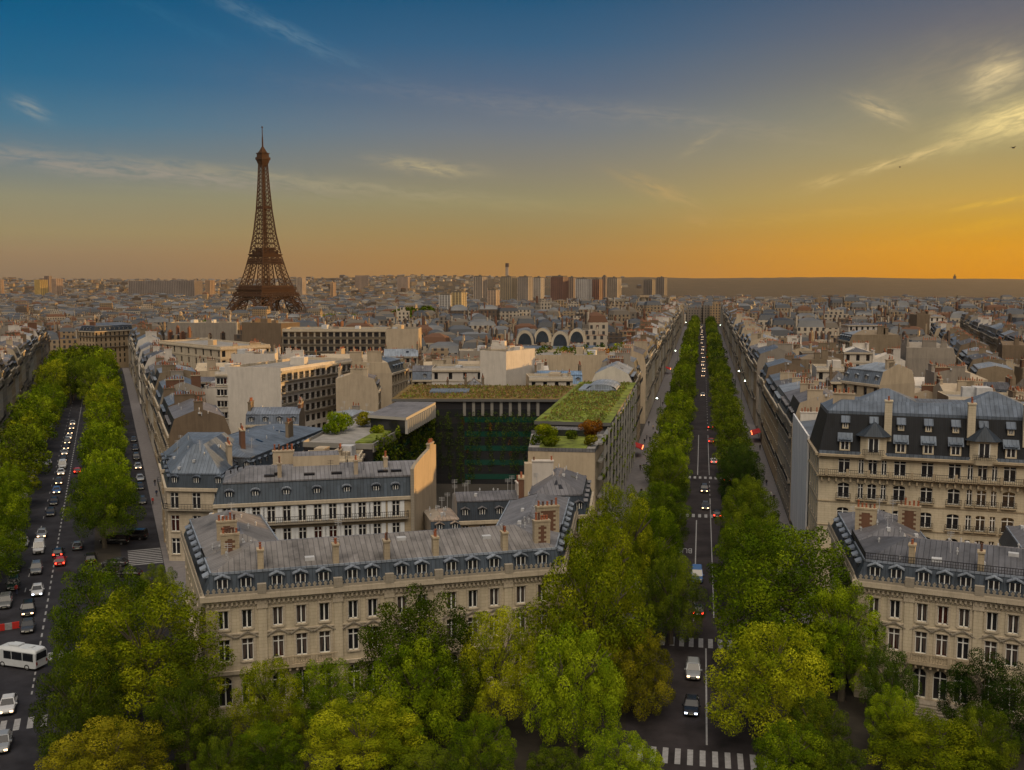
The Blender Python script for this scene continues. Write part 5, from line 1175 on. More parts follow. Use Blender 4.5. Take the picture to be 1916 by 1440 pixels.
def frontrow(fr, s0, s1, p, side, dr, lab, group, hrange, nearlim=0, depth=13, skip=.0):
    """houses in a row along an avenue; side=+1: body lies to the right of the line"""
    s = s0; k = 1
    while s < s1:
        L = rnd.uniform(14, 23); dp = rnd.uniform(depth - 1.5, depth + 2)
        foot = None
        for dd in (dp, 9.5):
            q = rect(fr(s + L, p), (-dr[0], -dr[1]), L - .06, dd) if side > 0 else rect(fr(s, p), dr, L - .06, dd)
            if not occupied(inset(q, [.1] * 4)): foot = q; break
        if foot:
            auto(foot, rnd.uniform(*hrange), (1, 3), lab % ORD(k), group, near=30 if s < nearlim else 0); k += 1; COUNT[0] += 1
        s += L
KR0 = s0 + 32
frontrow(K, KR0, 1075, 18.6, 1, DK, '%s along right side of central avenue', 'houses along the right of the central avenue', (18.5, 22), 300)
frontrow(K, 287.5, 1075, -18.6, -1, DK, '%s along left side of central avenue', 'houses along the left of the central avenue', (18.5, 22.5), 340)
frontrow(I, 226, 640, 21.6, 1, DI, '%s along right side of left avenue', 'houses along the right of the left avenue', (16, 22), 300, 11)
frontrow(I, 262, 640, -20.6, -1, DI, '%s along left side of left avenue', 'houses along the left of the left avenue', (17.5, 22), 420)
# rue on the right: two facing rows running back between the rooftops
s2 = lambda s, p: (150 + math.sin(R(19.5)) * s + math.cos(R(19.5)) * p, 330 + math.cos(R(19.5)) * s - math.sin(R(19.5)) * p)
d2 = (math.sin(R(19.5)), math.cos(R(19.5)))
frontrow(s2, 0, 420, 26, 1, d2, '%s along far right side street', 'houses along the right side street', (19, 21.5), 0, 12)
frontrow(s2, 0, 420, 12, -1, d2, '%s along near side of right side street', 'houses along the right side street', (18, 20), 0, 11)
# back rows, nearest first
def infill(fr, d, smin, smax, pmin, pmax, ok, lab, group, limit):
    cells = []; row = 0; s = smin
    while s < smax:
        p = pmin; k = 0; dpt = rnd.uniform(9.5, 12.5)
        while p < pmax:
            L = rnd.uniform(8.5, 16); cells.append((s, p, L, dpt, row, k)); p += L + (rnd.uniform(3, 9) if rnd.random() < .22 else .15); k += 1
        s += dpt + (rnd.uniform(5, 9) if row % 2 else .2); row += 1
    n = 0
    for (s, p, L, dp, row, k) in sorted(cells, key=lambda c: math.hypot(*fr(c[0], c[1]))):
        if n >= limit: break
        q = rect(fr(s, p), (d[1], -d[0]), L, dp); c = centroid(q); u = math.degrees(math.atan2(*c))
        if not ok(*c) or abs(u) > 29 or c[1] < 120: continue
        if rnd.random() < .06: continue
        if occupied(inset(q, [.12] * 4)):
            q = rect(fr(s + 1, p + 1.5), (d[1], -d[0]), L * .62, dp * .8)
            if occupied(inset(q, [.12] * 4)): continue
        party = rnd.choice(((1, 3), (1, 3), (0, 1, 3), (0, 3), (0, 1), (1, 2, 3)))
        auto(q, max(12, rnd.gauss(17.0, 2.6)), party, lab % (ORD(row + 1), ORD(k + 1)), group, frontage=False); n += 1; COUNT[0] += 1
wedge = lambda x, y: toK(x, y)[1] < -24 and toI(x, y)[1] > 27
right = lambda x, y: toK(x, y)[1] > 32
left_ = lambda x, y: toI(x, y)[1] < -34
infill(K, DK, 215, 640, 33, 330, right, '%s row back, %s right of central avenue', 'rooftops right of the central avenue', 66)
W0 = lambda s, p: (math.sin(R(-4)) * s + math.cos(R(-4)) * p, math.cos(R(-4)) * s - math.sin(R(-4)) * p)
infill(W0, (math.sin(R(-4)), math.cos(R(-4))), 196, 640, -190, 60, wedge, '%s row back, %s from left between avenues', 'rooftops between the avenues', 62)
infill(I, DI, 300, 640, -200, -35, left_, '%s row back, %s beyond the left avenue', 'rooftops left of the left avenue', 16)
print('houses', COUNT[0])

# ------------------------------------------------------------------ tower blocks, palace wings and other far landmarks
def farwall(name, c, pu=3.1, pv=3.0, dark=.35):
    m, nt, b = newmat(name); c = tuple(c) + (1,)
    sp = N(nt, 'ShaderNodeSeparateXYZ', {0: N(nt, 'ShaderNodeUVMap').outputs[0]})
    fu = M_(nt, 'FRACT', M_(nt, 'DIVIDE', sp.outputs[0], pu)); fv = M_(nt, 'FRACT', M_(nt, 'DIVIDE', sp.outputs[1], pv))
    wn = M_(nt, 'MULTIPLY', M_(nt, 'LESS_THAN', M_(nt, 'ABSOLUTE', M_(nt, 'SUBTRACT', fu, .5)), .22), M_(nt, 'LESS_THAN', M_(nt, 'ABSOLUTE', M_(nt, 'SUBTRACT', fv, .5)), .3))
    no = N(nt, 'ShaderNodeTexNoise', {'Vector': N(nt, 'ShaderNodeNewGeometry').outputs['Position'], 'Scale': .03, 'Detail': 3.0}).outputs['Fac']
    base = RAMP(nt, no, [(.3, mul(c, .7)), (.7, mul(c, 1.2))])
    nt.links.new(MIX(nt, wn, base, (.03, .03, .035, 1)), b.inputs['Base Color']); b.inputs['Roughness'].default_value = .7; return m
FW = [farwall('far cream', (.27, .205, .135)), farwall('far white', (.42, .36, .285)), farwall('far grey', (.16, .135, .11)), farwall('far brown', (.10, .07, .05)), farwall('far honey', (.29, .20, .11))]
FR = [plain('far zinc', (.062, .070, .085), .6, nscale=.05, namt=.35), plain('far pale zinc', (.125, .13, .14), .5, nscale=.05, namt=.35), plain('far slate', (.04, .045, .055), .5), plain('far tiles', (.11, .055, .033), .9), plain('far flat roof', (.125, .108, .09), .9)]
def towerblock(u0, u1, vtop, Y, label, col, rot=-36, pu=2.6, pv=3.0, zb=-25.0, name='tower_block', slots=4, D=None, cat='tower block', cap=True, group='tower blocks on the horizon', vary_=None):
    x0, x1 = XY(u0, Y), XY(u1, Y); w_ = (x1 - x0); r = R(rot); D = D or w_ * .55
    # plan rectangle turned by rot, fitted to the seen width
    ww = (w_ - D * math.sin(abs(r))) / math.cos(r) if rot else w_
    ww = max(ww, w_ * .35); d = (math.cos(r), math.sin(r)); c = ((x0 + x1) / 2, Y); zt = ZY(vtop, Y)
    q = [(c[0] + a * ww / 2 * d[0] - b_ * D / 2 * d[1], c[1] + a * ww / 2 * d[1] + b_ * D / 2 * d[0]) for a, b_ in ((-1, -1), (1, -1), (1, 1), (-1, 1))]
    T = thing(name, label, cat, (c[0], c[1], zb), group); M = MB()
    occupy(q)
    M.prism(q, zb, zt, 0, 1); M.build('wall', [farwall('tower wall', mul(col, .6), pu, pv), FR[4]], T)
    M = MB(); l0 = math.hypot(q[1][0] - q[0][0], q[1][1] - q[0][1])
    for i in (0, 1, 3):                                        # vertical piers and balcony stacks
        a, b = q[i], q[(i + 1) % 4]; L = math.hypot(b[0] - a[0], b[1] - a[1]); dd = ((b[0] - a[0]) / L, (b[1] - a[1]) / L); n = max(2, int(L / 5.5))
        for k in range(n + 1):
            M.obox((a[0] + dd[0] * L * k / n + dd[1] * .3, a[1] + dd[1] * L * k / n - dd[0] * .3), dd, .45, .35, zb, zt + .5, 0)
    M.build('piers', [plain('tower piers' + str(col), mul(col, 1.15), .7)], T)
    if cap: M = MB(); M.prism(inset(q, [1.5] * 4), zt, zt + 3.2, 0); M.obox(c, d, 2.5, 2, zt + 3.2, zt + 5.6, 0); M.build('roof_plant', [FR[4]], T)
    return T
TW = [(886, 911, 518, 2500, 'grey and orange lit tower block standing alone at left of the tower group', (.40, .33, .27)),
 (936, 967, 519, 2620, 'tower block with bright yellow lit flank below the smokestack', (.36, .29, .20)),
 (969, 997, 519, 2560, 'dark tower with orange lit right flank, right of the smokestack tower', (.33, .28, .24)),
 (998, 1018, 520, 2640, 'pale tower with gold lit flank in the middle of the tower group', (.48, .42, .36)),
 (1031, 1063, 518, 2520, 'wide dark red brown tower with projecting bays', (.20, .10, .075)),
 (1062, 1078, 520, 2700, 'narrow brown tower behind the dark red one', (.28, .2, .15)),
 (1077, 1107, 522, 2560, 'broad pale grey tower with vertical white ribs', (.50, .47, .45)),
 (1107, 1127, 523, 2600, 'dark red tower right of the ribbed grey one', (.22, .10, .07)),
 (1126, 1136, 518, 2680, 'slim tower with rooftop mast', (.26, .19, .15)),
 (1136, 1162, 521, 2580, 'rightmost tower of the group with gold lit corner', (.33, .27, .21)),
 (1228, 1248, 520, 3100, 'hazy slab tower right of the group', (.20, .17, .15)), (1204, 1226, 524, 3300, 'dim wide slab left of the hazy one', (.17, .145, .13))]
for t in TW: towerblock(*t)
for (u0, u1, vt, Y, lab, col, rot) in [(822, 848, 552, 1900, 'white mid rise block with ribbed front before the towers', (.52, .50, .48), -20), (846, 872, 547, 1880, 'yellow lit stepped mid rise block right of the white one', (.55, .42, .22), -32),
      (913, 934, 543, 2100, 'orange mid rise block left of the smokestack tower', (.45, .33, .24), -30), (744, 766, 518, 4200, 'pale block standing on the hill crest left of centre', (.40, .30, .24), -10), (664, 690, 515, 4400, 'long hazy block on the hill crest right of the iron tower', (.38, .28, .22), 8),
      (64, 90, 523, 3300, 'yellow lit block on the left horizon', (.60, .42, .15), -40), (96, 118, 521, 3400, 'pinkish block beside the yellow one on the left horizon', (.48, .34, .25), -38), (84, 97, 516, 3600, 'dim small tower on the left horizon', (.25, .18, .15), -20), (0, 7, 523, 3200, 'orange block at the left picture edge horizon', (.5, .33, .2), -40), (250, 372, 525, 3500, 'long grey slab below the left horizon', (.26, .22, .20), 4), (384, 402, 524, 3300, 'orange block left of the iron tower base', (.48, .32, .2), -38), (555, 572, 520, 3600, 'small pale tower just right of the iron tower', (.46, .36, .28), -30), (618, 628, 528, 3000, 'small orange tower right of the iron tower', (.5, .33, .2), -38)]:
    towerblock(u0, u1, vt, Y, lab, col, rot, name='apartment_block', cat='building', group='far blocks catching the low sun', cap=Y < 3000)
def smokestack():
    Y = 2700.0; x = XY(949, Y); T = thing('smokestack', 'tall concrete smokestack rising above the tower blocks', 'chimney', (x, Y, -25)); M = MB(); zt = ZY(492, Y); M.cyl((x, Y), 5.2, -25, zt - 10, 16, 0, 4.4); M.build('shaft', [plain('concrete', (.33, .27, .22), .9)], T, smooth=False)
    M = MB(); M.cyl((x, Y), 4.9, zt - 10, zt, 16, 0, 4.9); M.build('crown', [plain('dark concrete', (.10, .07, .06), .9)], T)
smokestack()
def palace(u0, u1, vt, Y, lab, D=22):
    x0, x1 = XY(u0, Y), XY(u1, Y); q = [(x0, Y), (x1, Y + 10), (x1, Y + 10 + D), (x0, Y + D)]; zt = ZY(vt, Y); zb = H(x0, Y) - 1; occupy(q); c = centroid(q)
    T = thing('palace_wing', lab, 'building', (c[0], c[1], zb), 'wings of the long palace'); M = MB(); M.prism(q, zb, zt, 0, 1); M.build('wall', [farwall('palace wall', (.42, .34, .24), 5.5, 14), FR[4]], T)
    M = MB(); band(M, q[0], q[1], zt - 2, zt + .6, 1.2, 0); n = int((x1 - x0) / 5.5)
    for k in range(n + 1): M.obox((x0 + (x1 - x0) * k / n, Y + 10 * k / n - .5), (1, 0), .8, .5, zb, zt - 2, 0)
    M.build('pilasters', [STONE[2]], T)
for t in [(960, 1144, 573, 1240, 'long low palace wing beneath the tower blocks'), (1140, 1202, 560, 1290, 'palace block right of the long low wing'), (1196, 1215, 553, 1270, 'tall lit end pavilion between palace blocks'), (1214, 1256, 561, 1300, 'palace block nearest the central avenue'), (1252, 1266, 556, 1280, 'small palace pavilion beside the central avenue')]: palace(*t)
x = XY(1786, 8600); y = 8600.0; T = thing('hilltop_tower', 'tiny dark tower on the right hill crest', 'tower', (x, y, 40)); zt = ZY(513, y); M = MB(); M.obox((x, y), (1, 0), 9, 9, 35, zt - 14, 0); M.obox((x, y), (1, 0), 4, 4, zt - 14, zt, 0); M.build('shaft', [plain('dark concrete', (.1, .07, .06))], T)

# ------------------------------------------------------------------ the rest of the city: one mass of roofs
def far_city():
    M = MB(); g = random.Random(11); n = 0
    def one(c, ang, w_, d_, h, zb, lod):
        nonlocal n; n += 1
        d = (math.cos(ang), math.sin(ang)); q = [(c[0] + a * w_ / 2 * d[0] - b_ * d_ / 2 * d[1], c[1] + a * w_ / 2 * d[1] + b_ * d_ / 2 * d[0]) for a, b_ in ((-1, -1), (1, -1), (1, 1), (-1, 1))]
        zt = zb + h; wm = g.choice((0, 0, 1, 2, 4, 0, 1, 3)); rm = 5 + g.choice((0, 0, 1, 1, 2, 4, 3, 4)); wu = g.uniform(0, 3)
        flat = g.random() < .35
        for i in range(4):
            a, b = q[i], q[(i + 1) % 4]
            if not faces_cam(a, b, -.25): continue
            L = w_ if i % 2 == 0 else d_; M.face([(*a, zb), (*b, zb), (*b, zt), (*a, zt)], wm, [(wu, 0), (wu + L, 0), (wu + L, h), (wu, h)])
        if flat:
            M.face([(*p, zt) for p in q], 9 if g.random() < .6 else rm)
            k = inset(q, [w_ * .3, w_ * .3, w_ * .2, w_ * .25]) if d_ > w_ * .7 else inset(q, [d_ * .3] * 4); M.prism(k, zt, zt + g.uniform(1.5, 3.2), wm)
        else:
            mh = g.uniform(2, 3.6); q1 = inset(q, [1.2] * 4); s = 7 if g.random() < .5 else rm
            for i in range(4): M.face([(*q[i], zt), (*q[(i + 1) % 4], zt), (*q1[(i + 1) % 4], zt + mh), (*q1[i], zt + mh)], s)
            q2 = inset(q1, [min(w_, d_) * .4 - .8] * 4); z2 = zt + mh + g.uniform(.8, 2)
            for i in range(4): M.face([(*q1[i], zt + mh), (*q1[(i + 1) % 4], zt + mh), (*q2[(i + 1) % 4], z2), (*q2[i], z2)], rm)
            M.face([(*p, z2) for p in q2], rm)
        for k in range(g.randint(1, 3) if lod < 2 else (1 if g.random() < .5 else 0)):
            t = g.choice((-1, 1)) * w_ * (.5 if g.random() < .7 else .2); cc = (c[0] + d[0] * t - d[1] * g.uniform(-.3, .3) * d_, c[1] + d[1] * t + d[0] * g.uniform(-.3, .3) * d_)
            zc = zt + g.uniform(3.5, 6); M.obox(cc, (-d[1], d[0]), g.uniform(.9, 2.2), .4, zt - 1, zc, g.choice((0, 1, 3, 10)))
            if lod < 1: M.obox(cc, (-d[1], d[0]), 1.0, .16, zc, zc + .6, 10)
    # grids: three quarters with their own directions
    for (a0, a1, ang) in ((-36, -19, AI), (-19, 8.5, R(-5)), (8.5, 36, AK)):
        rr = 330.0; row = 0
        while rr < (3900 if a0 < -20 else 3050):
            lod = 0 if rr < 800 else (1 if rr < 1700 else 2); dep = rnd.uniform(9, 12.5) * (1 if rr < 1500 else 1.3); pw = math.tan(R(34)) * rr
            half = rr * 1.0; p = -half * .9
            while p < half * .9:
                w_ = g.uniform(8, 17) * (1 if rr < 1500 else 1.5); x = math.sin(ang) * rr + math.cos(ang) * (p + w_ / 2); y = math.cos(ang) * rr - math.sin(ang) * (p + w_ / 2); p += w_ + (g.uniform(6, 14) if g.random() < .2 else .4)
                az = math.degrees(math.atan2(x, y)); r = math.hypot(x, y)
                if not a0 <= az < a1 or abs(az) > 31 or r < 330: continue
                k, i = toK(x, y), toI(x, y)
                if (abs(k[1]) < 27 and k[0] < 1190) or (abs(i[1]) < 30 and i[0] < 690): continue
                if math.hypot(x + 431, y - 1760) < 105: continue
                if 1120 < r < 1720 and -11 < az < -1 and g.random() < .5: continue
                q = rect((x - w_ / 2 * math.cos(ang), y + w_ / 2 * math.sin(ang)), (math.cos(ang), -math.sin(ang)), w_, dep)
                if r < 1350 and occupied(q): continue
                if r > 1400 and occupied(q): continue
                h = max(9, g.gauss(17.5, 3.6)) * (1.0 if g.random() > .03 else 1.3); zb = H(x, y)
                one((x - math.sin(ang) * -dep / 2, y + math.cos(ang) * dep / 2), -ang + g.choice((-1, 1, 0)) * g.uniform(0, .32), w_, dep, h + 0, zb - 2, lod)
            rr += dep + (g.uniform(10, 16) if row % 2 else 1.2); row += 1
    for k in range(4200):                                  # suburbs climbing the hills
        az = g.uniform(-31, 31); r = 3050 + 4700 * g.random() ** 1.25
        if g.random() < np.interp(az, [-14, -3, 3, 8], [0, .4, .93, 1.01]): continue
        x, y = r * math.sin(R(az)), r * math.cos(R(az)); z = hillz(x, y); big = g.random() < .07
        one((x, y), g.uniform(-.8, .8), g.uniform(14, 34) * (1.6 if big else 1), g.uniform(12, 18), g.uniform(8, 17) * (1.5 if big and az < -3 else 1), z - 3, 3)
    o = M.build('distant_rooftops', FW + FR + [plain('far chimney tops', (.16, .075, .045), .9)], None); o['kind'] = 'stuff'; o['label'] = 'mass of distant cream walled zinc roofed houses out to the hills'; o['category'] = 'buildings'; print('far', n, len(M.f))
far_city()

# ------------------------------------------------------------------ trees
def crown_mesh(name, seed, nlobe, nleaf, size, flat=1.0, mat='green', lr=(.26, .42)):
    """unit crown: radius about 1, height about 2 (centre at 0); lobes of leaf cards with gaps between"""
    g = np.random.default_rng(seed); c = []
    tries = 0
    while len(c) < nlobe and tries < 6000:                # bunches kept apart so dark gaps stay between them
        tries += 1; d = g.normal(size=3); d /= np.linalg.norm(d); q = g.uniform(*lr); r = (1.0 - q * .8) * g.uniform(.74, 1.0) if g.random() < .8 else g.uniform(.3, .7)
        if d[2] < -.55: continue
        p = (d[0] * r, d[1] * r, d[2] * r * flat * 1.05)
        if all((p[0] - o[0]) ** 2 + (p[1] - o[1]) ** 2 + (p[2] - o[2]) ** 2 > (.98 * (q + o[3])) ** 2 for o in c): c.append((*p, q, q, q * g.uniform(.85, 1.2)))
    c.append((0, 0, -.08, .46, .46, .5))
    me = leaf_mesh(name, c, nleaf, size, seed, LEAF[mat], .35); n = len(me.vertices); v = np.zeros(n * 3, np.float32); me.vertices.foreach_get('co', v); v = v.reshape(-1, 3)
    rr = np.percentile(np.hypot(v[:, 0], v[:, 1]), 98); lo, hi = np.percentile(v[:, 2], (1, 99.3)); v[:, :2] /= rr; v[:, 2] = (v[:, 2] - (lo + hi) / 2) / ((hi - lo) / 2)   # fill a unit crown
    me.vertices.foreach_set('co', v.ravel()); me.update(); return me
NEAR = [crown_mesh('crown', 20 + k, 90, 19000, .0145, f, 'green', (.12, .26)) for k, f in enumerate((1.0, 1.15, .9, 1.25, 1.05))]
MID = [crown_mesh('crown', 40 + k, 50, 3400, .033, f, 'avenue', (.15, .32)) for k, f in enumerate((.95, 1.1, 1.0, .9))]
FAR = [crown_mesh('crown', 60 + k, 26, 700, .07, f, 'avenue', (.2, .42)) for k, f in enumerate((.95, 1.1))]
def trunk_mesh(seed, limbs=6):
    """unit trunk: ground at 0, reaches up into the crown at 1; tapered with forked limbs"""
    g = random.Random(seed); M = MB()
    def tube(a, b, ra, rb, n=7):
        a = Vector(a); b = Vector(b); d = (b - a).normalized(); u = d.cross(Vector((.3, .9, .1))).normalized(); v = d.cross(u)
        A = [a + (u * math.cos(2 * math.pi * k / n) + v * math.sin(2 * math.pi * k / n)) * ra for k in range(n)]; B = [b + (u * math.cos(2 * math.pi * k / n) + v * math.sin(2 * math.pi * k / n)) * rb for k in range(n)]
        for k in range(n): M.face([A[k], A[(k + 1) % n], B[(k + 1) % n], B[k]])
    p = [(0, 0, 0), (g.uniform(-.01, .01), g.uniform(-.01, .01), .22), (g.uniform(-.02, .02), g.uniform(-.02, .02), .42)]
    tube(p[0], p[1], .026, .02); tube(p[1], p[2], .02, .016)
    for k in range(limbs):
        a = 2 * math.pi * k / limbs + g.uniform(-.4, .4); r = g.uniform(.10, .2); z = g.uniform(.62, .8); m = (p[2][0] + math.cos(a) * r * .5, p[2][1] + math.sin(a) * r * .5, .42 + (z - .42) * .55); e = (math.cos(a) * r * 1.3, math.sin(a) * r * 1.3, z)
        tube(p[2], m, .012, .009, 5); tube(m, e, .009, .004, 5)
        for s in (-1, 1): tube(m, (e[0] * .8 + s * .06 * math.sin(a), e[1] * .8 - s * .06 * math.cos(a), z + .06), .006, .002, 4)
    return M.mesh('trunk', [BARK])
TRUNK = [trunk_mesh(k) for k in range(3)]
def tree(x, y, h, r, proto, leaf, label, group, cat='tree', name='plane_tree', crown_frac=.66, z0=None):
    z0 = H(x, y) + .1 if z0 is None else z0
    T = thing(name, label, cat, (x, y, z0), group)
    o = put('trunk', rnd.choice(TRUNK), T, (0, 0, 0), rnd.uniform(0, 6.3), (h * 1.2, h * 1.2, h))
    ch = h * crown_frac / 2
    o = put('crown', rnd.choice(proto), T, (0, 0, h - ch * 1.0), rnd.uniform(0, 6.3), (r, r, ch))
    o.material_slots[0].link = 'OBJECT'; o.material_slots[0].material = LEAF[leaf]
    return T
LN = {'green': 'green', 'yellow': 'yellowing', 'dark': 'dark green', 'ochre': 'ochre', 'avenue': 'deep green', 'rust': 'rusty'}
RING = [ # u of crown, v of crown top, distance, crown width px, leaf, where
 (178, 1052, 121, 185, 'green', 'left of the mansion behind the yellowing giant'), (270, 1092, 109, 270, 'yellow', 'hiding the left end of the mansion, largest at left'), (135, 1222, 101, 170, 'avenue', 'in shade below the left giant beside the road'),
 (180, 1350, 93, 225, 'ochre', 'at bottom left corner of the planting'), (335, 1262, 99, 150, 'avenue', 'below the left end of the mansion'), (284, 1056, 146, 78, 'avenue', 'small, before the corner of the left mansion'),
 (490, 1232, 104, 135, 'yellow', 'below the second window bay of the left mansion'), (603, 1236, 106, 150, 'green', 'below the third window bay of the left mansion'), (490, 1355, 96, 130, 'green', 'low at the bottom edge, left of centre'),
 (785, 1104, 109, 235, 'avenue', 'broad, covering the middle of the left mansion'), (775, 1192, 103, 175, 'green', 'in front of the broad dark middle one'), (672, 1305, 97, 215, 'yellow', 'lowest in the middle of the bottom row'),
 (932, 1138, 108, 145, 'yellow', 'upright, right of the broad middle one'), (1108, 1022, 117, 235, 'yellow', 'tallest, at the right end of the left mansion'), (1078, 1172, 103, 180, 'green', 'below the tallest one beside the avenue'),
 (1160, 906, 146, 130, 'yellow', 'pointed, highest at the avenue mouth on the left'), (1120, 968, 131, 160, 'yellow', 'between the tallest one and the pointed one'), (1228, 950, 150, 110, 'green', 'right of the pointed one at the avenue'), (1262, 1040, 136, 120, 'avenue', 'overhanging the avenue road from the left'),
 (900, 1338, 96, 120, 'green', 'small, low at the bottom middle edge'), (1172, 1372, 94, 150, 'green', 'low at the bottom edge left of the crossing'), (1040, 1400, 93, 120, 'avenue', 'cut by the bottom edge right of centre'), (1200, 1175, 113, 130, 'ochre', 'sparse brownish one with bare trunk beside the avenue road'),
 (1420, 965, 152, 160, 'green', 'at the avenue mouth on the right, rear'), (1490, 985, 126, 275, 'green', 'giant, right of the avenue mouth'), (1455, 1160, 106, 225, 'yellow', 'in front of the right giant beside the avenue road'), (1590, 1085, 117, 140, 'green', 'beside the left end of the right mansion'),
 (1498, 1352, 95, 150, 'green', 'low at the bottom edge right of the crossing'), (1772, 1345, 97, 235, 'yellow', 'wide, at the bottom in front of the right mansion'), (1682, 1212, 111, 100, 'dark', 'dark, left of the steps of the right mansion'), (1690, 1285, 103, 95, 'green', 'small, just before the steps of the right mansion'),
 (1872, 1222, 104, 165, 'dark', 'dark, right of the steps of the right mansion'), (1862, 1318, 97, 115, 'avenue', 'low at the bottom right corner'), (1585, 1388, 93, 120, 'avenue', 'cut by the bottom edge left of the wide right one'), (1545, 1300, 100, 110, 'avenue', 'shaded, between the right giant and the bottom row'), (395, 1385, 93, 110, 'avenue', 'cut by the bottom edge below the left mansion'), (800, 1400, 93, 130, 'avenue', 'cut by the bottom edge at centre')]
for (u, vt, Y, wpx, lf, where) in RING:
    zt = ZY(vt, Y); x = XY(u, Y); r = wpx / 2 / F * (Y + .18 * (50 - zt)) * 1.04; h = max(zt - r * .1, 5)
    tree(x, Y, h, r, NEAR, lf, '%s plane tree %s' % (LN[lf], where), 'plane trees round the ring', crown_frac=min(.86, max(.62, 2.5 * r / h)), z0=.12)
def rowtrees(fr, s0, s1, p, hr, rr, lab, group, leafs, stepr=(12.5, 15.5)):
    s = s0; k = 1
    while s < s1:
        x, y = fr(s, p + rnd.uniform(-.9, .9)); dist = math.hypot(x, y); lf = rnd.choice(leafs); pr = NEAR if dist < 235 else (MID if dist < 520 else FAR)
        tree(x, y, rnd.uniform(*hr) * rnd.uniform(.9, 1.06), rnd.uniform(*rr), pr, lf, '%s plane tree, %s' % (LN[lf], lab % ORD(k)), group, crown_frac=.78); s += rnd.uniform(*stepr) * (1.12 if s < 330 else 1); k += 1
rowtrees(K, 168, 1080, -7.2, (10, 13.6), (4.6, 5.9), '%s back in the left row of the central avenue', 'trees along the left of the central avenue', ('avenue', 'avenue', 'avenue', 'green'))
rowtrees(K, 172, 1080, 8.6, (10, 13.4), (4.5, 5.8), '%s back in the right row of the central avenue', 'trees along the right of the central avenue', ('avenue', 'avenue', 'avenue', 'dark'))
rowtrees(I, 201, 206, 8.2, (15.5, 15.6), (6.9, 7.0), '%s and broadest in the right row of the left avenue', 'trees along the right of the left avenue', ('green',))
rowtrees(I, 221, 600, 8.6, (11, 15.5), (5.4, 7.0), '%s back behind the broad one, right row of left avenue', 'trees along the right of the left avenue', ('green', 'yellow', 'green', 'avenue'), (13, 18))
rowtrees(I, 176, 600, -10.8, (12, 16.5), (5.6, 7.4), '%s back in the left row of the left avenue', 'trees along the left of the left avenue', ('green', 'yellow', 'green', 'avenue'), (13, 18))
rowtrees(I, 440, 600, -3.5, (13, 16), (5.5, 7), '%s of those closing over the far left avenue', 'trees over the far left avenue', ('avenue', 'yellow', 'avenue'), (12, 18))
rowtrees(I, 430, 600, 3.0, (13, 16), (5.5, 7), '%s of those closing over the far left avenue at right', 'trees over the far left avenue', ('green', 'avenue'), (12, 18))
# far parks, read as one mass of foliage each
def park(name, label, az0, az1, r0, r1, n, h, seed):
    g = np.random.default_rng(seed); c = []
    for k in range(n):
        a = R(g.uniform(az0, az1)); r = g.uniform(r0, r1); x, y = r * math.sin(a), r * math.cos(a); q = g.uniform(5, 8); c.append((x, y, H(x, y) + g.uniform(.55, 1) * h, q, q, q * .8))
    o = bpy.data.objects.new(name, leaf_mesh(name, c, 5.5, 1.5, seed, LEAF['avenue'])); COL.objects.link(o); tag(o, label, 'trees', kind='stuff')
park('park_trees', 'dark band of park trees in front of the iron tower', azel(200, 580)[0], azel(470, 580)[0], 1150, 1420, 210, 15, 1)
park('park_trees', 'park trees round the feet of the iron tower', azel(560, 585)[0], azel(690, 585)[0], 1500, 1700, 120, 14, 2)
park('park_trees', 'dark tree clump before the tower blocks', azel(740, 580)[0], azel(800, 580)[0], 900, 960, 50, 24, 3)

# ------------------------------------------------------------------ vehicles
PAINTS = {'black': (.012, .012, .014), 'dark grey': (.04, .042, .046), 'silver': (.30, .315, .33), 'white': (.46, .47, .49), 'grey': (.16, .17, .18), 'dark green': (.012, .03, .022), 'blue': (.05, .11, .26), 'red': (.35, .02, .015)}
def paint(c): return plain('car paint ' + c, PAINTS[c], .22, .3 if c in ('silver', 'grey') else 0, spec=.6)
HEAD = plain('headlight on', (.9, .85, .75), .3, emit=5, ec=(1, .62, .32)); HEADW = plain('headlight bluish', (.9, .9, .95), .3, emit=5, ec=(.7, .8, 1)); HEADOFF = plain('headlight off', (.5, .5, .5), .15)
TAIL = plain('tail light on', (.6, .02, .01), .3, emit=7, ec=(1, .045, .02)); TAILOFF = plain('tail light off', (.16, .01, .008), .25)
TYRE = plain('tyre', (.012, .012, .012), .85); RIM = plain('rim', (.35, .35, .36), .3, .8); PLATE = plain('number plate', (.6, .6, .5), .5); SCREEN = plain('car glass', (.010, .012, .016), .08, spec=.8)
def loft(M, secs, mat, caps=True):
    for A, B in zip(secs[:-1], secs[1:]):
        n = len(A)
        for i in range(n): j = (i + 1) % n; M.face([A[i], A[j], B[j], B[i]], mat)
    if caps: M.face(secs[0][::-1], mat); M.face(secs[-1], mat)
def wheel_parts(T, xs, hw, r):
    for x in xs:
        for s in (-1, 1):
            M = MB(); n = 14
            for k in range(n):
                a, b = 2 * math.pi * k / n, 2 * math.pi * (k + 1) / n; c = lambda t, y, rr: (x + rr * math.cos(t), y, r + rr * math.sin(t)); y0, y1 = s * (hw - .2), s * (hw + .01)
                M.face([c(a, y0, r), c(b, y0, r), c(b, y1, r), c(a, y1, r)], 0); M.face([c(a, y1, r), c(b, y1, r), c(b, y1, r * .62), c(a, y1, r * .62)], 0)
            w_ = M.build('wheel', [TYRE], T, (0, 0, 0)); M = MB(); M.face([(x + r * .63 * math.cos(2 * math.pi * k / 12), s * (hw - .01), r + r * .63 * math.sin(2 * math.pi * k / 12)) for k in range(12)], 0); M.build('rim', [RIM], w_, (0, 0, 0))
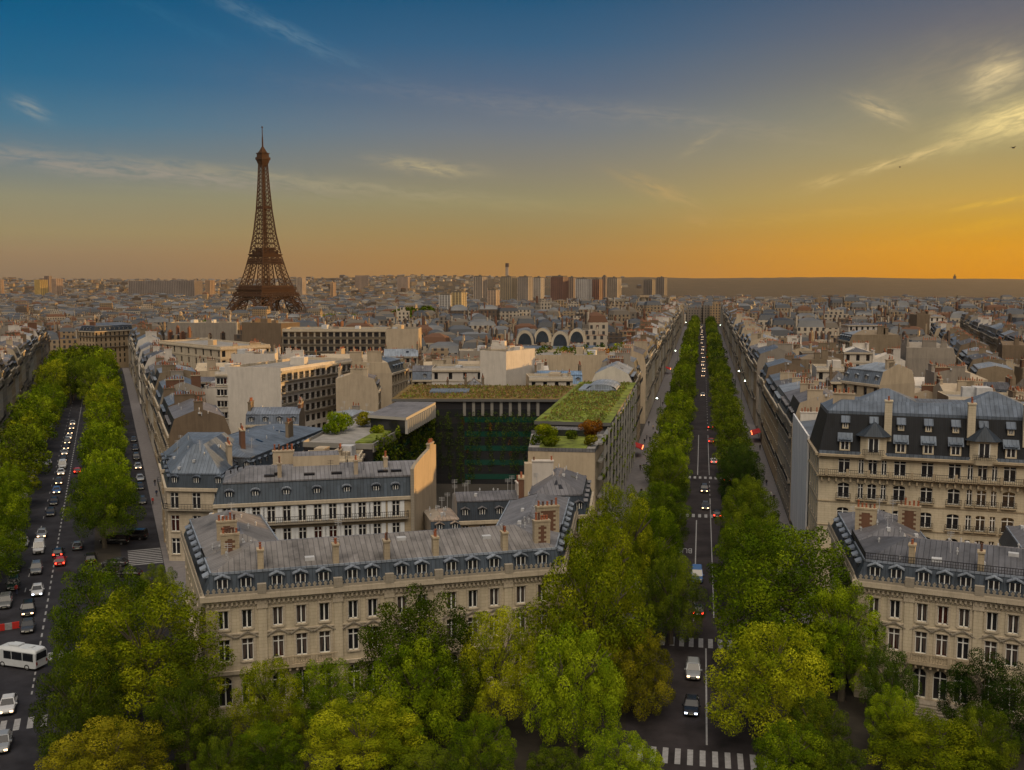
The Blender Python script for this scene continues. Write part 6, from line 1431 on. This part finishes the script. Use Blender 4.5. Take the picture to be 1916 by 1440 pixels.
def car_proto(kind):
    T = thing(kind, '', 'car', (0, 0, 0)); L, W_, Hh = dict(car=(4.25, .88, 1.44), suv=(4.6, .93, 1.68), van=(5.1, .97, 2.05))[kind]; h = L / 2; M = MB()
    def sec(x, zl, zb, w_): return [(x, -w_ * .93, zl), (x, w_ * .93, zl), (x, w_, zl + .16), (x, w_, zb - .14), (x, w_ * .9, zb), (x, -w_ * .9, zb), (x, -w_, zb - .14), (x, -w_, zl + .16)]
    b = .92 if kind == 'car' else (1.02 if kind == 'suv' else 1.12); hood = b - (.12 if kind != 'van' else .06)
    loft(M, [sec(-h, .38, b - .06, W_ * .86), sec(-h + .12, .26, b, W_ * .95), sec(-h * .5, .22, b + .02, W_), sec(.2, .22, b, W_), sec(h * .48, .22, b - .04, W_), sec(h * .82, .24, hood, W_ * .95), sec(h - .06, .3, hood - .14, W_ * .84), sec(h, .36, hood - .26, W_ * .74)], 0)
    body = M.build('body', [paint('black')], T, (0, 0, 0), True)
    # cabin glass with painted roof and pillars
    x0, x1, r0, r1 = dict(car=(-h * .93, h * .42, -h * .62, h * .06), suv=(-h * .96, h * .45, -h * .84, h * .12), van=(-h * .97, h * .62, -h * .92, h * .3))[kind]
    wb, wr = W_ * .88, W_ * .70 if kind != 'van' else W_ * .8; G = MB(); base = [(x0, -wb), (x1, -wb), (x1, wb), (x0, wb)]; top = [(r0, -wr), (r1, -wr), (r1, wr), (r0, wr)]
    G.frus(base, b - .02, top, Hh - .05, 0, False); G.build('windows', [SCREEN], T, (0, 0, 0))
    Rm = MB(); e = .025; Rm.frus([(r0 - .06, -wr - e), (r1 + .05, -wr - e), (r1 + .05, wr + e), (r0 - .06, wr + e)], Hh - .07, [(r0 + .1, -wr * .86), (r1 - .12, -wr * .86), (r1 - .12, wr * .86), (r0 + .1, wr * .86)], Hh, 0)
    for s in (-1, 1):
        for (bx_, rx) in ((x0, r0), (x1, r1), ((x0 + x1) * .5 - .1, (r0 + r1) * .5)) + (((x0 * .6, r0 * .6),) if kind == 'van' else ()): Rm.bar((bx_, s * (wb + .005), b - .03), (rx, s * (wr + .005), Hh - .05), .08, 0)
    if kind == 'van': Rm.frus([(x0, -wb - .01), (x0 * .15, -wb - .01), (x0 * .15, wb + .01), (x0, wb + .01)], b - .02, [(r0, -wr - .01), (r0 * .15, -wr - .01), (r0 * .15, wr + .01), (r0, wr + .01)], Hh - .05, 0, False)
    Rm.build('roof', [paint('black')], T, (0, 0, 0))
    for s in (-1, 1):
        Q = MB(); Q.obox((h - .09, s * W_ * .63), (1, 0), .1, .17, hood - .34, hood - .17, 0, True); Q.build('headlight', [HEAD], T, (0, 0, 0))
        Q = MB(); Q.obox((-h + .06, s * W_ * .72), (1, 0), .09, .13, b - .32, b - .08, 0, True); Q.build('tail_light', [TAIL], T, (0, 0, 0))
        Q = MB(); Q.obox((h * .42, s * (W_ + .1)), (1, 0), .07, .1, b - .02, b + .14, 0, True); Q.build('mirror', [paint('black')], T, (0, 0, 0))
    Q = MB(); Q.obox((h - .02, 0), (1, 0), .04, .26, .36, .48, 0, True); Q.obox((-h + .01, 0), (1, 0), .03, .26, .5, .62, 0, True); Q.build('number_plate', [PLATE], T, (0, 0, 0))
    Q = MB(); Q.obox((h - .05, 0), (1, 0), .07, W_ * .5, .3, hood - .36, 0, True); Q.build('grille', [TYRE], T, (0, 0, 0))
    wheel_parts(T, (-h * .62, h * .62), W_, .32 if kind == 'car' else .36)
    for o in T.children:
        o.material_slots[0].link = 'OBJECT'
    return T
PROTO = {}
def vehicle(kind, x, y, heading, colour, label, group, lights=0):
    """lights: 1 headlights, 2 tail lights, 3 both"""
    first = kind not in PROTO
    if first: PROTO[kind] = car_proto(kind)
    T = PROTO[kind] if first else dup(PROTO[kind], (0, 0, 0), 0, '', group)
    T.location = (x, y, .02 + H(x, y)); T.rotation_euler = (0, 0, heading); tag(T, label, 'van' if kind == 'van' else 'car', group); T.scale = (1, 1, 1)
    for o in T.children:
        n = o.name.split('.')[0]
        m = {'body': paint(colour), 'roof': paint(colour), 'mirror': paint(colour), 'windows': SCREEN, 'headlight': (HEADW if lights == 5 else HEAD) if lights in (1, 3, 5) else HEADOFF, 'tail_light': TAIL if lights in (2, 3) else TAILOFF, 'number_plate': PLATE, 'grille': TYRE, 'wheel': TYRE}[n]
        o.material_slots[0].link = 'OBJECT'; o.material_slots[0].material = m
    return T
HI_T = math.atan2(-DI[1], -DI[0]); HI_A = math.atan2(DI[1], DI[0]); HK_T = math.atan2(-DK[1], -DK[0]); HK_A = math.atan2(DK[1], DK[0])
GI = 'cars on the left avenue'; GK = 'cars on the central avenue'
TRAFFIC = [ # u, v, kind, colour, heading (T towards us, A away), lights, where, avenue
 (113, 1049, 'car', 'red', 'A', 2, 'braking, nearest going away beside the dashed line', 'I'), (109, 1033, 'car', 'black', 'A', 2, 'just ahead of the red braking car', 'I'), (73, 1026, 'van', 'white', 'T', 0, 'left of the braking cars', 'I'),
 (78, 998, 'car', 'silver', 'T', 1, 'behind the white van', 'I'), (68, 1064, 'suv', 'grey', 'T', 0, 'in front of the white van', 'I'), (70, 1104, 'car', 'white', 'T', 5, 'with bluish headlights in front of the grey one', 'I'), (53, 1140, 'suv', 'black', 'T', 1, 'with warm headlights behind the crossing', 'I'), (52, 1171, 'car', 'dark grey', 'T', 0, 'standing at the crossing', 'I'),
 (95, 958, 'car', 'black', 'T', 0, 'unlit beside the dashed line', 'I'), (101, 938, 'car', 'black', 'T', 0, 'second unlit one beside the dashed line', 'I'), (106, 917, 'car', 'blue', 'T', 1, 'dark blue body, lights on', 'I'), (110, 900, 'car', 'dark grey', 'T', 1, 'behind the blue one', 'I'), (114, 883, 'car', 'white', 'T', 1, 'orange lights before the second white van', 'I'), (117, 871, 'van', 'white', 'T', 0, 'second one, deeper in the queue', 'I'), (145, 880, 'car', 'red', 'A', 2, 'alone right of the dashed line', 'I'),
 (119, 858, 'car', 'black', 'T', 1, 'behind the deeper white van', 'I'), (121, 846, 'car', 'silver', 'T', 1, 'mid queue', 'I'), (124, 836, 'car', 'black', 'T', 1, 'mid queue before a dark suv', 'I'), (126, 826, 'suv', 'dark grey', 'T', 1, 'mid queue', 'I'), (129, 817, 'car', 'white', 'T', 1, 'upper queue', 'I'), (131, 808, 'car', 'black', 'T', 1, 'upper queue', 'I'), (134, 799, 'car', 'grey', 'T', 1, 'upper queue', 'I'), (136, 791, 'car', 'silver', 'T', 1, 'last seen in the queue', 'I'),
 (90, 866, 'car', 'silver', 'T', 0, 'parked under the left trees', 'I'), (25, 1093, 'suv', 'dark green', 'T', 0, 'parked at the left kerb', 'I'), (10, 1126, 'suv', 'grey', 'T', 0, 'parked in front of the green one', 'I'), (28, 1062, 'car', 'black', 'T', 0, 'parked beyond the green one', 'I'), (44, 1015, 'car', 'silver', 'T', 0, 'parked under the left trees by the pavement', 'I'), (15, 1318, 'car', 'white', 'T', 1, 'entering the ring in front of the minibus', 'I'), (4, 1388, 'car', 'silver', 'T', 1, 'at the lower left picture edge', 'I'),
 (145, 1020, 'car', 'grey', 'A', 0, 'half hidden under the broad tree', 'I'), (215, 1012, 'van', 'black', 'S', 0, 'parked across behind the broad tree', 'I'), (250, 1003, 'van', 'black', 'S', 0, 'parked across right of the other black van', 'I'), (170, 1045, 'suv', 'black', 'A', 0, 'parked in the shade below the broad tree', 'I'), (215, 1052, 'car', 'dark grey', 'S', 0, 'parked in deep shade beside the trunk', 'I'), (240, 1072, 'car', 'black', 'S', 0, 'parked nearest the small dark tree', 'I'), (190, 1070, 'car', 'black', 'S', 0, 'in deep shade left of the trunk', 'I'),
 (258, 872, 'car', 'silver', 'T', 1, 'parked in the side lane', 'I'), (262, 894, 'car', 'silver', 'T', 0, 'second parked in the side lane', 'I'), (262, 910, 'car', 'black', 'T', 0, 'parked between the side lane cars', 'I'), (266, 936, 'car', 'dark grey', 'T', 0, 'nearest parked in the side lane', 'I'), (253, 838, 'car', 'black', 'T', 0, 'parked deeper in the side lane', 'I'), (250, 822, 'car', 'dark grey', 'T', 0, 'parked deepest in the side lane', 'I'), (255, 855, 'suv', 'black', 'T', 0, 'tall one parked in the side lane', 'I'),
 (1297, 1254, 'suv', 'silver', 'T', 1, 'just past the upper crossing', 'K'), (1294, 1320, 'car', 'black', 'T', 5, 'bluish lights, nearest on the central avenue', 'K'), (1306, 1140, 'car', 'dark grey', 'A', 2, 'half under trees beyond the upper crossing', 'K'), (1304, 1078, 'van', 'blue', 'T', 0, 'at the left kerb under trees', 'K'),
 (1318, 915, 'suv', 'black', 'T', 1, 'first of the queue coming down the middle lane', 'K'), (1320, 946, 'car', 'dark grey', 'T', 1, 'nearest in the middle lane below the black one', 'K'), (1342, 961, 'car', 'black', 'A', 2, 'going away in the right lane', 'K'), (1360, 896, 'suv', 'dark grey', 'A', 2, 'going away at the right kerb', 'K'), (1336, 862, 'car', 'white', 'A', 2, 'white roofed going away', 'K'), (1331, 824, 'car', 'red', 'A', 2, 'going away beyond the white one', 'K'), (1329, 798, 'car', 'dark grey', 'A', 2, 'farther going away, two car lengths past the red one', 'K'), (1315, 738, 'car', 'silver', 'T', 1, 'leading the long queue', 'K')]
for i, v_ in enumerate((702, 694, 688, 682, 676, 668, 660, 654, 648, 641, 635, 630, 625, 621, 617, 613, 610)):
    TRAFFIC.append((1315.5 - i * .25 + (i % 3) * .9, v_, ('car', 'suv', 'car')[i % 3], ('black', 'silver', 'dark grey', 'white')[i % 4], 'T', 1, '%s in the long queue of headlights' % ORD(i + 2), 'K'))
for u, v_, w_ in ((1325, 668, 'one'), (1324, 655, 'second'), (1324, 648, 'third')): TRAFFIC.append((u, v_, 'van', 'red', 'A', 2, '%s of three red ones with glowing tails far up the avenue' % w_, 'K'))
for (u, v_, kind, colour, hd, li, where, av) in TRAFFIC:
    x, y = P(u, v_, .6); hh = {'IT': HI_T, 'IA': HI_A, 'KT': HK_T, 'KA': HK_A, 'IS': HI_A + 1.15}[av + hd] + rnd.uniform(-.03, .03)
    nm = {'car': 'car', 'suv': 'tall car', 'van': 'van'}[kind]
    vehicle(kind, x, y, hh, colour, '%s %s %s' % (colour, nm, where), GI if av == 'I' else GK, li)
def minibus():
    x, y = P(40, 1246, 0.0); T = thing('minibus', 'white minibus with dark windows turning at the left crossing', 'minibus', (0, 0, 0)); WH = plain('bus white', (.47, .50, .53), .35, nscale=.8, namt=.08)
    L, W_ = 3.3, 1.08; sec = lambda x, i, z0, z1: [(x, -W_ + i, z0), (x, W_ - i, z0), (x, W_ - i * .6, z0 + .3), (x, W_ - i, z1 - .35), (x, W_ - .28 - i, z1), (x, -W_ + .28 + i, z1), (x, -W_ + i, z1 - .35), (x, -W_ + i * .6, z0 + .3)]
    M = MB(); loft(M, [sec(-L, .1, .42, 2.55), sec(-L + .12, .03, .36, 2.68), sec(-L + .6, 0, .34, 2.74), sec(L - 1.3, 0, .34, 2.74), sec(L - .6, .03, .36, 2.62), sec(L - .2, .08, .4, 1.75), sec(L, .16, .5, 1.2)], 0); M.build('body', [WH], T, (0, 0, 0))
    for s in (-1, 1):
        for (a, b) in ((-L + .35, -1.3), (-1.2, .45), (.55, 1.75)):
            M = MB(); q = [(a, s * (W_ + .012), 1.25), (b, s * (W_ + .012), 1.25), (b, s * (W_ - .0), 2.28), (a, s * (W_ - .0), 2.28)]; M.face(q if s < 0 else q[::-1], 0); M.build('side_window', [SCREEN], T, (0, 0, 0))
    M = MB(); M.face([(-L - .02, W_ - .18, 1.4), (-L - .02, -W_ + .18, 1.4), (-L - .02, -W_ + .25, 2.3), (-L - .02, W_ - .25, 2.3)], 0); M.build('rear_window', [SCREEN], T, (0, 0, 0))
    M = MB(); M.face([(L - .16, -W_ + .25, 1.72), (L - .16, W_ - .25, 1.72), (L - .58, W_ - .3, 2.55), (L - .58, -W_ + .3, 2.55)], 0); M.build('windscreen', [SCREEN], T, (0, 0, 0))
    M = MB(); M.obox((.6, 0), (1, 0), .75, .6, 2.72, 2.95, 0); M.obox((-1.8, 0), (1, 0), .3, .3, 2.73, 2.84, 0); M.build('roof_unit', [WH], T, (0, 0, 0))
    for s in (-1, 1):
        M = MB(); M.obox((-L - .01, s * .85), (1, 0), .05, .09, .8, 1.2, 0, True); M.build('tail_light', [TAILOFF], T, (0, 0, 0)); M = MB(); M.obox((L - .06, s * .75), (1, 0), .08, .15, .75, .95, 0, True); M.build('headlight', [HEAD], T, (0, 0, 0))
    wheel_parts(T, (-1.9, 2.0), W_, .4); T.location = (x, y, .02); T.rotation_euler = (0, 0, R(162))
minibus()

# ------------------------------------------------------------------ people, lamps, awnings, birds
def person_mesh(seed, stride):
    """one continuous walking figure grown from a jointed skeleton"""
    V = [((0, 0, .95), .125), ((0, 0, 1.15), .13), ((0, 0, 1.38), .15), ((.01, 0, 1.52), .06), ((.03, 0, 1.60), .085), ((.035, 0, 1.70), .095)]
    E = [(0, 1), (1, 2), (2, 3), (3, 4), (4, 5)]
    def add(p, r, f): V.append((p, r)); E.append((f, len(V) - 1)); return len(V) - 1
    for s in (-1, 1):
        k = s * stride; h = add((0, s * .09, .88), .095, 0); kn = add((.18 * k + .06, s * .10, .49), .065, h); an = add((.30 * k - .06, s * .10, .09), .045, kn); add((.30 * k + .10, s * .11, .05), .04, an)
        sh = add((0, s * .19, 1.40), .065, 2); el = add((-.12 * k - .02, s * .25, 1.13), .048, sh); wr = add((-.16 * k + .12, s * .25, .90), .036, el); ha = add((-.16 * k + .16, s * .24, .83), .036, wr)
        for f in range(4): add((-.16 * k + .17 + .02 * f, s * (.24 - .01 * f), .76 + .012 * abs(f - 1)), .010, ha)
        add((-.16 * k + .20, s * .21, .82), .011, ha)
    me = bpy.data.meshes.new('skeleton'); me.from_pydata([p for p, r in V], E, []); o = bpy.data.objects.new('skeleton', me); COL.objects.link(o)
    md = o.modifiers.new('s', 'SKIN'); sk = me.skin_vertices[0].data
    for i, (p, r) in enumerate(V): sk[i].radius = (r, r); sk[i].use_root = i == 0
    su = o.modifiers.new('d', 'SUBSURF'); su.levels = 1; su.render_levels = 1; bpy.context.view_layer.update()
    out = bpy.data.meshes.new_from_object(o.evaluated_get(bpy.context.evaluated_depsgraph_get())); bpy.data.objects.remove(o); out.name = 'person'
    return out
SKIN = plain('skin', (.42, .26, .18), .6); HAIR = plain('hair', (.03, .02, .015), .7)
CLOTH = {'black': (.012, .012, .015), 'navy': (.02, .03, .07), 'beige': (.36, .30, .22), 'red': (.34, .03, .025), 'white': (.6, .6, .6), 'grey': (.14, .14, .15)}
PM = {}
def person(x, y, rz, top, bottom, label, k):
    key = (top, bottom, k % 2)
    if key not in PM:
        me = person_mesh(k, 1 if k % 2 else -.8); me.materials.clear()
        for m in (SKIN, HAIR, plain('cloth ' + top, CLOTH[top], .9), plain('cloth ' + bottom, CLOTH[bottom], .9), TYRE): me.materials.append(m)
        for f in me.polygons:
            c = f.center; f.material_index = 4 if c.z < .11 else (3 if c.z < .93 and abs(c.y) < .19 else (2 if c.z < 1.5 and c.z > .87 else (1 if c.z > 1.69 or (c.x < .01 and c.z > 1.6) else 0))); f.use_smooth = True
        PM[key] = me
    o = bpy.data.objects.new('person', PM[key]); COL.objects.link(o); o.location = (x, y, .135 + H(x, y)); o.rotation_euler = (0, 0, rz); tag(o, label, 'person', 'people walking on the pavements')
PEOPLE = [(1214, 792, 'black', 'navy', 'T', 'walking by the shop fronts, farthest of the left pavement group'), (1222, 800, 'beige', 'black', 'A', 'in light coat on the left pavement of the central avenue'), (1226, 812, 'black', 'black', 'A', 'on the open part of the left pavement'), (1210, 818, 'grey', 'black', 'T', 'near the facade beside the group on the left pavement'), (1206, 826, 'black', 'navy', 'T', 'just in front of the red awning'), (1216, 822, 'navy', 'black', 'T', 'walking next to the awning group'), (1210, 866, 'white', 'navy', 'A', 'in white top lower on the left pavement'), (1198, 876, 'black', 'black', 'T', 'at the facade below the white topped walker'), (1200, 922, 'black', 'navy', 'A', 'nearest on the left pavement beside the pointed tree'), (1232, 775, 'grey', 'navy', 'T', 'farther up the left pavement'), (1240, 755, 'black', 'black', 'A', 'highest up the left pavement'),
 (1422, 838, 'black', 'black', 'A', 'on the right pavement below the red awning'), (1418, 850, 'navy', 'black', 'T', 'on the right pavement by the trees'), (1434, 905, 'black', 'navy', 'A', 'on the right pavement level with the lower trees'), (1442, 928, 'white', 'navy', 'T', 'in white top on the right pavement near the tarpaulin'), (1448, 934, 'black', 'black', 'T', 'beside the white topped walker on the right pavement'),
 (290, 905, 'black', 'navy', 'A', 'on the pavement beside the corner pavilion'), (293, 925, 'navy', 'black', 'T', 'at the pavilion corner above the crossing'), (286, 940, 'red', 'black', 'T', 'with red top near the pavilion crossing'), (31, 1108, 'red', 'navy', 'A', 'in red between parked cars at the far left')]
for k, (u, v_, t_, b_, hd, lab) in enumerate(PEOPLE):
    x, y = P(u, v_ + 4, .13); person(x, y, (HK_T if hd == 'T' else HK_A) if u > 600 else (HI_T if hd == 'T' else HI_A), t_, b_, 'person %s' % lab, k)
LAMPON = plain('lamp lit', (.9, .95, .85), .3, emit=14, ec=(.85, 1, .78))
def lamp_proto():
    T = thing('street_lamp', '', 'street lamp', (0, 0, 0), 'street lamps along the avenues'); G = plain('lamp post green', (.02, .03, .025), .5)
    M = MB(); M.cyl((0, 0), .16, 0, .9, 8, 0, .12); M.cyl((0, 0), .08, .9, 8.6, 8, 0, .05); M.build('post', [G], T, (0, 0, 0)); M = MB(); M.bar((0, 0, 8.5), (.5, 0, 8.85), .07); M.bar((.5, 0, 8.85), (1.2, 0, 8.9), .07); M.build('arm', [G], T, (0, 0, 0))
    M = MB(); M.cyl((1.25, 0), .3, 8.5, 8.86, 10, 0, .16); M.build('lamp_head', [LAMPON], T, (0, 0, 0)); M = MB(); M.cyl((1.25, 0), .2, 8.86, 9.0, 10, 0, .05); M.build('lamp_cap', [G], T, (0, 0, 0)); return T
LP = lamp_proto(); first = True
for u, v_, rz, lab in ((1286, 603, HK_A, 'lit pale green lamp highest at the left of the central avenue'), (1268, 656, HK_A, 'lit pale green lamp on the left of the avenue above the red bus'), (1345, 608, HK_T, 'lit lamp highest at the right of the central avenue'), (1377, 694, HK_T, 'lit lamp halfway down the right pavement'), (1388, 712, HK_T, 'lit lamp second from below on the right pavement'), (1236, 745, HK_A, 'lit lamp lowest on the left pavement of the central avenue')):
    x, y = P(u, v_, 8.7); o = LP if first else dup(LP, (0, 0, 0), 0, lab, None); first = False; o.location = (x, y, .1 + H(x, y)); o.rotation_euler = (0, 0, rz + 1.57); o['label'] = lab
REDC = plain('red canvas', (.42, .02, .015), .7); AWL = plain('awning lamps', (1, .4, .2), .4, emit=5, ec=(1, .2, .06))
def awning(s, p, side, L, label):
    c = K(s, p); T = thing('awning', label, 'awning', (*c, 3.0), 'red shop awnings'); M = MB(); a, b = K(s, p), K(s + L, p); e, f = K(s, p - side * 2.4), K(s + L, p - side * 2.4)
    M.face([(*a, 3.6), (*b, 3.6), (*f, 2.9), (*e, 2.9)], 0); M.face([(*e, 2.9), (*f, 2.9), (*f, 2.5), (*e, 2.5)], 0); M.face([(*a, 3.6), (*e, 2.9), (*e, 2.5)], 0); M.build('canopy', [REDC], T)
    M = MB()
    for k in range(3): q = K(s + L * (k + .5) / 3, p - side * 2.5); M.obox(q, DK, .3, .08, 2.55, 2.85, 0, True)
    M.build('lamps', [AWL], T)
sA = toK(*P(1200, 838, 3))[0]; awning(sA, -18.2, -1, 7, 'red awning with orange lamps on the left pavement of the central avenue')
sB = toK(*P(1424, 812, 3))[0]; awning(sB, 18.2, 1, 9, 'glowing red awning on the right pavement of the central avenue')
sC = toK(*P(1265, 690, 3))[0]; awning(sC, -18.2, -1, 8, 'red awning far up the left side of the central avenue')
def bird(u, v_, d, label, a):
    x, y, k = ray(u, v_); c = (x * d, y * d, CAMZ + k * d); T = thing('bird', label, 'bird', c, 'birds in the sunset sky', a); M = MB(); sp = lambda q, w_: [(q, -w_ * .5, -w_ * .5), (q, w_ * .5, -w_ * .5), (q, w_ * .5, w_ * .5), (q, -w_ * .5, w_ * .5)]
    loft(M, [sp(-.2, .02), sp(-.08, .1), (sp(.06, .12)), sp(.15, .08), sp(.2, .05), sp(.26, .015)], 0)
    for s in (-1, 1):
        M.face([(.1, s * .04, .03), (.08, s * .24, .12), (-.04, s * .24, .11), (-.08, s * .04, .02)], 0); M.face([(.08, s * .24, .12), (-.02, s * .5, .06), (-.04, s * .24, .11)], 0)
    M.build('body', [plain('dark feathers', (.02, .02, .02))], T, (0, 0, 0))
bird(1684, 312, 92, 'small dark bird left of the other in the golden sky', 1.2); bird(1896, 276, 95, 'small dark bird near the right edge by the bright cloud', .4)
M = MB(); x, y = P(14, 1185, 0)
for k in range(3): M.obox((x - 1.4 + k * .8, y + 1 + k * .5), (1, .6), .42, .08, .05, 1.0, k % 2)
tag(M.build('road_barrier', [REDC, PAINT], None, (x, y, 0)), 'red and white striped barrier before the left crossing', 'barrier')

# ------------------------------------------------------------------ evening air
def haze():
    M = MB(); B = 10300; M.prism([(-B, -B), (B, -B), (B, B), (-B, B)], -60, 340, 0, None, True); m = bpy.data.materials.new('evening haze'); m.use_nodes = True; nt = m.node_tree; nt.nodes.clear()
    vol = nt.nodes.new('ShaderNodeVolumePrincipled'); vol.inputs['Color'].default_value = (.93, .80, .66, 1); vol.inputs['Density'].default_value = HAZE; vol.inputs['Anisotropy'].default_value = 0.0
    o = nt.nodes.new('ShaderNodeOutputMaterial'); nt.links.new(vol.outputs[0], o.inputs['Volume']); ob = M.build('haze', [m]); ob['kind'] = 'stuff'; ob['label'] = 'warm evening haze over the city'
HAZE = 9e-6
haze()
